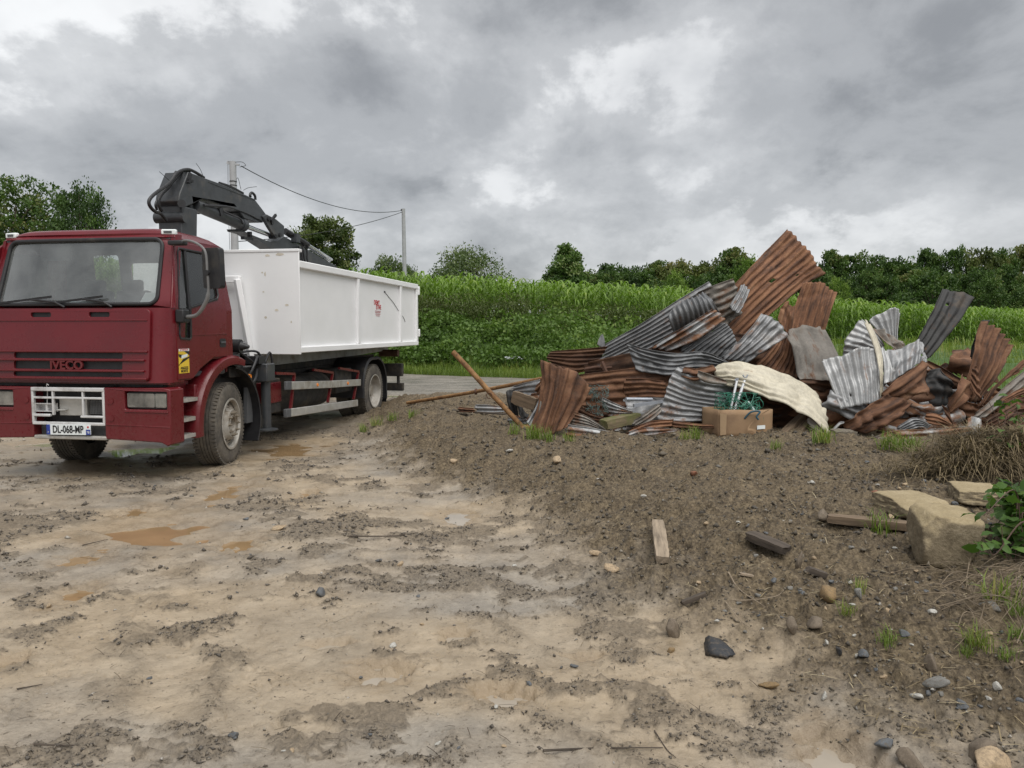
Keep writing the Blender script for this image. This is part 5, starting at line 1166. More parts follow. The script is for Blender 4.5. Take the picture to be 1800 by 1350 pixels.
sheet([[(540, 520), (580, 530)], [(560, 640), (615, 640)], [(560, 800), (615, 750)]], z7, [9.42, 9.32, 9.25], 'pale', 'narrow silver flap right of the bent beige strip', 1, 0.012, 0.008)
sheet([[(575, 548), (700, 520), (830, 452), (880, 535)], [(595, 650), (700, 610), (820, 545), (880, 570)], [(615, 765), (700, 705), (800, 640), (876, 602)]], z7, [9.5, 9.42, 9.35], 'galv', 'grey corrugated sheet with rust-spotted top edge beside the tall dark sheet', 5, 0.014, 0.010)
sheet([[(826, 440), (862, 515), (895, 595)], [(915, 265), (980, 330), (1060, 390)], [(1010, 82), (1110, 95), (1242, 138)]], z7, [10.2, 10.35, 10.5], 'tar', 'tall narrow dark grey sheet standing up at a slant against the field', 4, 0.016, 0.006)
sheet([[(545, 835), (600, 875), (700, 905)], [(710, 725), (760, 790), (830, 850)], [(868, 602), (878, 700), (905, 860)]], z7, [9.15, 9.1, 9.2], 'brown', 'crumpled dark brown sheet hanging below the rust-spotted grey sheet', 3, 0.02, 0.045)
sheet([[(265, 1060), (330, 1130), (490, 1148)], [(430, 965), (520, 1030), (640, 1060)], [(610, 848), (740, 900), (805, 905)]], z7, [9.0, 8.95, 9.05], 'brown', 'creased brown sheet twisted like cloth in front of the big upright silver sheet', 2, 0.03, 0.05)
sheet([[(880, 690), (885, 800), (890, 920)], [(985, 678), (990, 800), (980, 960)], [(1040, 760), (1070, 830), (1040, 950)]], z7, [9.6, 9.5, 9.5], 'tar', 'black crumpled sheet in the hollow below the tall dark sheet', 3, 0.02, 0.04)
sheet([[(1035, 920), (1060, 1000)], [(1120, 790), (1180, 900)], [(1192, 708), (1245, 885)]], z7, [9.3, 9.25, 9.3], 'brown', 'torn brown scrap with light edge next to the tall ribbed rust sheet', 2, 0.02, 0.035)
sheet([[(1200, 780), (1240, 880), (1285, 905)], [(1225, 620), (1310, 690), (1400, 720)], [(1250, 450), (1370, 520), (1480, 580)], [(1290, 320), (1425, 395), (1515, 505)]], z7, [9.4, 9.5, 9.6, 9.7], 'brown', 'tall ribbed dark rust sheet with stepped torn edge near the brambles', 6, 0.024, 0.010, jag=0.03)
sheet([[(1205, 588), (1240, 600)], [(1235, 450), (1275, 470)], [(1280, 320), (1340, 318)]], z7, [9.85, 9.85, 9.85], 'tar', 'black folded back of the tall ribbed dark rust sheet', 1, 0.012, 0.008)
sheet([[(1215, 650), (1205, 760)], [(1250, 650), (1245, 850)], [(1280, 655), (1275, 890)]], z7, [9.35, 9.3, 9.3], 'brown', 'short fluted rust piece at the foot of the tall ribbed rust sheet', 4, 0.016, 0.006)
sheet([[(1250, 960), (1300, 930), (1340, 900)], [(1380, 800), (1420, 760), (1470, 720)], [(1520, 690), (1580, 640), (1640, 600)]], z7, [9.2, 9.25, 9.3], 'brown', 'broad rust sheet with deep folds sloping up into the brambles', 4, 0.022, 0.014)
sheet([[(1240, 1000), (1300, 1040)], [(1400, 870), (1450, 920)], [(1560, 720), (1640, 760)], [(1680, 640), (1720, 680)]], z7, [9.0, 9.05, 9.1, 9.15], 'muddy', 'long grey strip sloping up to the brambles', 2, 0.014, 0.006)
sheet([[(1290, 1060), (1330, 1130), (1380, 1190)], [(1420, 985), (1470, 1060), (1500, 1130)], [(1545, 915), (1590, 985), (1620, 1060)]], z7, [8.75, 8.75, 8.85], 'dark', 'dark rust sheet with close ridges behind the dry grass heap', 7, 0.014, 0.012)
sheet([[(1420, 910), (1500, 900)], [(1540, 840), (1600, 880)], [(1650, 790), (1700, 850)]], z7, [9.0, 9.0, 9.0], 'rust', 'rust sheet partly covered by bramble leaves', 4, 0.014, 0.02)
sheet([[(1500, 1060), (1560, 1200)], [(1570, 980), (1640, 1130)], [(1660, 960), (1700, 1080)]], z7, [8.6, 8.6, 8.65], 'dark', 'dark ribbed scrap deep behind the dry grass and brambles', 4, 0.018, 0.03)
sheet([[(1195, 1015), (1290, 1030)], [(1190, 1080), (1295, 1100)], [(1170, 1110), (1275, 1165)]], z7, [8.9, 8.85, 8.8], 'half', 'small scrap, white above and orange below, against the close-ridged rust sheet', 1, 0.012, 0.008)
sheet([[(440, 1195), (480, 1225), (560, 1240)], [(640, 1130), (700, 1190), (760, 1245)], [(900, 1120), (930, 1170), (960, 1220)], [(1200, 1095), (1200, 1125), (1185, 1155)]], z7, [8.75, 8.7, 8.7, 8.75], 'half', 'low white sheet with an orange rust band lying flat right of the stone block', 3, 0.014, 0.012)
sheet([[(655, 1105), (700, 1135)], [(790, 1035), (830, 1100)], [(905, 1080), (890, 1115)]], z7, [8.95, 8.9, 8.9], 'galv', 'silver corner of sheet above the low white and orange one', 4, 0.012, 0.008)
sheet([[(320, 1228), (330, 1248)], [(560, 1226), (560, 1250)], [(820, 1240), (815, 1262)]], z7, [8.55, 8.5, 8.45], 'pale', 'thin pale strip flat on the soil in front of the low white sheet', 1, 0.008, 0.006)
sheet([[(850, 1000), (860, 1060)], [(960, 1010), (970, 1090)], [(1070, 1080), (1075, 1095)]], z7, [9.1, 9.05, 9.0], 'rust', 'crumpled orange-brown scrap in front of the black crumpled sheet', 3, 0.012, 0.03)
sheet([[(1000, 940), (1015, 1000)], [(1050, 970), (1075, 1080)]], z7, [9.0, 8.98], 'brown', 'pointed brown shard beside the crumpled orange-brown scrap', 1, 0.012, 0.02)
sheet([[(880, 600), (885, 650)], [(1000, 660), (1010, 720)], [(1130, 740), (1120, 780)]], z7, [9.9, 9.8, 9.7], 'brown', 'brown strip sloping down from the foot of the tall dark sheet', 1, 0.02, 0.010)
# ---- dark sheets added behind the others, standing in for shade inside the heap
sheet([[(1180, 690), (1185, 775)], [(1290, 680), (1300, 775)], [(1440, 690), (1450, 775)]], zp, [9.75, 9.65, 9.55], 'dark', 'added dark sheet standing in for the shade under the cream sheet', 5, 0.016, 0.03)
sheet([[(1420, 690), (1425, 765)], [(1560, 690), (1560, 765)], [(1720, 690), (1715, 765)]], zp, [9.75, 9.6, 9.5], 'dark', 'added dark sheet standing in for the shade under the silver sheets', 5, 0.016, 0.03)
sheet([[(1180, 600), (1180, 700)], [(1320, 590), (1330, 700)], [(1460, 620), (1460, 710)]], zp, [10.5, 10.4, 10.3], 'dark', 'added dark sheet standing in for shade in mid-heap behind the cream sheet', 5, 0.016, 0.03)
sheet([[(1030, 640), (1030, 730)], [(1120, 620), (1120, 730)], [(1220, 600), (1220, 720)]], zp, [10.3, 10.2, 10.1], 'dark', 'added dark sheet standing in for the shade below the long silver sheet', 5, 0.016, 0.02)
sheet([[(1560, 640), (1560, 720)], [(1660, 660), (1660, 730)], [(1740, 690), (1735, 745)]], zp, [10.1, 10.0, 9.9], 'dark', 'added dark sheet standing in for the shade below the tall dark slanting sheet', 4, 0.016, 0.03)

# ---- small torn scraps filling the heap's foot and hollows
def scraps():
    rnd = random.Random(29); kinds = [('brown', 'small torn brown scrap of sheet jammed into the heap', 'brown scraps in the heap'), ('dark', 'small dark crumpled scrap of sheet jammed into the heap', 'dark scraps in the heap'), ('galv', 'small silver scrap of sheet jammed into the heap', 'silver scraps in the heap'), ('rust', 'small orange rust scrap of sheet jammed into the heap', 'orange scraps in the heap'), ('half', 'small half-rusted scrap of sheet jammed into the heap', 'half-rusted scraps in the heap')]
    spots = []
    for k in range(16): spots.append((rnd.uniform(1440, 1790), rnd.uniform(690, 768), rnd.uniform(8.9, 9.5)))
    for k in range(9): spots.append((rnd.uniform(930, 1230), rnd.uniform(700, 765), rnd.uniform(9.1, 9.5)))
    for k in range(6): spots.append((rnd.uniform(1380, 1480), rnd.uniform(690, 765), rnd.uniform(9.2, 9.6)))
    for k in range(6): spots.append((rnd.uniform(1480, 1740), rnd.uniform(620, 700), rnd.uniform(9.6, 10.1)))
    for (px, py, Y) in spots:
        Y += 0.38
        kd, lab, grp = rnd.choice(kinds[:2] if 1360 < px < 1490 else kinds + kinds[1:3] + kinds[1:2]); a = rnd.uniform(-0.7, 0.7); L_ = rnd.uniform(28, 62); W_ = rnd.uniform(12, 30); ca, sa = math.cos(a), math.sin(a); y2 = rnd.uniform(-0.15, 0.25)  # dark kind drawn more often, its colour standing in for shade in the hollows
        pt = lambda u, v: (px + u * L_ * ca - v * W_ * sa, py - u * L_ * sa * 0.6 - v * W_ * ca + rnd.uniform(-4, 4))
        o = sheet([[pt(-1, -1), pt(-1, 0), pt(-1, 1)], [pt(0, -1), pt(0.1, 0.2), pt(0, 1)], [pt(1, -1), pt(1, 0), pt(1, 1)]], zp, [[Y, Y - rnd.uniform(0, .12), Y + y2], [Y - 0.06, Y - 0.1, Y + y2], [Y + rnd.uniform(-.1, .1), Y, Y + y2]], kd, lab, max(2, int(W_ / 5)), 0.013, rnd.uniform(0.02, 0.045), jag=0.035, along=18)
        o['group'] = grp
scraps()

# ---- poles
M_POLE = NT('ochre_rusty_pipe')
def _pole(t):
    n = t.noise(7, 6, 0.65); f = t.noise(40, 4, 0.65)
    c = t.ramp(n, [(0.30, (0.095, 0.045, 0.020)), (0.48, (0.22, 0.115, 0.045)), (0.66, (0.33, 0.19, 0.08))])
    c = t.mix(t.ramp(f, [(0.56, 0.0), (0.68, 0.8)]), c, (0.06, 0.032, 0.02)); return t.fin(c, 0.82, 0.0, t.bump(f, 0.3, 0.006))
M_POLE = _pole(M_POLE); M_OLDIRON = simple('old_iron', (0.085, 0.042, 0.026), 0.85, bump=0.3)
def build_poles():
    t0 = at(796, 618, 9.75); b0 = at(919, 752, 9.55); r = 0.033
    b0.z = max(gz(b0.x, b0.y) - 0.02, b0.z)
    e = empty('scrap_pole', b0); tag(e, 'thick rusty ochre pipe leaning upright against the left end of the scrap heap', 'pole')
    d = (t0 - b0); mb = MB(); mb.tube([d * k / 10 + Vector((0, 0, 0.004 * math.sin(k))) for k in range(11)], r, 14, caps=False); mb.tube([d, d * 0.9995], [r * 0.8, r * 0.8], 14); mb.build('pipe', M_POLE, e, smooth=True)
    mb = MB(); c = d * 0.42 + Vector((-0.05, -0.03, 0)); mb.tube([c + Vector((0.035 * math.cos(a), 0, 0.035 * math.sin(a))) for a in np.linspace(0, 5.2, 14)], 0.006, 6); mb.build('wire_hook', M_OLDIRON, e, smooth=True)
    mb = MB(); mb.tube([Vector((0, 0, -0.02)), Vector((0.10, -0.02, -0.0))], [0.055, 0.05], 12); mb.build('foot', M_POLE, e, smooth=True)
    # long pole: one end on the soil, the other carried by the heap
    p1 = at(1062, 642, 10.3); g = at(716, 703, 13.9); g.z = gz(g.x, g.y) + 0.035
    e = empty('scrap_pole', g); tag(e, 'very long rusty ochre pipe lying low from the road side into the scrap heap', 'pole')
    d = p1 - g; mb = MB(); mb.tube([d * k / 14 + Vector((0, 0, -0.03 * math.sin(math.pi * k / 14))) for k in range(15)], 0.030, 14); mb.build('pipe', M_POLE, e, smooth=True)
    mb = MB(); c = d * 0.42 - Vector((0, 0, 0.03)); mb.lathe([(-0.02, 0.05), (0.02, 0.05)], c, 'x', 12); mb.build('pipe_clamp', M_OLDIRON, e)
    mb = MB(); a = at(*z4(1390, 310), 10.25) - g; b = at(*z4(1500, 295), 10.2) - g; c = at(*z4(1545, 345), 10.2) - g; mb.tube(spline([a, b, c], 10), 0.02, 8)
    mb.tube([a, at(*z4(1600, 297), 10.2) - g], 0.016, 8); mb.bar(at(*z4(1520, 250), 10.15) - g, at(*z4(1560, 345), 10.1) - g, 0.05, 0.03); mb.build('bracket', M_OLDIRON, e)
build_poles()

# ---- short pipes and timber
M_TUBE = simple('dull_zinc_tube', (0.42, 0.45, 0.50), 0.4, 0.6)
for (a, b, Y, lab) in (((0, 638), (205, 640), 9.25, 'short silver tube end poking out above a square silver bar'), ((62, 688), (290, 655), 9.15, 'square silver bar lying beside the bulging silver sheet')):
    p = at(*z6(*a), Y); q = at(*z6(*b), Y + 0.15); mb = MB()
    if 'tube' in lab: mb.tube([Vector((0, 0, 0)), q - p], 0.024, 14)
    else: mb.bar(Vector((0, 0, 0)), q - p, 0.035, 0.035)
    o = mb.build('metal_tube' if 'tube' in lab else 'metal_bar', M_TUBE, smooth='tube' in lab); o.location = p; tag(o, lab, 'metal bar')
def wood_mat(name, c, moss=0.0):
    t = NT(name); g = t.noise(4, 6, 0.65, stretch=(1, 9, 9)); f = t.noise(30, 4)
    col = t.ramp(g, [(0.3, tuple(v * 0.5 for v in c)), (0.5, c), (0.72, tuple(v * 1.45 for v in c))])
    if moss: col = t.mix(t.ramp(t.noise(5, 6, 0.6, off=(3, 3, 3)), [(0.50 - moss * 0.2, 0.0), (0.62, 0.9)]), col, (0.10, 0.115, 0.03))
    return t.fin(col, 0.88, 0.0, t.bump(g, 0.5, 0.01))
M_WOOD = wood_mat('weathered_timber', (0.16, 0.115, 0.075)); M_MOSS = wood_mat('mossy_timber', (0.17, 0.13, 0.08), 0.8); M_DWOOD = wood_mat('dark_wet_timber', (0.07, 0.055, 0.042))
def timber(name, p, q, w, h, m, label, cat='timber', seed=0, up=(0, 0, 1)):
    """a sawn or split length of wood along local x, rough ends"""
    d = q - p; L = d.length; rnd = np.random.RandomState(seed + 3); n = 14
    vs = []
    for i in range(n):
        t = i / (n - 1); k = 1 - 0.12 * (abs(t - 0.5) * 2) ** 6
        for (a, b) in ((-1, -1), (0.1, -1.05), (1, -1), (1.03, 0.1), (1, 1), (-0.1, 1.06), (-1, 1), (-1.04, 0)):
            vs.append((t * L + (rnd.rand() - .5) * 0.025 * (i in (0, n - 1)), a * w / 2 * k * (1 + 0.10 * (rnd.rand() - .5)), b * h / 2 * k * (1 + 0.14 * (rnd.rand() - .5))))
    fs = []
    for i in range(n - 1):
        for k in range(8): fs.append((i * 8 + k, (i + 1) * 8 + k, (i + 1) * 8 + (k + 1) % 8, i * 8 + (k + 1) % 8))
    fs += [tuple(range(8)), tuple((n - 1) * 8 + k for k in reversed(range(8)))]
    mb = MB(); mb.add(vs, fs); o = mb.build(name, m, smooth=True, angle=50); o.location = p
    o.rotation_euler = Vector(d).to_track_quat('X', 'Z').to_euler(); return tag(o, label, cat)
timber('timber_log', at(*z4(1530, 748), 9.0), at(*z4(1795, 690), 9.3), 0.16, 0.11, M_MOSS, 'green mossy split timber lying right of the wire netting', seed=1)
timber('wooden_plank', at(*z4(820, 530), 9.65), at(*z4(1000, 590), 9.4), 0.06, 0.16, M_WOOD, 'broad brown plank wedged behind the upright brown fanned sheet', seed=2)
timber('wooden_plank', at(*z6(1230, 930), 8.95), at(*z6(1400, 770), 9.2), 0.10, 0.06, M_WOOD, 'splintered plank slanting up under the cream sheet', seed=3)
timber('wooden_plank', at(*z6(1330, 950), 8.9), at(*z6(1440, 810), 9.1), 0.09, 0.05, M_WOOD, 'frayed board under the cream sheet beside the splintered plank', seed=4)
timber('wooden_block', at(*z6(1640, 950), 8.75), at(*z6(1790, 950), 8.75), 0.25, 0.20, wood_mat('grey_block', (0.15, 0.13, 0.10)), 'square grey block on the soil at the tip of the cream sheet', 'block', 5)
timber('wooden_board', at(*z4(380, 640), 11.2), at(*z4(760, 665), 10.7), 0.08, 0.02, M_DWOOD, 'thin dark board under the pale curved offcut', seed=6)

# ---- wire netting tangle
def tangle(name, centre, size, n, r, m, label, cat, seed, loops=5, z_min=None):
    rnd = np.random.RandomState(seed); mb = MB()
    for k in range(n):
        p = (rnd.rand(3) - 0.5) * np.array(size); pts = []
        d = rnd.randn(3); d /= np.linalg.norm(d)
        for s in range(loops):
            pts.append(Vector(p)); d = d + rnd.randn(3) * 0.9; d /= np.linalg.norm(d); p = p + d * min(size) * 0.30
            p = np.clip(p, -np.array(size) * 0.55, np.array(size) * 0.55)
        mb.tube(spline(pts, loops * 4), r, 4, caps=False)
    o = mb.build(name, m, smooth=True); o.location = centre; return tag(o, label, cat)
tangle('wire_netting', at(*z4(1475, 590), 9.2), (0.26, 0.12, 0.42), 85, 0.0032, simple('green_grey_wire', (0.075, 0.115, 0.105), 0.6), 'tangled grey-green wire netting hanging on the rusty sheets', 'wire netting', 5)

# ---- cardboard box and what stands in it
M_CARD = simple('brown_cardboard', (0.285, 0.185, 0.105), 0.85, vary=0.12, scale=3, dirt=(0.16, 0.10, 0.06), dirt_amt=0.35)
def build_box():
    a = at(1264, 781, 8.9); b = at(1357, 777, 8.98); a.z = gz(a.x, a.y) - 0.02; b.z = a.z; vx = (b - a); vx.z = 0; w = vx.length; vx.normalize(); vy = Vector((-vx.y, vx.x, 0)); h = 0.335; dp = 0.36
    ang = math.atan2(vx.y, vx.x); e = empty('cardboard_box', a, ang); tag(e, 'open brown cardboard box of green netting and tubes at the foot of the heap', 'box')
    nb = 10
    def wall(p, q, name, out, topw=0.0):
        mb = MB(); vs = []
        p = Vector(p); q = Vector(q); o = Vector(out)
        def P(i, j):
            s = i / nb; t = j / 5; bulge = 0.018 * math.sin(math.pi * s) * math.sin(math.pi * (0.3 + 0.5 * t))
            x = p.lerp(q, s); return x + o * (bulge + topw * t) + Vector((0, 0, h * t * (1 + 0.012 * math.sin(7 * s))))
        mb.grid(P, nb + 1, 6); ob = mb.build(name, M_CARD, e, smooth=True); sd = ob.modifiers.new('thickness', 'SOLIDIFY'); sd.thickness = 0.007; return ob
    sl = -0.10 * 0
    f = wall((0, 0, 0), (w, 0, 0), 'front_panel', (0, -1, 0)); wall((-0.075, dp, 0), (w - 0.05, dp, 0), 'back_panel', (0, 1, 0))
    wall((0, 0, 0), (-0.075, dp, 0), 'side_panel', (-1, 0, 0)); wall((w, 0, 0), (w - 0.05, dp, 0), 'side_panel', (1, 0, 0))
    mb = MB(); mb.bb(0, w - 0.02, 0.01, dp - 0.01, 0.0, 0.01); mb.build('bottom_panel', M_CARD, e)
    mb = MB(); mb.add([(w - 0.10, -0.024, 0.11), (w - 0.20, -0.026, 0.105), (w - 0.20, -0.026, 0.15), (w - 0.10, -0.024, 0.155)], [(0, 1, 2, 3)]); mb.build('label', M_PAPER, e)
    mb = MB()
    pts = spline([(w * 0.92, -0.02, h), (w * 0.75, -0.05, h * 0.85), (w * 0.56, -0.06, h * 0.55), (w * 0.5, -0.07, h * 0.35), (w * 0.6, -0.09, 0.10), (w * 0.72, -0.10, -0.02)], 22)
    vs = []; [vs.extend([p + Vector((0.012, 0, 0.010)), p - Vector((0.012, 0, 0.010))]) for p in pts]
    mb.add(vs, [(2 * i, 2 * i + 1, 2 * i + 3, 2 * i + 2) for i in range(len(pts) - 1)]); mb.build('torn_strap', M_CARD, e)
    mb = MB(); mb.add([(0.0, -0.012, 0.30), (0.075, -0.028, 0.29), (0.07, -0.03, 0.05), (0.005, -0.016, 0.04)], [(0, 1, 2, 3)]); mb.build('tape', simple('brown_tape', (0.36, 0.25, 0.15), 0.4), e)
    # contents: things of their own
    wp = lambda x, y, z: a + vx * x + vy * y + Vector((0, 0, z))
    M_AL = simple('bright_aluminium', (0.70, 0.71, 0.72), 0.35, 0.5, vary=0.08)
    for k, (p, q, lab) in enumerate((((810, 800), (880, 488), 'left one of two white metal tubes standing in the cardboard box, more upright'), ((835, 800), (945, 478), 'white metal tube in the cardboard box with forked top, more slanted'))):
        P0 = at(*z6(*p), a.y + 0.13); Q0 = at(*z6(*q), a.y + 0.26); ee = empty('metal_tube', P0); tag(ee, lab.replace('left one of two white metal tubes', 'thin white metal tube'), 'tube')
        d = Q0 - P0; mb = MB(); mb.tube([Vector((0, 0, 0)), d], 0.016 if k == 0 else 0.019, 12); mb.build('shaft', M_AL, ee, smooth=True)
        mb = MB(); mb.tube([d, d + Vector((0.0, 0, 0.025))], [0.02, 0.02], 10)
        if k: mb.tube([d, d + Vector((-0.03, 0, 0.05))], 0.009, 8); mb.tube([d, d + Vector((0.03, 0, 0.05))], 0.009, 8)
        else: mb.tube([d + Vector((-0.03, 0, 0.0)), d + Vector((0.01, 0, 0.01))], 0.009, 8)
        mb.build('end_fitting', M_TUBE, ee, smooth=True)
    c = wp(w * 0.45, dp * 0.4, h + 0.02)
    tangle('netting', c, (w * 0.72, dp * 0.6, 0.30), 120, 0.0042, simple('green_plastic_net', (0.035, 0.17, 0.115), 0.5, vary=0.35), 'tangled green plastic netting heaped in the cardboard box', 'netting', 8, 6)
    mb = MB(); p = at(*z6(960, 660), a.y + 0.14); q = at(*z6(1045, 775), a.y + 0.08); mb.tube([Vector((0, 0, 0)), q - p], 0.024, 14); o = mb.build('plastic_tube', simple('frosted_plastic', (0.40, 0.50, 0.48), 0.3), smooth=True); o.location = p; tag(o, 'frosted plastic tube leaning out of the green netting in the box', 'tube')
    mb = MB(); mb.tube(spline([at(*z6(940, 790), a.y + .02), at(*z6(990, 740), a.y + .0), at(*z6(1060, 735), a.y - .01), at(*z6(1035, 775), a.y - .02), at(*z6(1050, 800), a.y - .02)], 24), 0.011, 8); o = mb.build('cord', simple('blue_green_cord', (0.02, 0.07, 0.10), 0.5), smooth=True)
    me = o.data; cc = Vector(me.vertices[0].co); me.transform(Matrix.Translation(-cc)); o.location = cc; tag(o, 'dark blue cord looped over the rim of the cardboard box', 'cord')
build_box()
# ================================================================== road, bank, field
def footY(x): return 25.45 - 0.58 * np.clip(x, -60, 22) - 0.1 * np.maximum(np.asarray(x, float) - 22, 0)
def cornY(x):
    x = np.asarray(x, float)
    return np.where(x < -5, footY(x) + 5.0, np.interp(x, [-5, 5, 30, 100, 300], [33.35, 34.6, 44.0, 70.0, 120.0]))
def zf(x, y):
    xc = np.clip(x, -45, 35); return 1.62 - 0.050 * xc - 0.016 * np.minimum(xc + 5, 0) + 0.030 * np.clip(y - 35, 0, 130) + 0.004 * np.maximum(y - 165, 0)
def bank_z(x, y):
    x = np.asarray(x, float); y = np.asarray(y, float); f = footY(x); c = cornY(x)
    t = np.clip((y - f) / (c - f), 0, 1); s = t * t * (3 - 2 * t); k = sstep(0, 14, x)
    prof = (0.75 * s + 0.25 * t) * (1 - k) + (0.35 * s + 0.65 * t) * k
    z = zf(x, np.maximum(y, c)) * prof
    return z + (fbm(x * 0.45, y * 0.45, 301, 3) - 0.5) * 0.8 * np.clip(t * 3, 0, 1) * (1 - sstep(0.9, 1.0, t)) + 0.02
def grid_mesh(name, xs_, ys_, zfun):
    X, Y = np.meshgrid(xs_, ys_); Z = zfun(X, Y); n, m = X.shape; idx = np.arange(n * m).reshape(n, m)
    q = np.stack([idx[:-1, :-1], idx[:-1, 1:], idx[1:, 1:], idx[1:, :-1]], -1).reshape(-1, 4)
    return np_mesh(name, np.stack([X.ravel(), Y.ravel(), Z.ravel()], 1), q)
def build_land():
    # gravel road strip along the foot of the bank
    u = np.linspace(-46, 40, 260); v = np.linspace(0, 1, 14)
    U_, V_ = np.meshgrid(u, v); F_ = footY(U_); near = F_ - 8.0 - 0.8 * (fbm(U_ * 0.4, U_ * 0, 311, 3) - 0.5)
    Y_ = near + (F_ + 0.35 + 0.5 * (fbm(U_ * 0.9, U_ * 0 + 4, 312, 3) - 0.5) - near) * V_
    Z_ = 0.012 + 0.05 * np.sin(np.pi * np.clip(V_, 0, 1)) + (fbm(U_ * 1.2, Y_ * 1.2, 313, 3) - 0.5) * 0.03
    Z_[0] = -0.06
    n, m = U_.shape; idx = np.arange(n * m).reshape(n, m)
    q = np.stack([idx[:-1, :-1], idx[:-1, 1:], idx[1:, 1:], idx[1:, :-1]], -1).reshape(-1, 4)
    me = np_mesh('road', np.stack([U_.ravel(), Y_.ravel(), Z_.ravel()], 1), q)
    t = NT('wet_gravel_road'); a = t.noise(0.7, 6, 0.6); b = t.noise(14, 5, 0.7); c = t.noise(60, 3, 0.6)
    d_ = t.noise(1.6, 6, 0.7, stretch=(0.45, 1.6, 1), off=(3, 3, 0)); col = t.ramp(t.math('ADD', t.math('MULTIPLY', d_, 0.6), t.math('MULTIPLY', b, 0.4)), [(0.36, (0.075, 0.066, 0.052)), (0.48, (0.15, 0.136, 0.112)), (0.62, (0.27, 0.248, 0.21))])
    t.fin(col, t.ramp(d_, [(0.38, 0.25), (0.56, 0.8)]), 0.0, t.bump(t.math('ADD', b, c), 0.4, 0.02)); tag(link('road', me, t.m), kind='structure')
    # grassy bank and field soil
    xs_ = np.concatenate([np.linspace(-220, -48, 14), np.linspace(-46, 50, 160), np.linspace(54, 400, 24)])
    vv = np.concatenate([np.linspace(0, 14, 60), np.linspace(15, 60, 30), np.array([70, 90, 120, 160, 220, 320, 500, 900, 1600])])
    X = np.repeat(xs_[None, :], len(vv), 0); Y = footY(X) + vv[:, None]; Z = bank_z(X, Y); Z[0] -= 0.08
    n, m = X.shape; idx = np.arange(n * m).reshape(n, m)
    q = np.stack([idx[:-1, :-1], idx[:-1, 1:], idx[1:, 1:], idx[1:, :-1]], -1).reshape(-1, 4)
    me = np_mesh('field', np.stack([X.ravel(), Y.ravel(), Z.ravel()], 1), q)
    t = NT('grassy_earth'); a = t.noise(0.8, 6, 0.62); b = t.noise(9, 5, 0.65)
    col = t.ramp(t.math('ADD', t.math('MULTIPLY', a, 0.5), t.math('MULTIPLY', b, 0.5)), [(0.3, (0.028, 0.055, 0.014)), (0.5, (0.055, 0.105, 0.024)), (0.7, (0.095, 0.155, 0.040))])
    t.fin(col, 0.9, 0.0, t.bump(b, 0.6, 0.05)); tag(link('field', me, t.m), kind='structure')
build_land()

# ================================================================== foliage helpers
def leaf_mat(name, dark, light, trans=0.35, rough=0.5, alt=None):
    """leaf colour picked by the 'tint' value each leaf carries (its kind and age), a little by the plant"""
    t = NT(name); inf = t.n('ShaderNodeObjectInfo')
    f = t.math('ADD', t.attr('tint'), t.math('MULTIPLY', t.math('SUBTRACT', inf.outputs['Random'], 0.5), 0.35), clamp=True)
    stops = [(0.0, dark), (0.75, light)]
    if alt: stops.append((1.0, alt))
    col = t.ramp(f, stops); t.set('Base Color', col); t.set('Roughness', rough); t.b.inputs['Specular IOR Level'].default_value = 0.35
    tr = t.n('ShaderNodeBsdfTranslucent'); t.l(t.mix(1.0, col, (1.0, 1.15, 0.55), 'MULTIPLY'), tr.inputs[0])
    ms = t.n('ShaderNodeMixShader'); ms.inputs[0].default_value = trans; t.l(t.b.outputs[0], ms.inputs[1]); t.l(tr.outputs[0], ms.inputs[2]); t.l(ms.outputs[0], t.out.inputs[0])
    return t.m
def leaves(P, size, tint, rs, up=0.35, aspect=0.5, out=None):
    """diamond leaves at points P (n,3): returns verts, quads, tint per vertex"""
    n = len(P); d = rs.randn(n, 3); d[:, 2] += up * 0.5
    if out is not None: d += out * 1.1
    d /= np.linalg.norm(d, axis=1, keepdims=True) + 1e-9
    w = rs.randn(n, 3); w[:, 2] += 0.0; w -= d * (w * d).sum(1, keepdims=True); w /= np.linalg.norm(w, axis=1, keepdims=True) + 1e-9
    nn = np.cross(d, w); s = np.asarray(size).reshape(-1, 1) * np.ones((n, 1))
    a = P - d * s * 0.5; c = P + d * s * 0.5 - nn * s * 0.12; b = P + w * s * aspect * 0.5 + nn * s * 0.06; e = P - w * s * aspect * 0.5 + nn * s * 0.06
    V_ = np.stack([a, b, c, e], 1).reshape(-1, 3); Q = np.arange(4 * n).reshape(n, 4)
    return V_, Q, np.repeat(tint, 4)
def leaf_mesh(name, parts):
    vs, qs, ts, k = [], [], [], 0
    for V_, Q, T in parts: vs.append(V_); qs.append(Q + k); ts.append(T); k += len(V_)
    me = np_mesh(name, np.concatenate(vs), np.concatenate(qs), smooth=False); add_attr(me, 'tint', np.concatenate(ts)); return me

M_BARK = simple('tree_bark', (0.085, 0.068, 0.05), 0.9, scale=3, bump=0.5)
M_OAK = leaf_mat('oak_leaves', (0.030, 0.063, 0.015), (0.090, 0.158, 0.033), 0.25, 0.55, (0.173, 0.180, 0.060))
M_OAKB = leaf_mat('yellowish_oak_leaves', (0.045, 0.069, 0.018), (0.143, 0.173, 0.045), 0.25, 0.55, (0.247, 0.225, 0.090))
M_LIME = leaf_mat('lime_tree_leaves', (0.045, 0.075, 0.021), (0.135, 0.173, 0.051), 0.28, 0.5, (0.390, 0.375, 0.165))
M_WILL = leaf_mat('willow_leaves', (0.048, 0.083, 0.030), (0.143, 0.195, 0.075), 0.3, 0.5, (0.225, 0.262, 0.120))
M_FRESH = leaf_mat('fresh_green_leaves', (0.068, 0.128, 0.021), (0.188, 0.285, 0.053), 0.35, 0.5, (0.300, 0.375, 0.090))
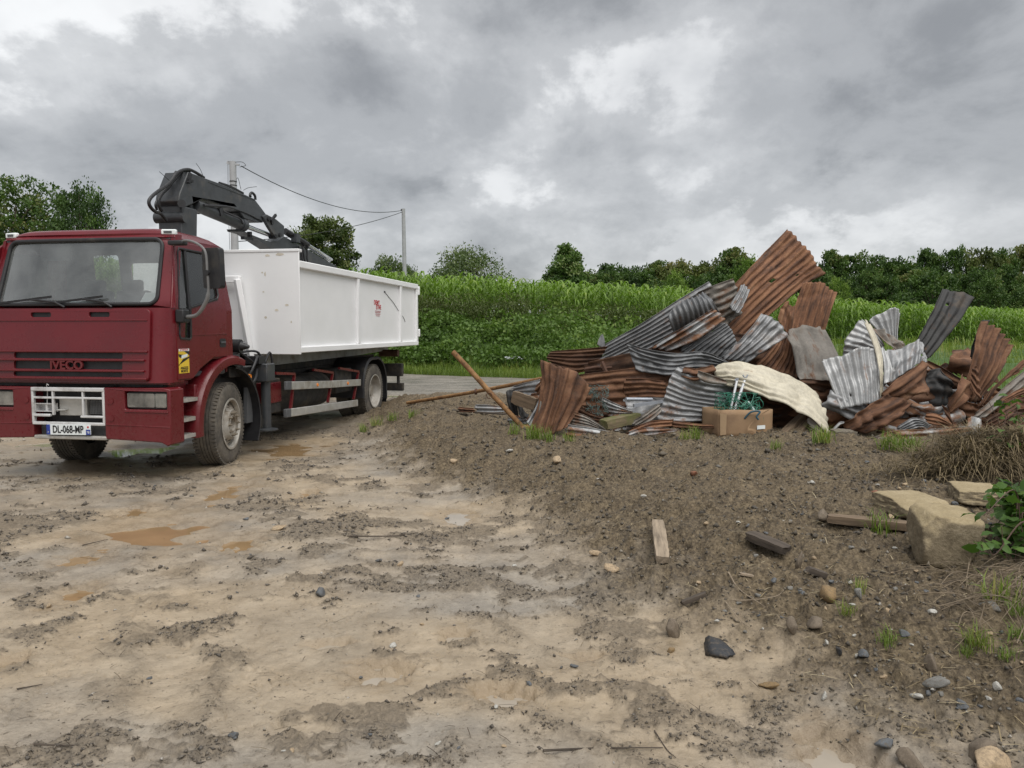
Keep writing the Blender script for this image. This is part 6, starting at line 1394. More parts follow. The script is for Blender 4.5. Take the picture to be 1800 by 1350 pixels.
M_MAPLE = leaf_mat('round_tree_leaves', (0.039, 0.083, 0.021), (0.112, 0.188, 0.045), 0.28, 0.5, (0.255, 0.300, 0.120))
def crown(seed, h0, h1, rad, nclump, nleaf, lsize, shape='round', spread=0.9, hang=0.0):
    """leaf clumps spread through the crown's volume, gaps between them; returns mesh and limb tips"""
    rs = np.random.RandomState(seed); parts = []; tips = []; H_ = h1 - h0
    for k in range(nclump):
        for _ in range(30):
            p = rs.rand(3) * 2 - 1; q = math.sqrt(p[0] ** 2 + p[1] ** 2 + p[2] ** 2)
            if 0.45 < q < 1.0: break
        t = (p[2] + 1) / 2
        wz = {'round': 1.0, 'oval': 1.0, 'cone': 1.15 - 0.85 * t, 'bush': 1.1 - 0.45 * t, 'oak': 1.0 - 0.25 * abs(t - 0.4)}[shape]
        bump = 0.80 + 0.40 * rs.rand()
        c = np.array([p[0] * rad * wz * bump, p[1] * rad * wz * bump, h0 + H_ * (0.5 + 0.5 * p[2] * (0.92 + 0.12 * rs.rand()))]); tips.append(c)
        cr = rad * (0.15 + 0.17 * rs.rand()); m = int(nleaf * (0.6 + 0.8 * rs.rand()))
        g = rs.randn(m, 3); g /= np.linalg.norm(g, axis=1, keepdims=True); g *= (rs.rand(m, 1) ** 0.45)
        P = c + g * cr * np.array([1.15, 1.15, 0.8]) * spread; P[:, 2] -= hang * rs.rand(m) * cr
        ti = np.clip(0.08 + 0.80 * rs.rand() ** 1.2 + 0.30 * (rs.rand(m) - 0.5), 0, 1)
        parts.append(leaves(P, lsize * (0.6 + 0.8 * rs.rand(m)), ti, rs, 0.3, 0.62, g))
    return leaf_mesh('crown', parts), tips
def trunk_mesh(seed, tips, h0, h1, r):
    rs = random.Random(seed); mb = MB(); top = h0 + (h1 - h0) * 0.75
    pts = spline([(0, 0, -0.3), (rs.uniform(-.1, .1), rs.uniform(-.1, .1), h0 * 0.6 + 0.3), (rs.uniform(-.3, .3), rs.uniform(-.3, .3), h0 + (h1 - h0) * 0.35), (rs.uniform(-.3, .3), rs.uniform(-.3, .3), top)], 12)
    mb.tube(pts, [r * (1.25 - 1.1 * i / 11) for i in range(12)], 8)
    for t in rs.sample(tips, min(16, len(tips))):
        k = rs.randint(3, 9); a = pts[k]; b = Vector(t); m = a.lerp(b, 0.5) + Vector((0, 0, 0.12 * (b - a).length)); mb.tube(spline([a, m, b], 6), [r * 0.38 * (1 - 0.8 * i / 5) for i in range(6)], 5)
    return mb.mesh('trunk', True)
_TREES = {}
def tree(kind, name, px, Y, top_py, width_px, label, group=None, cat='tree', m=None, seed=0, spec=None):
    """place a tree: its crown top at pixel row top_py, its crown as wide as width_px at distance Y; it stands on the field"""
    X = (px - 900) / FPX * Y; zb = float(bank_z(np.array([X]), np.array([Y]))[0]); ztop = at(px, top_py, Y).z; wid = width_px / FPX * Y
    key = (kind, spec)
    if key not in _TREES:
        k = KINDS[kind]; me, tips = crown(k['seed'] + 7 * (spec or 0), k['h0'], 10.0, k['rad'], k['n'], k['leaf'], k['ls'], k['shape'], hang=k.get('hang', 0)); _TREES[key] = (me, trunk_mesh(k['seed'] + (spec or 0), tips, k['h0'], 10.0, k['tr']))
    cme, tme = _TREES[key]; k = KINDS[kind]
    e = empty(name, (X, Y, zb), seed * 1.7); sc = (ztop - zb) / 10.0; sx = wid / (2 * k['rad']); e.scale = (sx, sx, sc)
    cm = link('crown', cme, None, e)
    if not cme.materials: cme.materials.append(None)
    cm.material_slots[0].link = 'OBJECT'; cm.material_slots[0].material = m or k['m']
    link('trunk', tme, M_BARK, e); return tag(e, label, cat, group)
KINDS = {
    'oak': dict(seed=1, h0=1.2, rad=4.2, n=120, leaf=64, ls=0.46, shape='oak', tr=0.30, m=M_OAK),
    'fineoak': dict(seed=41, h0=1.4, rad=4.6, n=170, leaf=70, ls=0.30, shape='oak', tr=0.30, m=M_OAK),
    'lime': dict(seed=3, h0=0.6, rad=3.2, n=190, leaf=80, ls=0.30, shape='oval', tr=0.2, m=M_LIME),
    'willow': dict(seed=5, h0=0.8, rad=6.5, n=190, leaf=66, ls=0.34, shape='bush', tr=0.25, m=M_WILL, hang=0.6),
    'maple': dict(seed=8, h0=0.8, rad=3.4, n=180, leaf=78, ls=0.32, shape='cone', tr=0.2, m=M_MAPLE),
    'shrub': dict(seed=9, h0=0.2, rad=6.0, n=110, leaf=66, ls=0.46, shape='bush', tr=0.18, m=M_FRESH),
}
tree('fineoak', 'oak_tree', 42, 52, 312, 165, 'big dark oak crown showing over the left corner of the lorry roof', seed=1, spec=0)
tree('fineoak', 'oak_tree', 150, 50, 322, 112, 'narrower ragged oak crown beside the big oak, above the lorry roof', seed=3, spec=1)
tree('fineoak', 'oak_tree', -120, 56, 330, 220, 'oak standing further along the hedge, past the big oak', seed=5, spec=0)
tree('lime', 'lime_tree', 575, 62, 374, 106, 'rounded lime tree with pale flower tufts behind the crane tip', seed=2)
tree('shrub', 'roadside_bush', 688, 58, 450, 92, 'loose green bush behind the slimmer utility pole', cat='bush', seed=3, m=M_WILL)
tree('shrub', 'roadside_bush', 722, 64, 468, 56, 'small green bush right of the slimmer utility pole', cat='bush', seed=7, m=M_WILL)
tree('willow', 'willow_tree', 826, 66, 430, 150, 'broad grey-green willow with feathery outline beyond the maize', seed=1)
tree('maple', 'field_tree', 994, 72, 429, 100, 'single dense broad-based tree standing between the willow and the wood', seed=1)
_tr = random.Random(77)
def wood():
    tops = [(1040, 470), (1075, 463), (1110, 462), (1150, 462), (1180, 457), (1215, 457), (1250, 450), (1290, 440), (1330, 452), (1370, 470), (1410, 462), (1455, 436), (1500, 434), (1540, 450), (1580, 452), (1622, 437), (1668, 432), (1715, 434), (1760, 430), (1805, 434), (1850, 430), (1900, 436)]
    lab = ['dark green oak in the back row of the far wood', 'yellowish oak in the back row of the far wood']
    for k, (px, py) in enumerate(tops):
        b = _tr.random() < 0.42; tree('oak', 'oak_tree', px + _tr.uniform(-6, 6), _tr.uniform(138, 152), py + _tr.uniform(-5, 4), _tr.uniform(62, 86), lab[1 if b else 0], 'yellowish oaks of the far wood' if b else 'dark oaks of the far wood', m=M_OAKB if b else M_OAK, seed=k, spec=k % 4)
    for k in range(21):
        px = 1046 + k * 39 + _tr.uniform(-9, 9); py = np.interp(px, [1040, 1250, 1500, 1800], [480, 476, 474, 470]) + _tr.uniform(-6, 10)
        tree('oak', 'oak_tree', px, _tr.uniform(122, 134), py, _tr.uniform(54, 72), 'lower dark oak in the front row of the far wood', 'front row oaks of the far wood', seed=k + 40, spec=(k + 1) % 4)
    for px, py, w, lab2 in ((1186, 476, 62, 'fresh green bush at the wood edge, left of the tallest rust sheet'), (1312, 452, 78, 'light green tree in front of the wood just left of the tallest rust sheet'), (1470, 488, 52, 'feathery green bush in front of the wood right of the square-topped rust sheet'), (1632, 474, 112, 'large fresh green bush in front of the wood left of the tall dark sheet'), (1730, 486, 78, 'fresh green bush in front of the wood right of the tall dark sheet'), (1790, 500, 60, 'low dark bush at the wood edge beside the fresh green bush')):
        tree('shrub', 'wood_edge_bush', px, 104, py, w, lab2, cat='bush', seed=px, m=M_OAK if 'dark' in lab2 else M_FRESH)
wood()

# ================================================================== maize
M_CORN = leaf_mat('maize_leaf', (0.074, 0.139, 0.024), (0.196, 0.309, 0.052), 0.35, 0.42, (0.373, 0.418, 0.107))
def corn_arrays(rs, h=2.1, nl=10, full=True, seg=5):
    vs, qs, ts = [], [], []; k = 0
    def addq(V_, Q, tv):
        nonlocal k
        vs.append(V_); qs.append(Q + k); ts.append(np.full(len(V_), tv)); k += len(V_)
    if full:
        a = np.linspace(0, 2 * math.pi, 5)[:-1]; ring = lambda z, r: np.stack([r * np.cos(a), r * np.sin(a), np.full(4, z)], 1)
        V_ = np.concatenate([ring(-0.05, 0.018), ring(h * 0.5, 0.015), ring(h * 0.93, 0.006)]); Q = []
        for i in range(2):
            for j in range(4): Q.append((i * 4 + j, i * 4 + (j + 1) % 4, (i + 1) * 4 + (j + 1) % 4, (i + 1) * 4 + j))
        addq(V_, np.array(Q), 0.55)
    base = rs.rand() * 6.28
    for l in range(nl):
        z0 = h * (0.16 + 0.74 * l / max(1, nl - 1)) if full else h * (0.6 + 0.34 * l / max(1, nl - 1))
        az = base + (l % 2) * math.pi + rs.randn() * 0.35; L = (0.62 + 0.25 * rs.rand()) * (1.0 - 0.35 * abs(l / nl - 0.45)); rise = 0.28 + 0.35 * rs.rand() + 0.25 * (l / nl); w = 0.040 + 0.012 * rs.rand()
        s = np.linspace(0, 1, seg); rr = L * s * (0.90 - 0.16 * s); zz = z0 + L * (rise * 1.7 * s - (0.75 + 0.7 * rs.rand()) * s ** 2.2)
        cx = rr * math.cos(az); cy = rr * math.sin(az); wv = w * np.array([0.7, 1.0, 0.9, 0.6, 0.05])[:seg] * (1 if seg == 5 else 1)
        tx, ty = -math.sin(az), math.cos(az)
        V_ = np.concatenate([np.stack([cx + tx * wv, cy + ty * wv, zz + wv * 0.3], 1), np.stack([cx - tx * wv, cy - ty * wv, zz + wv * 0.3], 1)])
        Q = np.array([(i, i + 1, seg + i + 1, seg + i) for i in range(seg - 1)]); addq(V_, Q, np.clip(0.28 + 0.25 * rs.rand() + 0.22 * l / nl, 0, 1))
    return np.concatenate(vs), np.concatenate(qs), np.concatenate(ts)
def build_maize():
    rs = np.random.RandomState(5); variants = [corn_arrays(np.random.RandomState(s), 2.1 + 0.06 * (s % 3)) for s in range(8)]
    tops = [corn_arrays(np.random.RandomState(50 + s), 2.1, 5, False) for s in range(8)]
    meshes = []
    for V_, Q, T in variants:
        me = np_mesh('maize_plant', V_, Q, smooth=True); add_attr(me, 'tint', T); me.materials.append(M_CORN); meshes.append(me)
    # 300 nearest plants along the front edge as things of their own
    edge = []
    xs_ = np.concatenate([np.arange(-7.5, 4, 0.16), np.arange(4, 30, 0.155)])
    for x in xs_[:]:
        edge.append(x + rs.randn() * 0.05)
    edge = sorted(edge, key=lambda x: rs.rand())[:300]
    for k, x in enumerate(edge):
        y = float(cornY(np.array([x]))[0]) + rs.rand() * 0.5 - 0.05; o = bpy.data.objects.new('maize_plant', meshes[k % 8]); COL.objects.link(o)
        o.location = (x, y, float(bank_z(np.array([x]), np.array([y]))[0])); o.rotation_euler = (rs.randn() * 0.05, rs.randn() * 0.05, rs.rand() * 6.28); s = 0.82 + 0.26 * rs.rand(); o.scale = (s, s, s)
        tag(o, 'green maize plant in the front row of the field, facing the road', 'maize plant', 'maize plants along the front edge of the field')
    # all the others: one mass of plants
    vs, qs, ts, kk = [], [], [], 0
    def put(arr, x, y, s, rz):
        nonlocal kk
        V_, Q, T = arr; c, n_ = math.cos(rz), math.sin(rz); z = float(bank_z(np.array([x]), np.array([y]))[0])
        W_ = np.stack([(V_[:, 0] * c - V_[:, 1] * n_) * s + x, (V_[:, 0] * n_ + V_[:, 1] * c) * s + y, V_[:, 2] * s + z], 1)
        vs.append(W_); qs.append(Q + kk); ts.append(np.clip(T + rs.randn() * 0.06, 0, 1)); kk += len(V_)
    for row in range(8):
        for x in np.arange(-34, 46, 0.27 if row > 1 else 0.20):
            if row == 0 and -7.5 < x < 30: continue
            xx = x + rs.randn() * 0.06; put((variants if row < 7 else tops)[rs.randint(8)], xx, float(cornY(np.array([xx]))[0]) + row * 0.72 + rs.randn() * 0.08, 0.84 + 0.3 * rs.rand(), rs.rand() * 6.28)
    d = 6.0; 
    while d < 95:
        st = 0.42 + d * 0.012; wdt = 40 + d * 0.9
        for x in np.arange(-34, wdt, st * 1.3):
            xx = x + rs.randn() * 0.2; put(tops[rs.randint(8)], xx, float(cornY(np.array([xx]))[0]) + d + rs.randn() * 0.2, 0.9 + 0.25 * rs.rand() + d * 0.003, rs.rand() * 6.28)
        d += 0.85 + d * 0.035
    me = np_mesh('maize_field', np.concatenate(vs), np.concatenate(qs), smooth=True); add_attr(me, 'tint', np.concatenate(ts))
    tag(link('maize_field', me, M_CORN), 'dense field of green maize behind the bank and the heap', 'maize field', kind='stuff')
build_maize()

# ================================================================== nettles, weeds and grass on the bank
M_NET = leaf_mat('nettle_leaf', (0.036, 0.076, 0.016), (0.111, 0.191, 0.035), 0.3, 0.55, (0.213, 0.282, 0.064))
M_WEED = leaf_mat('weed_leaf', (0.048, 0.072, 0.020), (0.118, 0.146, 0.043), 0.3, 0.6, (0.214, 0.166, 0.076))
M_GRASS = leaf_mat('grass_blade', (0.074, 0.124, 0.020), (0.190, 0.262, 0.048), 0.35, 0.5, (0.387, 0.320, 0.130))
def blades(X, Y, Z, h, rs, tint, w=0.012, lean=0.5):
    n = len(X); az = rs.rand(n) * 6.283; le = rs.rand(n) * lean; h = h * np.ones(n); w = w * np.ones(n)
    b = np.stack([X, Y, Z], 1); d = np.stack([np.cos(az), np.sin(az), np.zeros(n)], 1); p = np.stack([-np.sin(az), np.cos(az), np.zeros(n)], 1)
    up = np.array([0, 0, 1.0]); m1 = b + d * (le * h * 0.35)[:, None] + up * (h * 0.6)[:, None]; t1 = b + d * (le * h)[:, None] + up * (h * (1 - 0.35 * le))[:, None]
    V_ = np.stack([b - p * w[:, None], b + p * w[:, None], m1 + p * (w * 0.8)[:, None], m1 - p * (w * 0.8)[:, None], t1 + p * (w * 0.08)[:, None], t1 - p * (w * 0.08)[:, None]], 1).reshape(-1, 3)
    k = np.arange(n)[:, None] * 6; Q = np.concatenate([k + np.array([[0, 1, 2, 3]]), k + np.array([[3, 2, 4, 5]])], 0)
    return V_, Q, np.repeat(tint, 6)
def build_bank_plants():
    rs = np.random.RandomState(12)
    # nettles: clumps of stems with leaves all the way up
    parts = []; n = 2300; x = -34 + 50 * rs.rand(n); f = rs.rand(n)
    fy = footY(x); cy = cornY(x); tt = 0.16 + 0.62 * f; keep = (x < 9) & (rs.rand(n) < np.where(x > 1, np.clip(1 - (x - 1) / 5, 0, 1), 1)); x, tt, fy, cy = x[keep], tt[keep], fy[keep], cy[keep]
    y = fy + (cy - fy) * tt; z = bank_z(x, y)
    for i in range(len(x)):
        cf = float(fbm(np.array([x[i] * 0.55]), np.array([y[i] * 0.9]), 333, 3)[0]); m = 46; hh = 0.30 + 1.15 * np.clip((cf - 0.25) * 1.6, 0, 1) * (0.7 + 0.5 * rs.rand()); r = 0.38; P = np.stack([x[i] + rs.randn(m) * r * 0.6, y[i] + rs.randn(m) * r * 0.6, z[i] + hh * rs.rand(m) ** 0.6], 1)
        parts.append(leaves(P, 0.11 + 0.09 * rs.rand(m), np.clip(-0.10 + 0.75 * cf + 0.22 * rs.rand() + 0.25 * rs.rand(m), 0, 1), rs, 0.2, 0.6))
    tag(link('nettles', leaf_mesh('nettles', parts), M_NET), 'dark green nettles covering the bank behind the road', 'nettles', kind='stuff')
    # tall weeds in front of the maize
    parts = []; n = 640; x = -34 + 48 * rs.rand(n); dens = np.where(x > 5, np.clip(1 - (x - 5) / 7, 0, 1), 1); k = rs.rand(n) < dens; x = x[k]; y = cornY(x) - 0.2 - 1.5 * rs.rand(len(x)) - 0.5 * (x > 0) * rs.rand(len(x)); z = bank_z(x, y)
    for i in range(len(x)):
        m = 60; hh = 0.8 + 0.65 * rs.rand(); P = np.stack([x[i] + rs.randn(m) * 0.22, y[i] + rs.randn(m) * 0.22, z[i] + hh * rs.rand(m) ** 0.7], 1); tall = (P[:, 2] - z[i]) / hh
        parts.append(leaves(P, 0.09 + 0.09 * rs.rand(m), np.clip(0.25 + 0.30 * rs.rand() + 0.25 * tall * rs.rand(m), 0, 1), rs, 1.2, 0.35))
    tag(link('tall_weeds', leaf_mesh('tall_weeds', parts), M_WEED), 'tall brownish green weeds along the foot of the maize', 'weeds', kind='stuff')
    # grass: verge by the road and the meadow strip behind the heap
    parts = []; n = 60000; x = -34 + 66 * rs.rand(n); t = rs.rand(n) ** np.where(x < 6, 1.7, 1.0); fy = footY(x); cy = cornY(x); y = fy - 0.15 + (cy - fy) * t * np.where(x < 1, 0.42, 1.0); z = bank_z(x, y) - 0.02
    cl = fbm(x * 0.9, y * 0.9, 401, 3); far = np.clip((y - 20) / 15, 0.4, 1.4)
    parts.append(blades(x, y, z, (0.16 + 0.30 * rs.rand(n)) * (0.45 + cl), rs, np.clip(0.25 + 0.7 * (cl - 0.3) + 0.3 * rs.rand(n), 0, 1), 0.016 * far, 0.8))
    me = leaf_mesh('grass', parts); tag(link('grass', me, M_GRASS), 'bright grass on the road verge and behind the heap', 'grass', kind='stuff')
    # a hogweed head in the verge
    c = at(905, 630, 27.0); mb = MB(); rnd = random.Random(3); g = Vector((c.x, c.y, float(bank_z(np.array([c.x]), np.array([c.y]))[0])))
    e = empty('hogweed', g); tag(e, 'white flowering hogweed standing in the verge across the road', 'flower')
    mb.tube([(0, 0, 0), (0.03, 0, c.z - g.z)], 0.012, 6); mb.build('stem', M_GRASS, e); mb = MB()
    for k in range(60):
        a = rnd.uniform(0, 6.28); r = 0.30 * rnd.random() ** 0.5; mb.box((r * math.cos(a) * 1.3, r * math.sin(a), c.z - g.z + 0.03 + rnd.uniform(-.04, .03)), (0.045, 0.045, 0.02))
    tag(mb.build('umbel', M_PAPER, e), kind='stuff')
build_bank_plants()

# ================================================================== utility poles and wires
M_CONC = simple('grey_pole_concrete', (0.36, 0.37, 0.38), 0.8, vary=0.1, scale=4, bump=0.2)
def build_wires():
    a = at(409, 284, 24.0); b = at(709, 367, 38.0)
    g1 = Vector((a.x, a.y, float(terrain(np.array([a.x]), np.array([a.y]))[0][0]))); g2 = Vector((b.x, b.y, float(bank_z(np.array([b.x]), np.array([b.y]))[0])))
    e = empty('utility_pole', g1); tag(e, 'thick grey utility pole with bracket rising behind the crane and skip', 'utility pole')
    h = a.z - g1.z; mb = MB(); mb.tube([(0, 0, -0.3), (0, 0, h)], [0.135, 0.10], 16); mb.build('shaft', M_CONC, e, smooth=True)
    mb = MB(); mb.bar((-0.16, 0, h - 0.05), (0.20, 0, h - 0.10), 0.06, 0.05); mb.bar((-0.17, 0, h - 0.06), (-0.13, 0, h + 0.02), 0.05, 0.04); mb.build('bracket', M_CONC, e)
    for dz in (0.62, 0.74):
        mb = MB(); mb.lathe([(h - dz, 0.112), (h - dz + 0.03, 0.112)], (0, 0, 0), 'z', 16); mb.build('band', M_INK, e)
    mb = MB(); mb.tube(spline([(0.10, -0.02, h - 0.02), (0.30, -0.02, h - 0.02), (0.40, -0.02, h - 0.12), (0.22, -0.02, h - 0.17)], 14), 0.009, 5); mb.tube(spline([(-0.13, -0.05, h - 0.1), (-0.15, -0.05, h - 1.5), (-0.12, -0.08, h - 3.0)], 10), 0.007, 5); mb.build('loose_cable', M_INK, e)
    e = empty('utility_pole', g2); tag(e, 'slimmer grey utility pole standing in the maize behind the tail of the skip', 'utility pole')
    h = b.z - g2.z; mb = MB(); mb.tube([(0.06, 0, -0.3), (0, 0, h)], [0.115, 0.085], 14); mb.build('shaft', M_CONC, e, smooth=True)
    mb = MB(); mb.box((-0.07, 0, h - 0.06), (0.10, 0.10, 0.08)); mb.build('insulator', M_INK, e)
    def cable(p, q, sag, lab, mark=False):
        pts = [p.lerp(q, k / 24) - Vector((0, 0, sag * 4 * (k / 24) * (1 - k / 24))) for k in range(25)]; mb = MB(); mb.tube([x - p for x in pts], 0.014, 5)
        o = mb.build('overhead_cable', M_INK, smooth=True); o.location = p; tag(o, lab, 'cable')
    cable(at(424, 292, 24.0), at(706, 370, 38.0), 0.55, 'upper cable sagging from the thick pole to the slimmer pole')
    cable(at(406, 425, 24.1), at(706, 373, 38.0), 0.25, 'lower cable running from the slimmer pole down to the thick pole')
build_wires()
# ================================================================== stones, clods, straw, brambles
def rock_arrays(rs, sub=1, ang=0.35, flat=0.6):
    """an angular stone: a jittered sphere cut by random planes"""
    bm = bmesh.new(); bmesh.ops.create_icosphere(bm, subdivisions=sub, radius=1.0)
    V_ = np.array([v.co[:] for v in bm.verts]); F_ = np.array([[v.index for v in f.verts] for f in bm.faces]); bm.free()
    pl = [(rs.randn(3), 0.30 + 0.42 * rs.rand()) for _ in range(8)]; U_ = V_ / np.linalg.norm(V_, axis=1, keepdims=True); t = np.full(len(V_), 0.95)
    for n, dd in pl:
        n = n / np.linalg.norm(n); q = U_ @ n; t = np.where(q > 1e-3, np.minimum(t, dd / np.maximum(q, 1e-3)), t)
    V_ = U_ * t[:, None] * (1 + 0.02 * rs.randn(len(V_), 1)); V_ = V_ / np.abs(V_).max(0); V_ = V_ * np.array([1.0, 0.65 + 0.3 * rs.rand(), flat]); return V_, F_
def stone_mat(name, c, c2=None, rough=0.75, bump=0.5):
    t = NT(name); inf = t.n('ShaderNodeObjectInfo'); a = t.noise(9, 6, 0.65); b = t.noise(45, 4, 0.6)
    col = t.ramp(t.math('ADD', t.math('MULTIPLY', a, 0.6), t.math('MULTIPLY', b, 0.4)), [(0.3, tuple(v * 0.6 for v in c)), (0.5, c), (0.72, c2 or tuple(min(1, v * 1.4) for v in c))])
    mudf = t.ramp(t.noise(4, 6, 0.66, off=(4, 8, 2)), [(0.50, 0.0), (0.66, 0.8)]); col = t.mix(mudf, col, (0.12, 0.095, 0.066))
    return t.fin(col, rough, 0.0, t.bump(b, bump, 0.006))
STM = {'grey': stone_mat('grey_stone', (0.19, 0.185, 0.17)), 'tan': stone_mat('tan_stone', (0.40, 0.30, 0.19)), 'brown': stone_mat('brown_stone', (0.17, 0.135, 0.098)), 'slate': stone_mat('blue_slate', (0.105, 0.115, 0.125), rough=0.5),
       'white': stone_mat('pale_stone', (0.46, 0.45, 0.41)), 'black': stone_mat('black_slate', (0.022, 0.024, 0.028), rough=0.45), 'ochre': stone_mat('ochre_stone', (0.24, 0.16, 0.075)), 'brick': stone_mat('brick_red', (0.24, 0.10, 0.055))}
_rsr = np.random.RandomState(21)
ROCKS = {}
for kind in STM:
    ROCKS[kind] = []
    for k in range(4):
        V_, F_ = rock_arrays(_rsr, 3, 0.12, 0.45 if kind in ('slate', 'black') else 0.62)
        me = np_mesh('stone', V_, F_, smooth=False); me.materials.append(STM[kind]); ROCKS[kind].append(me)
def stone(px, py, w, h, kind, label, group=None, name='stone', cat='stone', k=None, sink=0.42):
    """(px, py): where its foot meets the ground; w, h its size in pixels"""
    g = on_ground(px, py); d = g.y * 1.0; W_ = w / FPX * d / 2; H_ = max(h / FPX * d / 2, W_ * 0.22)
    o = bpy.data.objects.new(name, ROCKS[kind][_rsr.randint(4) if k is None else k]); COL.objects.link(o); fl = 0.45 if kind in ('slate', 'black') else 0.62
    o.scale = (W_, W_ * 0.85, H_ / fl); o.location = g + Vector((0, W_ * 0.5, H_ * (1 - sink))); o.rotation_euler = (_rsr.randn() * 0.22, _rsr.randn() * 0.22, _rsr.rand() * 6.28)
    return tag(o, label, cat, group)
BIG = [(1449, 920, 36, 32, 'brown', 'brown stone at the end of the plank before the boulders'), (1183, 1128, 30, 40, 'brown', 'angular upright grey-brown stone at the edge of the soil mound'), (1396, 1124, 30, 40, 'brown', 'tilted slab of brown stone touching a longer brown stone'), (1437, 1116, 52, 27, 'brown', 'longer brown stone next to a tilted slab'),
       (1264, 1160, 74, 26, 'black', 'long black slate splinter lying across the mound edge'), (1355, 1214, 40, 15, 'ochre', 'flat ochre flaking stone on the smooth mud'), (1450, 1236, 17, 19, 'white', 'small pale cube-shaped stone beside a blue one'), (1512, 1055, 27, 25, 'grey', 'pointed light grey stone on the dark soil'),
       (1640, 1188, 30, 36, 'brown', 'reddish brown wedge-shaped stone on the gravelly soil'), (1651, 1211, 50, 17, 'grey', 'long flat grey stone beside the reddish wedge'), (1614, 1234, 30, 14, 'white', 'pale flat stone with dark edge near the grey flat one'), (1692, 1250, 31, 18, 'slate', 'dark slate flake lying flat on gravelly soil'),
       (1756, 1222, 17, 24, 'white', 'upright pale grey shard on the gravelly soil'), (1590, 1130, 24, 14, 'slate', 'bluish stone with a flat top on the mound'), (1520, 1166, 26, 15, 'slate', 'blue-green slate chip next to a black stone'), (1475, 1166, 16, 20, 'black', 'small black stone next to a blue-green chip'),
       (1560, 1324, 44, 22, 'slate', 'blue slate block at the edge of the shallow puddle'), (1606, 1352, 52, 34, 'brown', 'half-buried brown stone behind the blue slate block'), (1728, 1340, 62, 46, 'brown', 'large rounded brown stone with tan top on gravel'), (1756, 1375, 100, 40, 'tan', 'broad tan boulder top, cut by the edge of the ground'),
       (1752, 1078, 52, 22, 'grey', 'flat-topped grey stone among the dead bramble stems'), (1075, 1010, 30, 16, 'tan', 'orange-tan stone on the mud close to the mound foot'), (1050, 980, 30, 12, 'tan', 'thin tan slab half pressed into the mud'), (982, 814, 26, 14, 'tan', 'cream-edged stone on the soil in front of the heap'),
       (896, 797, 15, 7, 'white', 'smooth pale pebble on the soil before the leaning pole'), (797, 818, 15, 11, 'tan', 'buff stone on the slope below the leaning pole'), (562, 1052, 28, 15, 'slate', 'dark slate piece in the churned mud'), (410, 1302, 24, 13, 'slate', 'dark blue slate chunk in the smooth tan mud'),
       (488, 932, 30, 9, 'tan', 'light tan flat stone on the mud beyond the puddles'), (85, 1068, 17, 9, 'tan', 'small tan stone near the cross-shaped puddle'), (1407, 1005, 26, 42, 'brown', 'muddy upright stone at the end of the dark board'), (1222, 840, 20, 15, 'brick', 'orange brick fragment on the soil before the cardboard box'),
       (1465, 1060, 64, 34, 'ochre', 'crumbly ochre lump of subsoil on the mound'), (1540, 868, 22, 8, 'brick', 'reddish brick chip beside the flat boulder'), (1640, 1092, 18, 12, 'white', 'pale grey pebble right of the flat-topped bluish stone'), (1180, 1150, 22, 14, 'ochre', 'ochre clod below the upright grey-brown stone')]
for b in BIG: stone(*b)
# loose smaller stones: separate objects, alike within each group
SMALL = [('grey', 26, 'small grey stone lying loose on the dark soil mound', 'small grey stones on the soil'), ('tan', 18, 'small tan stone lying loose on the mound slope', 'small tan stones on the soil'), ('slate', 24, 'small blue-grey slate chip on the dark soil', 'small slate chips on the soil'), ('white', 20, 'small whitish pebble on the dark soil mound', 'small pale pebbles on the soil')]
_r5 = random.Random(15)
for kind, n, lab, grp in SMALL:
    for k in range(n):
        for _ in range(20):
            px = _r5.uniform(640, 1800); py = 790 + 560 * _r5.random() ** 0.9
            if _r5.random() < (0.25 if px < 1250 else 1.0):
                q = on_z(px, py, 0.15)
                if mound_side(np.array([q.x]), np.array([q.y]))[0] > 0.1: break
        s = 8 + 9 * _r5.random() * (py / 1200); stone(px, py, s, s * 0.6, kind, lab, grp)
for k in range(26):
    px = _r5.uniform(20, 1150); py = _r5.uniform(850, 1330); q = on_z(px, py)
    if mound_side(np.array([q.x]), np.array([q.y]))[0] > -0.15: continue
    kd = _r5.choice(['slate', 'tan', 'white', 'slate']); s = 10 + 8 * _r5.random(); stone(px, py, s, s * 0.45, kd, {'slate': 'small dark slate chip pressed into the tan mud', 'tan': 'small tan pebble pressed into the tan mud', 'white': 'small pale pebble pressed into the tan mud'}[kd], kd + ' pebbles pressed into the yard mud', sink=0.5)

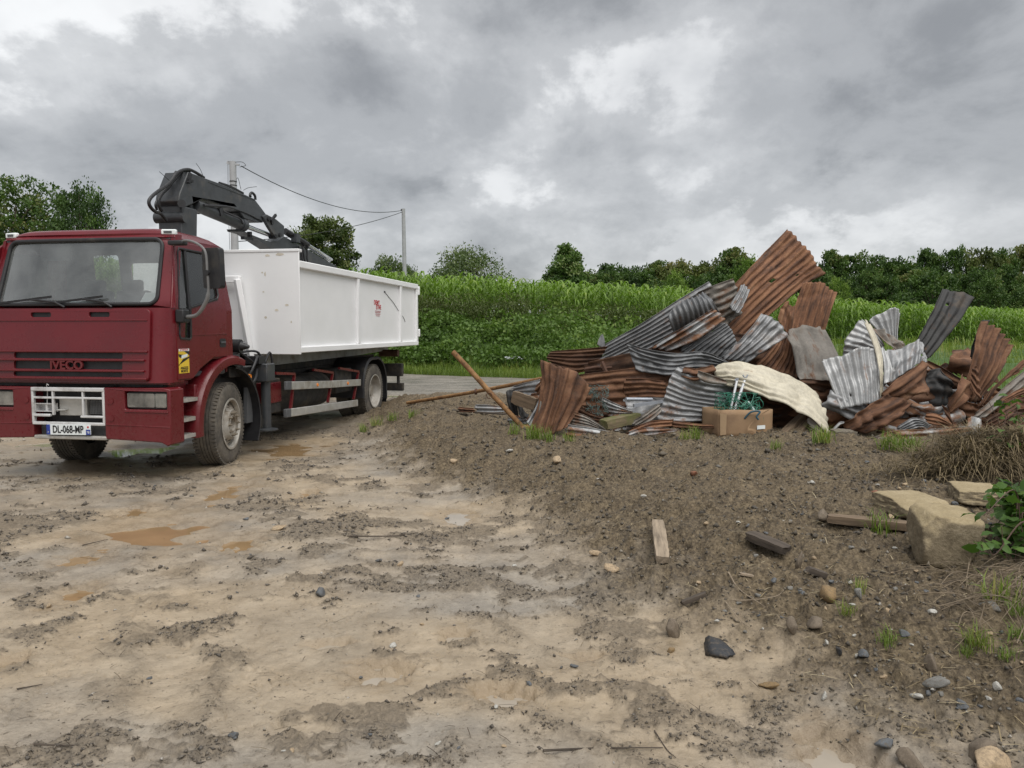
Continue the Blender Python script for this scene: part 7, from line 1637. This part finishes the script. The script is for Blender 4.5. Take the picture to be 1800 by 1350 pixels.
# ---- the three cut boulders at the brambles
def boulder(name, pts_px, Y, depth, label, kind, tilt=0.0, seed=0, cuts=()):
    """a roughly squared block: box planes plus chipped corners, broken faces with fine relief"""
    c = on_ground(*pts_px[0]); w = (pts_px[1] / FPX) * c.y / 2; h = (pts_px[2] / FPX) * c.y / 2
    bm = bmesh.new(); bmesh.ops.create_icosphere(bm, subdivisions=5, radius=1.6); rs = np.random.RandomState(seed)
    planes = [((1, 0, 0), 1), ((-1, 0, 0.06), 1), ((0, 1, 0), 1), ((0.06, -1, 0.10), 1), ((0.10, -0.12, 1), 0.93), ((0, 0, -1), 1)] + list(cuts)
    for k in range(4):
        n = rs.randn(3); n /= np.abs(n).max(); planes.append((tuple(n), float(np.linalg.norm(n)) * (1.02 + 0.14 * rs.rand())))
    for v in bm.verts:
        p = np.array(v.co[:]); p = p / np.linalg.norm(p); t = 1.6
        for n, dd in planes:
            n = np.array(n, float); q = p @ n
            if q > 1e-4: t = min(t, dd / q)
        p = Vector(p * t); p += p.normalized() * (0.045 * mnoise.fractal(p * 2.6 + Vector((seed, 0, 0)), 1.0, 2.0, 5))
        v.co = Vector((p.x * w, p.y * depth / 2, p.z * h))
    me = bpy.data.meshes.new(name); bm.to_mesh(me); bm.free(); me.polygons.foreach_set('use_smooth', np.ones(len(me.polygons), bool)); o = link(name, me, kind)
    o.location = c + Vector((0, depth * 0.45, h * 0.90)); o.rotation_euler = (0, 0, tilt); tag(o, label, 'boulder'); return o
t = NT('lit_top_sandstone'); a_ = t.noise(9, 7, 0.66); b_ = t.noise(55, 4, 0.65); sep = t.n('ShaderNodeNewGeometry'); sx = t.n('ShaderNodeSeparateXYZ'); t.l(sep.outputs['Normal'], sx.inputs[0])
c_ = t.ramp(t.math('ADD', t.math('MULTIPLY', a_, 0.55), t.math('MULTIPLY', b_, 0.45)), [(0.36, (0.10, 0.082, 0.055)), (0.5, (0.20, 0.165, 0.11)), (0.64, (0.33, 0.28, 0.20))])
# light painted in: upward faces mixed paler as if lit, flanks darker as if shaded
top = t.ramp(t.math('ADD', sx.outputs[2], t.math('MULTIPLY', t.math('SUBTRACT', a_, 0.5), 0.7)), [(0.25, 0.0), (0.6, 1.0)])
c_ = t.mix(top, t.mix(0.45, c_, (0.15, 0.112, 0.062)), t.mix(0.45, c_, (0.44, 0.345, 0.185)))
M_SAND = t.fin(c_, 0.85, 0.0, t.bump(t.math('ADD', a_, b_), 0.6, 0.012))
boulder('boulder', ((1680, 994), 104, 96), 0, 0.27, 'big squared sandstone boulder with its top painted paler as if lit beside the brambles', M_SAND, -0.12, 1, [((-0.7, -0.2, 0.7), 1.12), ((0.1, -0.7, 0.75), 1.16)])
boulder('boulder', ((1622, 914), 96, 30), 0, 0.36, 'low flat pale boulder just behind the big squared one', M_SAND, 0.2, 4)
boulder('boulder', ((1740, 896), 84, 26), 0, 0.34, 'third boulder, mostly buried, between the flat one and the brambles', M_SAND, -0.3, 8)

# ---- planks and bits of wood on the soil
def lying(px0, py0, px1, py1, w, h, m, label, seed, name='wooden_plank', cat='plank', lift=0.02):
    p = on_ground(px0, py0); q = on_ground(px1, py1); p.z += h / 2 + lift - 0.01; q.z += h / 2 + lift - 0.01; return timber(name, p, q, w, h, m, label, cat, seed)
M_PALEW = wood_mat('pale_split_wood', (0.27, 0.215, 0.155))
lying(1456, 928, 1618, 938, 0.09, 0.05, M_WOOD, 'long weathered plank lying up to the big boulder', 11)
lying(1165, 995, 1156, 938, 0.085, 0.05, M_PALEW, 'short split piece of grey wood lying on the mound', 12)
lying(1316, 962, 1384, 988, 0.10, 0.045, M_DWOOD, 'dark wet board end at the muddy upright stone', 13)
lying(1420, 1012, 1452, 1022, 0.06, 0.03, M_DWOOD, 'dark board stub beyond the muddy upright stone', 14)
lying(1200, 1070, 1240, 1055, 0.03, 0.022, M_DWOOD, 'short dark stick on the mound edge', 15, 'stick', 'stick')
lying(1300, 1022, 1322, 1020, 0.022, 0.012, M_PALEW, 'bright fresh wood chip on the dark soil', 16, 'wood_chip', 'wood chip')
def twig(pix, r, label, m=None):
    pts = [on_ground(*p) + Vector((0, 0, r * 1.5)) for p in pix]; c = pts[0].copy(); mb = MB(); pl = spline([p - c for p in pts], 18); mb.tube(pl, [r * (1 - 0.6 * i / 17) for i in range(18)], 5); o = mb.build('twig', m or M_DWOOD, smooth=True); o.location = c; tag(o, label, 'twig')
twig([(955, 1326), (1040, 1322), (1100, 1319), (1165, 1320)], 0.005, 'long thin dark twig lying on the smooth mud')
twig([(1150, 1300), (1172, 1325), (1188, 1338)], 0.003, 'short bent twig crossing the end of the long twig')
twig([(60, 1326), (110, 1318), (140, 1320)], 0.004, 'thin twig on the mud below the tyre tracks')
twig([(30, 1214), (75, 1206)], 0.004, 'short dark twig on pale mud')
twig([(145, 962), (190, 953)], 0.005, 'dark twig beside the small brown puddle')
twig([(610, 946), (690, 948), (735, 940)], 0.006, 'dark root lying across the churned mud')
twig([(1525, 1012), (1570, 1030), (1640, 1034), (1690, 1022)], 0.005, 'curved root arching over the soil below the big boulder')
twig([(1280, 1020), (1300, 1040), (1345, 1072)], 0.004, 'pale dead stem on the mound slope', M_PALEW)
twig([(1230, 1045), (1290, 1068), (1360, 1055), (1382, 1035)], 0.004, 'pale dead stem bending across the mound', M_PALEW)
twig([(1275, 1065), (1310, 1100), (1345, 1120)], 0.003, 'thin straw stem beside the pale bent one', M_PALEW)

# ---- crumbs of soil, gravel and straw: masses nobody could count
def scatter_poly(name, n, area, size, m, label, cat, seed, keep, flat=0.7, tint=False, pw=2.0):
    rs = np.random.RandomState(seed); base = np.array([(1, 0, 0), (0, 1, 0), (-1, 0, 0), (0, -1, 0), (0, 0, 1), (0, 0, -0.6)], float); F_ = np.array([(0, 1, 4), (1, 2, 4), (2, 3, 4), (3, 0, 4), (1, 0, 5), (2, 1, 5), (3, 2, 5), (0, 3, 5)])
    x0, x1, y0, y1 = area; y = y0 * (y1 / y0) ** (rs.rand(n)); hw = 0.72 * y + 0.3; x = (rs.rand(n) * 2 - 1) * hw; h, soil, rough, wet, och = terrain(x, y); k = keep(x, y, soil, rough, wet, rs.rand(n)); x, y, h = x[k], y[k], h[k]; n = len(x)
    s = size * (0.35 + rs.rand(n) ** pw * 1.3) * np.clip(y / 4.0, 0.8, 1.9); az = rs.rand(n) * 6.283; J = base[None] * (1 + 0.45 * rs.randn(n, 6, 1)) * np.array([1, 0.6 + 0.0, flat]); J = J + 0.18 * rs.randn(n, 6, 3); J = J * s[:, None, None]
    c, sn = np.cos(az)[:, None], np.sin(az)[:, None]; V_ = np.stack([J[..., 0] * c - J[..., 1] * sn + x[:, None], J[..., 0] * sn + J[..., 1] * c + y[:, None], J[..., 2] + (h + s * flat * 0.3)[:, None]], -1).reshape(-1, 3)
    Q = (np.arange(n)[:, None, None] * 6 + F_[None]).reshape(-1, 3); me = np_mesh(name, V_, Q, smooth=False); add_attr(me, 'tint', np.repeat(np.clip(rs.rand(n), 0, 1), 6)); return tag(link(name, me, m), label, cat, kind='stuff')
def crumb_mat(name, stops, rough=0.9):
    t = NT(name); f = t.noise(60, 3); return t.fin(t.mix(0.3, t.ramp(t.attr('tint'), stops), t.ramp(f, [(0.3, 0.03), (0.7, 0.2)])), rough, 0.0)
M_CLOD = crumb_mat('soil_crumb', [(0.0, (0.045, 0.034, 0.021)), (0.6, (0.095, 0.074, 0.046)), (1.0, (0.185, 0.148, 0.097))])
M_MUDC = crumb_mat('mud_crumb', [(0.0, (0.06, 0.046, 0.031)), (0.6, (0.13, 0.102, 0.07)), (1.0, (0.22, 0.178, 0.125))], 0.7)
M_GRAV = crumb_mat('mixed_gravel', [(0.0, (0.06, 0.065, 0.07)), (0.35, (0.16, 0.15, 0.13)), (0.7, (0.30, 0.26, 0.20)), (1.0, (0.55, 0.52, 0.47))], 0.7)
scatter_poly('soil_crumbs', 76000, (-9, 9, 2.3, 14.0), 0.0105, M_CLOD, 'dark crumbs of soil covering the mound', 'soil', 31, lambda x, y, s, r, w, u: (s > 0.35) & (u < 1.3 * fbm(x * 2.2, y * 2.2, 501, 3)), 0.75, pw=5.0)
scatter_poly('mud_crumbs', 140000, (-9, 9, 2.3, 12.0), 0.0092, M_MUDC, 'dark crumbs of mud pushed up along the tyre tracks', 'mud', 32, lambda x, y, s, r, w, u: (s < 0.4) & (w < 0.5) & (u < np.clip(r * 1.4 - 0.35, 0.010, 1) * 2.0 * sstep(0.38, 0.60, fbm(x * 5, y * 5, 502, 3))), 0.7, pw=5.0)
scatter_poly('gravel', 26000, (-9, 9, 2.3, 12.0), 0.0085, M_GRAV, 'fine mixed gravel lying in the soil', 'gravel', 33, lambda x, y, s, r, w, u: u < np.where(s > 0.5, np.clip(0.10 + 0.28 * (x - 0.5) / np.maximum(y, 1) * 2.2, 0.06, 0.45), 0.05), 0.6, pw=4.0)
def straw(name, n, seed, area, L, w, m, label, keep, lift=0.012):
    rs = np.random.RandomState(seed); y = area[0] * (area[1] / area[0]) ** rs.rand(n); x = (rs.rand(n) * 2 - 1) * (0.7 * y + 0.2); h, soil, rough, wet, och = terrain(x, y); k = keep(x, y, soil, rough, rs.rand(n)); x, y, h = x[k], y[k], h[k]; n = len(x)
    az = rs.randn(n) * 0.9; l = L * (0.3 + rs.rand(n) ** 2 * 1.5); d = np.stack([np.cos(az), np.sin(az), 0.12 * rs.randn(n)], 1) * l[:, None]; p = np.stack([-np.sin(az), np.cos(az), np.zeros(n)], 1) * w; c = np.stack([x, y, h + lift], 1); up = np.array([0, 0, w])
    V_ = np.stack([c - d / 2 - p, c - d / 2 + p, c + up * 2 + p + d * 0.05, c + up * 2 - p + d * 0.05, c + d / 2 + p * 0.6, c + d / 2 - p * 0.6], 1).reshape(-1, 3); kk = np.arange(n)[:, None] * 6; Q = np.concatenate([kk + np.array([[0, 1, 2, 3]]), kk + np.array([[3, 2, 4, 5]])])
    me = np_mesh(name, V_, Q, smooth=False); add_attr(me, 'tint', np.repeat(rs.rand(n), 6)); tag(link(name, me, m), label, 'straw', kind='stuff')
M_STRAW = leaf_mat('dry_straw', (0.085, 0.062, 0.036), (0.255, 0.20, 0.115), 0.1, 0.8, (0.38, 0.32, 0.21))
straw('straw_litter', 5200, 41, (2.4, 11), 0.085, 0.0022, M_STRAW, 'dry straw and root bits littering the dark soil', lambda x, y, s, r, u: (s > 0.5) & (u < np.where(x > 0.3 * y, 0.9, 0.35)))
straw('mud_litter', 1500, 42, (2.4, 10), 0.05, 0.0018, leaf_mat('dark_litter', (0.03, 0.022, 0.015), (0.08, 0.06, 0.04), 0.05, 0.8, (0.2, 0.16, 0.1)), 'dark bits of twig and leaf pressed into the mud', lambda x, y, s, r, u: (s < 0.5) & (u < 0.25 + 0.6 * r))

# ---- heap of dry grass and dead stems
def dry_heap():
    c = on_ground(1712, 880); rs = np.random.RandomState(9); n = 7500; W_, D_, H_ = 0.72, 0.45, 0.36
    cy = 6.35; cx = (1748 - 900) / FPX * cy; g0 = gz(cx, cy)
    u = rs.randn(n) * 0.42; v = rs.randn(n) * 0.42; top = H_ * np.exp(-(u ** 2 * 1.3 + v ** 2 * 1.3)) * (0.45 + 1.1 * fbm(u * 3 + 5, v * 3, 611, 3)); X = cx + u * W_ * 1.15; Y = cy + v * D_; Z = terrain(X, Y)[0] + top * (0.35 + 0.65 * rs.rand(n) ** 0.6)
    parts = []; az = np.where(rs.rand(n) < 0.65, rs.rand(n) * 6.283, np.arctan2(v, u) + rs.randn(n) * 0.8); l = 0.07 + 0.24 * rs.rand(n) ** 1.5
    d = np.stack([np.cos(az), np.sin(az), np.zeros(n)], 1); p = np.stack([-np.sin(az), np.cos(az), np.zeros(n)], 1); w = (0.0014 + 0.0022 * rs.rand(n))[:, None]; a = np.stack([X, Y, Z], 1)
    m = a + d * (l * 0.55)[:, None] + np.array([0, 0, 1]) * (l * 0.18 * rs.rand(n))[:, None]; e = a + d * l[:, None] + np.array([0, 0, 1]) * (l * (0.45 - 1.0 * rs.rand(n)))[:, None]
    V_ = np.stack([a - p * w, a + p * w, m + p * w, m - p * w, e + p * w * 0.4, e - p * w * 0.4], 1).reshape(-1, 3); k = np.arange(n)[:, None] * 6; Q = np.concatenate([k + np.array([[0, 1, 2, 3]]), k + np.array([[3, 2, 4, 5]])]); T = np.repeat(np.clip(0.1 + 0.75 * rs.rand(n), 0, 1), 6)
    e_ = empty('dry_grass_heap', (0, 0, 0)); e_.location = (cx, cy, g0); tag(e_, 'tangled heap of dry grass and roots between the rusty sheets and boulders', 'grass heap')
    me = np_mesh('dry_stems', V_ - np.array([cx, cy, g0]), Q, smooth=False); add_attr(me, 'tint', T); tag(link('dry_stems', me, M_STRAW, e_), kind='stuff')
    # earth core under the straw
    nu, nv = 34, 10; mb = MB()
    def P(i, j):
        a = 2 * math.pi * i / nu; r = 1 - j / (nv - 1); x = r * 0.80 * math.cos(a) * 1.1; y = r * 0.48 * math.sin(a); z = 0.27 * math.exp(-2.0 * r * r) - 0.10 + 0.10 * mnoise.noise(Vector((x * 6, y * 6, 2))); return (x, y, z)
    mb.grid(P, nu, nv, True); mb.build('earth_core', simple('rooty_earth', (0.075, 0.058, 0.038), 0.95, bump=0.6, scale=9), e_, smooth=True)
dry_heap()

# ---- brambles: arching stems with separate leaves
M_BRAM = leaf_mat('bramble_leaf', (0.030, 0.070, 0.014), (0.085, 0.165, 0.032), 0.35, 0.45, (0.17, 0.25, 0.06)); M_STEM = simple('bramble_stem', (0.10, 0.062, 0.045), 0.7)
def bramble_leaf_mesh(seed):
    rs = np.random.RandomState(seed); n = 7; s = np.linspace(0, 1, n); w = 0.42 * np.sin(np.pi * np.clip(s, 0, 1) ** 0.75) * (1 + 0.12 * rs.randn(n)); w[0] = w[-1] = 0.01
    mid = np.stack([s, 0 * s, 0.10 * np.sin(s * 3)], 1); L_ = np.stack([s, w, 0.16 * w + 0.10 * np.sin(s * 3) + 0.02 * rs.randn(n)], 1); R_ = np.stack([s, -w, 0.16 * w + 0.10 * np.sin(s * 3) + 0.02 * rs.randn(n)], 1); V_ = np.concatenate([L_, mid, R_]); Q = []
    for i in range(n - 1): Q += [(i, i + 1, n + i + 1, n + i), (n + i, n + i + 1, 2 * n + i + 1, 2 * n + i)]
    me = np_mesh('leaf', V_, np.array(Q)); add_attr(me, 'tint', np.full(len(V_), 0.3 + 0.12 * seed)); me.materials.append(M_BRAM); return me
BLEAF = [bramble_leaf_mesh(s) for s in range(5)]
def bramble(base, stems, label, nleaf, size, seed, name='bramble'):
    rs = random.Random(seed); e = empty(name, base); tag(e, label, 'bramble'); lines = []
    for st in stems:
        pl = spline([Vector(p) - base for p in st], 24); mb = MB(); mb.tube(pl, [0.0055 * (1 - 0.6 * i / 23) for i in range(24)], 5); mb.build('stem', M_STEM, e, smooth=True); lines.append(pl)
    for k in range(nleaf):
        pl = rs.choice(lines); p = pl[rs.randint(3, 23)]; az = rs.uniform(0, 6.28); off = Vector((math.cos(az), math.sin(az), rs.uniform(-0.2, 0.7))) * rs.uniform(0.0, 0.075)
        o = bpy.data.objects.new('leaf', BLEAF[rs.randint(0, 4)]); COL.objects.link(o); o.parent = e; o.location = p + off; s = size * rs.uniform(0.6, 1.25); o.scale = (s, s, s); o.rotation_euler = (rs.gauss(0, 0.5), rs.gauss(0.25, 0.4), az)
    return e
def build_brambles():
    rs = random.Random(6)
    def pt(px, py, Y): return at(px, py, Y)
    b = on_ground(1815, 1010); st = []
    for k in range(15):
        Y0 = rs.uniform(4.2, 4.9); st.append([at(1835 + rs.uniform(-20, 40), 1005 + rs.uniform(-20, 15), Y0), at(rs.uniform(1790, 1830), rs.uniform(870, 950), Y0 - 0.05), at(rs.uniform(1745, 1800), rs.uniform(860, 990), Y0 - rs.uniform(0, .2)), at(rs.uniform(1728, 1790), rs.uniform(860, 1000), Y0 - rs.uniform(0, 0.25))])
    bramble(b, st, 'leafy green bramble growing against the right side of the big boulder', 300, 0.080, 1)
    b = on_ground(1830, 880); st = []
    for k in range(9):
        Y0 = rs.uniform(6.2, 7.2); st.append([at(1850 + rs.uniform(-20, 30), 860, Y0), at(rs.uniform(1790, 1840), rs.uniform(740, 800), Y0), at(rs.uniform(1760, 1810), rs.uniform(700, 800), Y0), at(rs.uniform(1735, 1790), rs.uniform(690, 840), Y0)])
    bramble(b, st, 'thinner bramble reaching over the rusty sheets at the end of the heap', 120, 0.075, 2)
    # dead stems at the foot
    b = on_ground(1780, 1060); mb = MB(); e = empty('dead_stems', b); tag(e, 'matted dead bramble stems hanging over the bank below the big boulder', 'dead stems')
    for k in range(130):
        p = on_ground(rs.uniform(1690, 1850), rs.uniform(1000, 1090)); L_ = rs.uniform(0.12, 0.4); az = rs.uniform(0, 6.28); q = p + Vector((math.cos(az) * L_, math.sin(az) * L_, 0.0)); q.z = gz(q.x, q.y) + rs.uniform(0.005, 0.05); m = p.lerp(q, 0.5) + Vector((rs.uniform(-.04, .04), rs.uniform(-.04, .04), rs.uniform(0.0, 0.08)))
        mb.tube(spline([p - b, m - b, q - b], 8), rs.uniform(0.0010, 0.0022), 4)
    tag(mb.build('stem_mat', simple('dead_stem', (0.20, 0.155, 0.105), 0.85, vary=0.4), e, smooth=True), kind='stuff')
build_brambles()

# ---- tufts of grass
def tufts():
    rs = np.random.RandomState(3); meshes = []
    for k in range(5):
        n = 46; V_, Q, T = blades(rs.randn(n) * 0.035, rs.randn(n) * 0.035, np.full(n, -0.01), 0.10 + 0.12 * rs.rand(n), rs, np.clip(0.35 + 0.5 * rs.rand(n), 0, 1), 0.0032, 1.1); me = np_mesh('grass_tuft', V_, Q, smooth=False); add_attr(me, 'tint', T); me.materials.append(M_GRASS); meshes.append(me)
    spots = [(1548, 938, 1.0), (1722, 1150, 0.6), (1788, 1130, 0.6), (1700, 1160, 0.4), (1560, 1140, 0.6), (1770, 1165, 0.45), (1795, 1090, 0.6), (905, 765, 1.0), (935, 772, 1.2), (965, 776, 1.0), (950, 770, 1.1), (1000, 776, 0.8), (1440, 778, 1.3), (1452, 782, 1.2), (1575, 792, 1.5), (1592, 796, 1.3), (1560, 794, 1.2), (1610, 795, 1.0), (1225, 772, 1.0), (1205, 774, 0.9), (690, 742, 1.0), (662, 748, 1.1), (725, 735, 1.0), (640, 760, 1.0), (1365, 790, 0.8), (1712, 1130, 0.6), (1760, 1060, 0.9), (1512, 1040, 0.5), (1490, 1085, 0.5)]
    for k, (px, py, s) in enumerate(spots):
        g = on_ground(px, py); o = bpy.data.objects.new('grass_tuft', meshes[k % 5]); COL.objects.link(o); o.location = g; o.rotation_euler = (0, 0, k * 1.3); o.scale = (s, s, s * 0.9)
        near = py < 800; tag(o, 'small green grass tuft at the foot of the scrap heap' if near else 'small green grass tuft on the stony soil by the brambles', 'grass tuft', 'grass tufts along the heap' if near else 'grass tufts on the stony soil')
tufts()
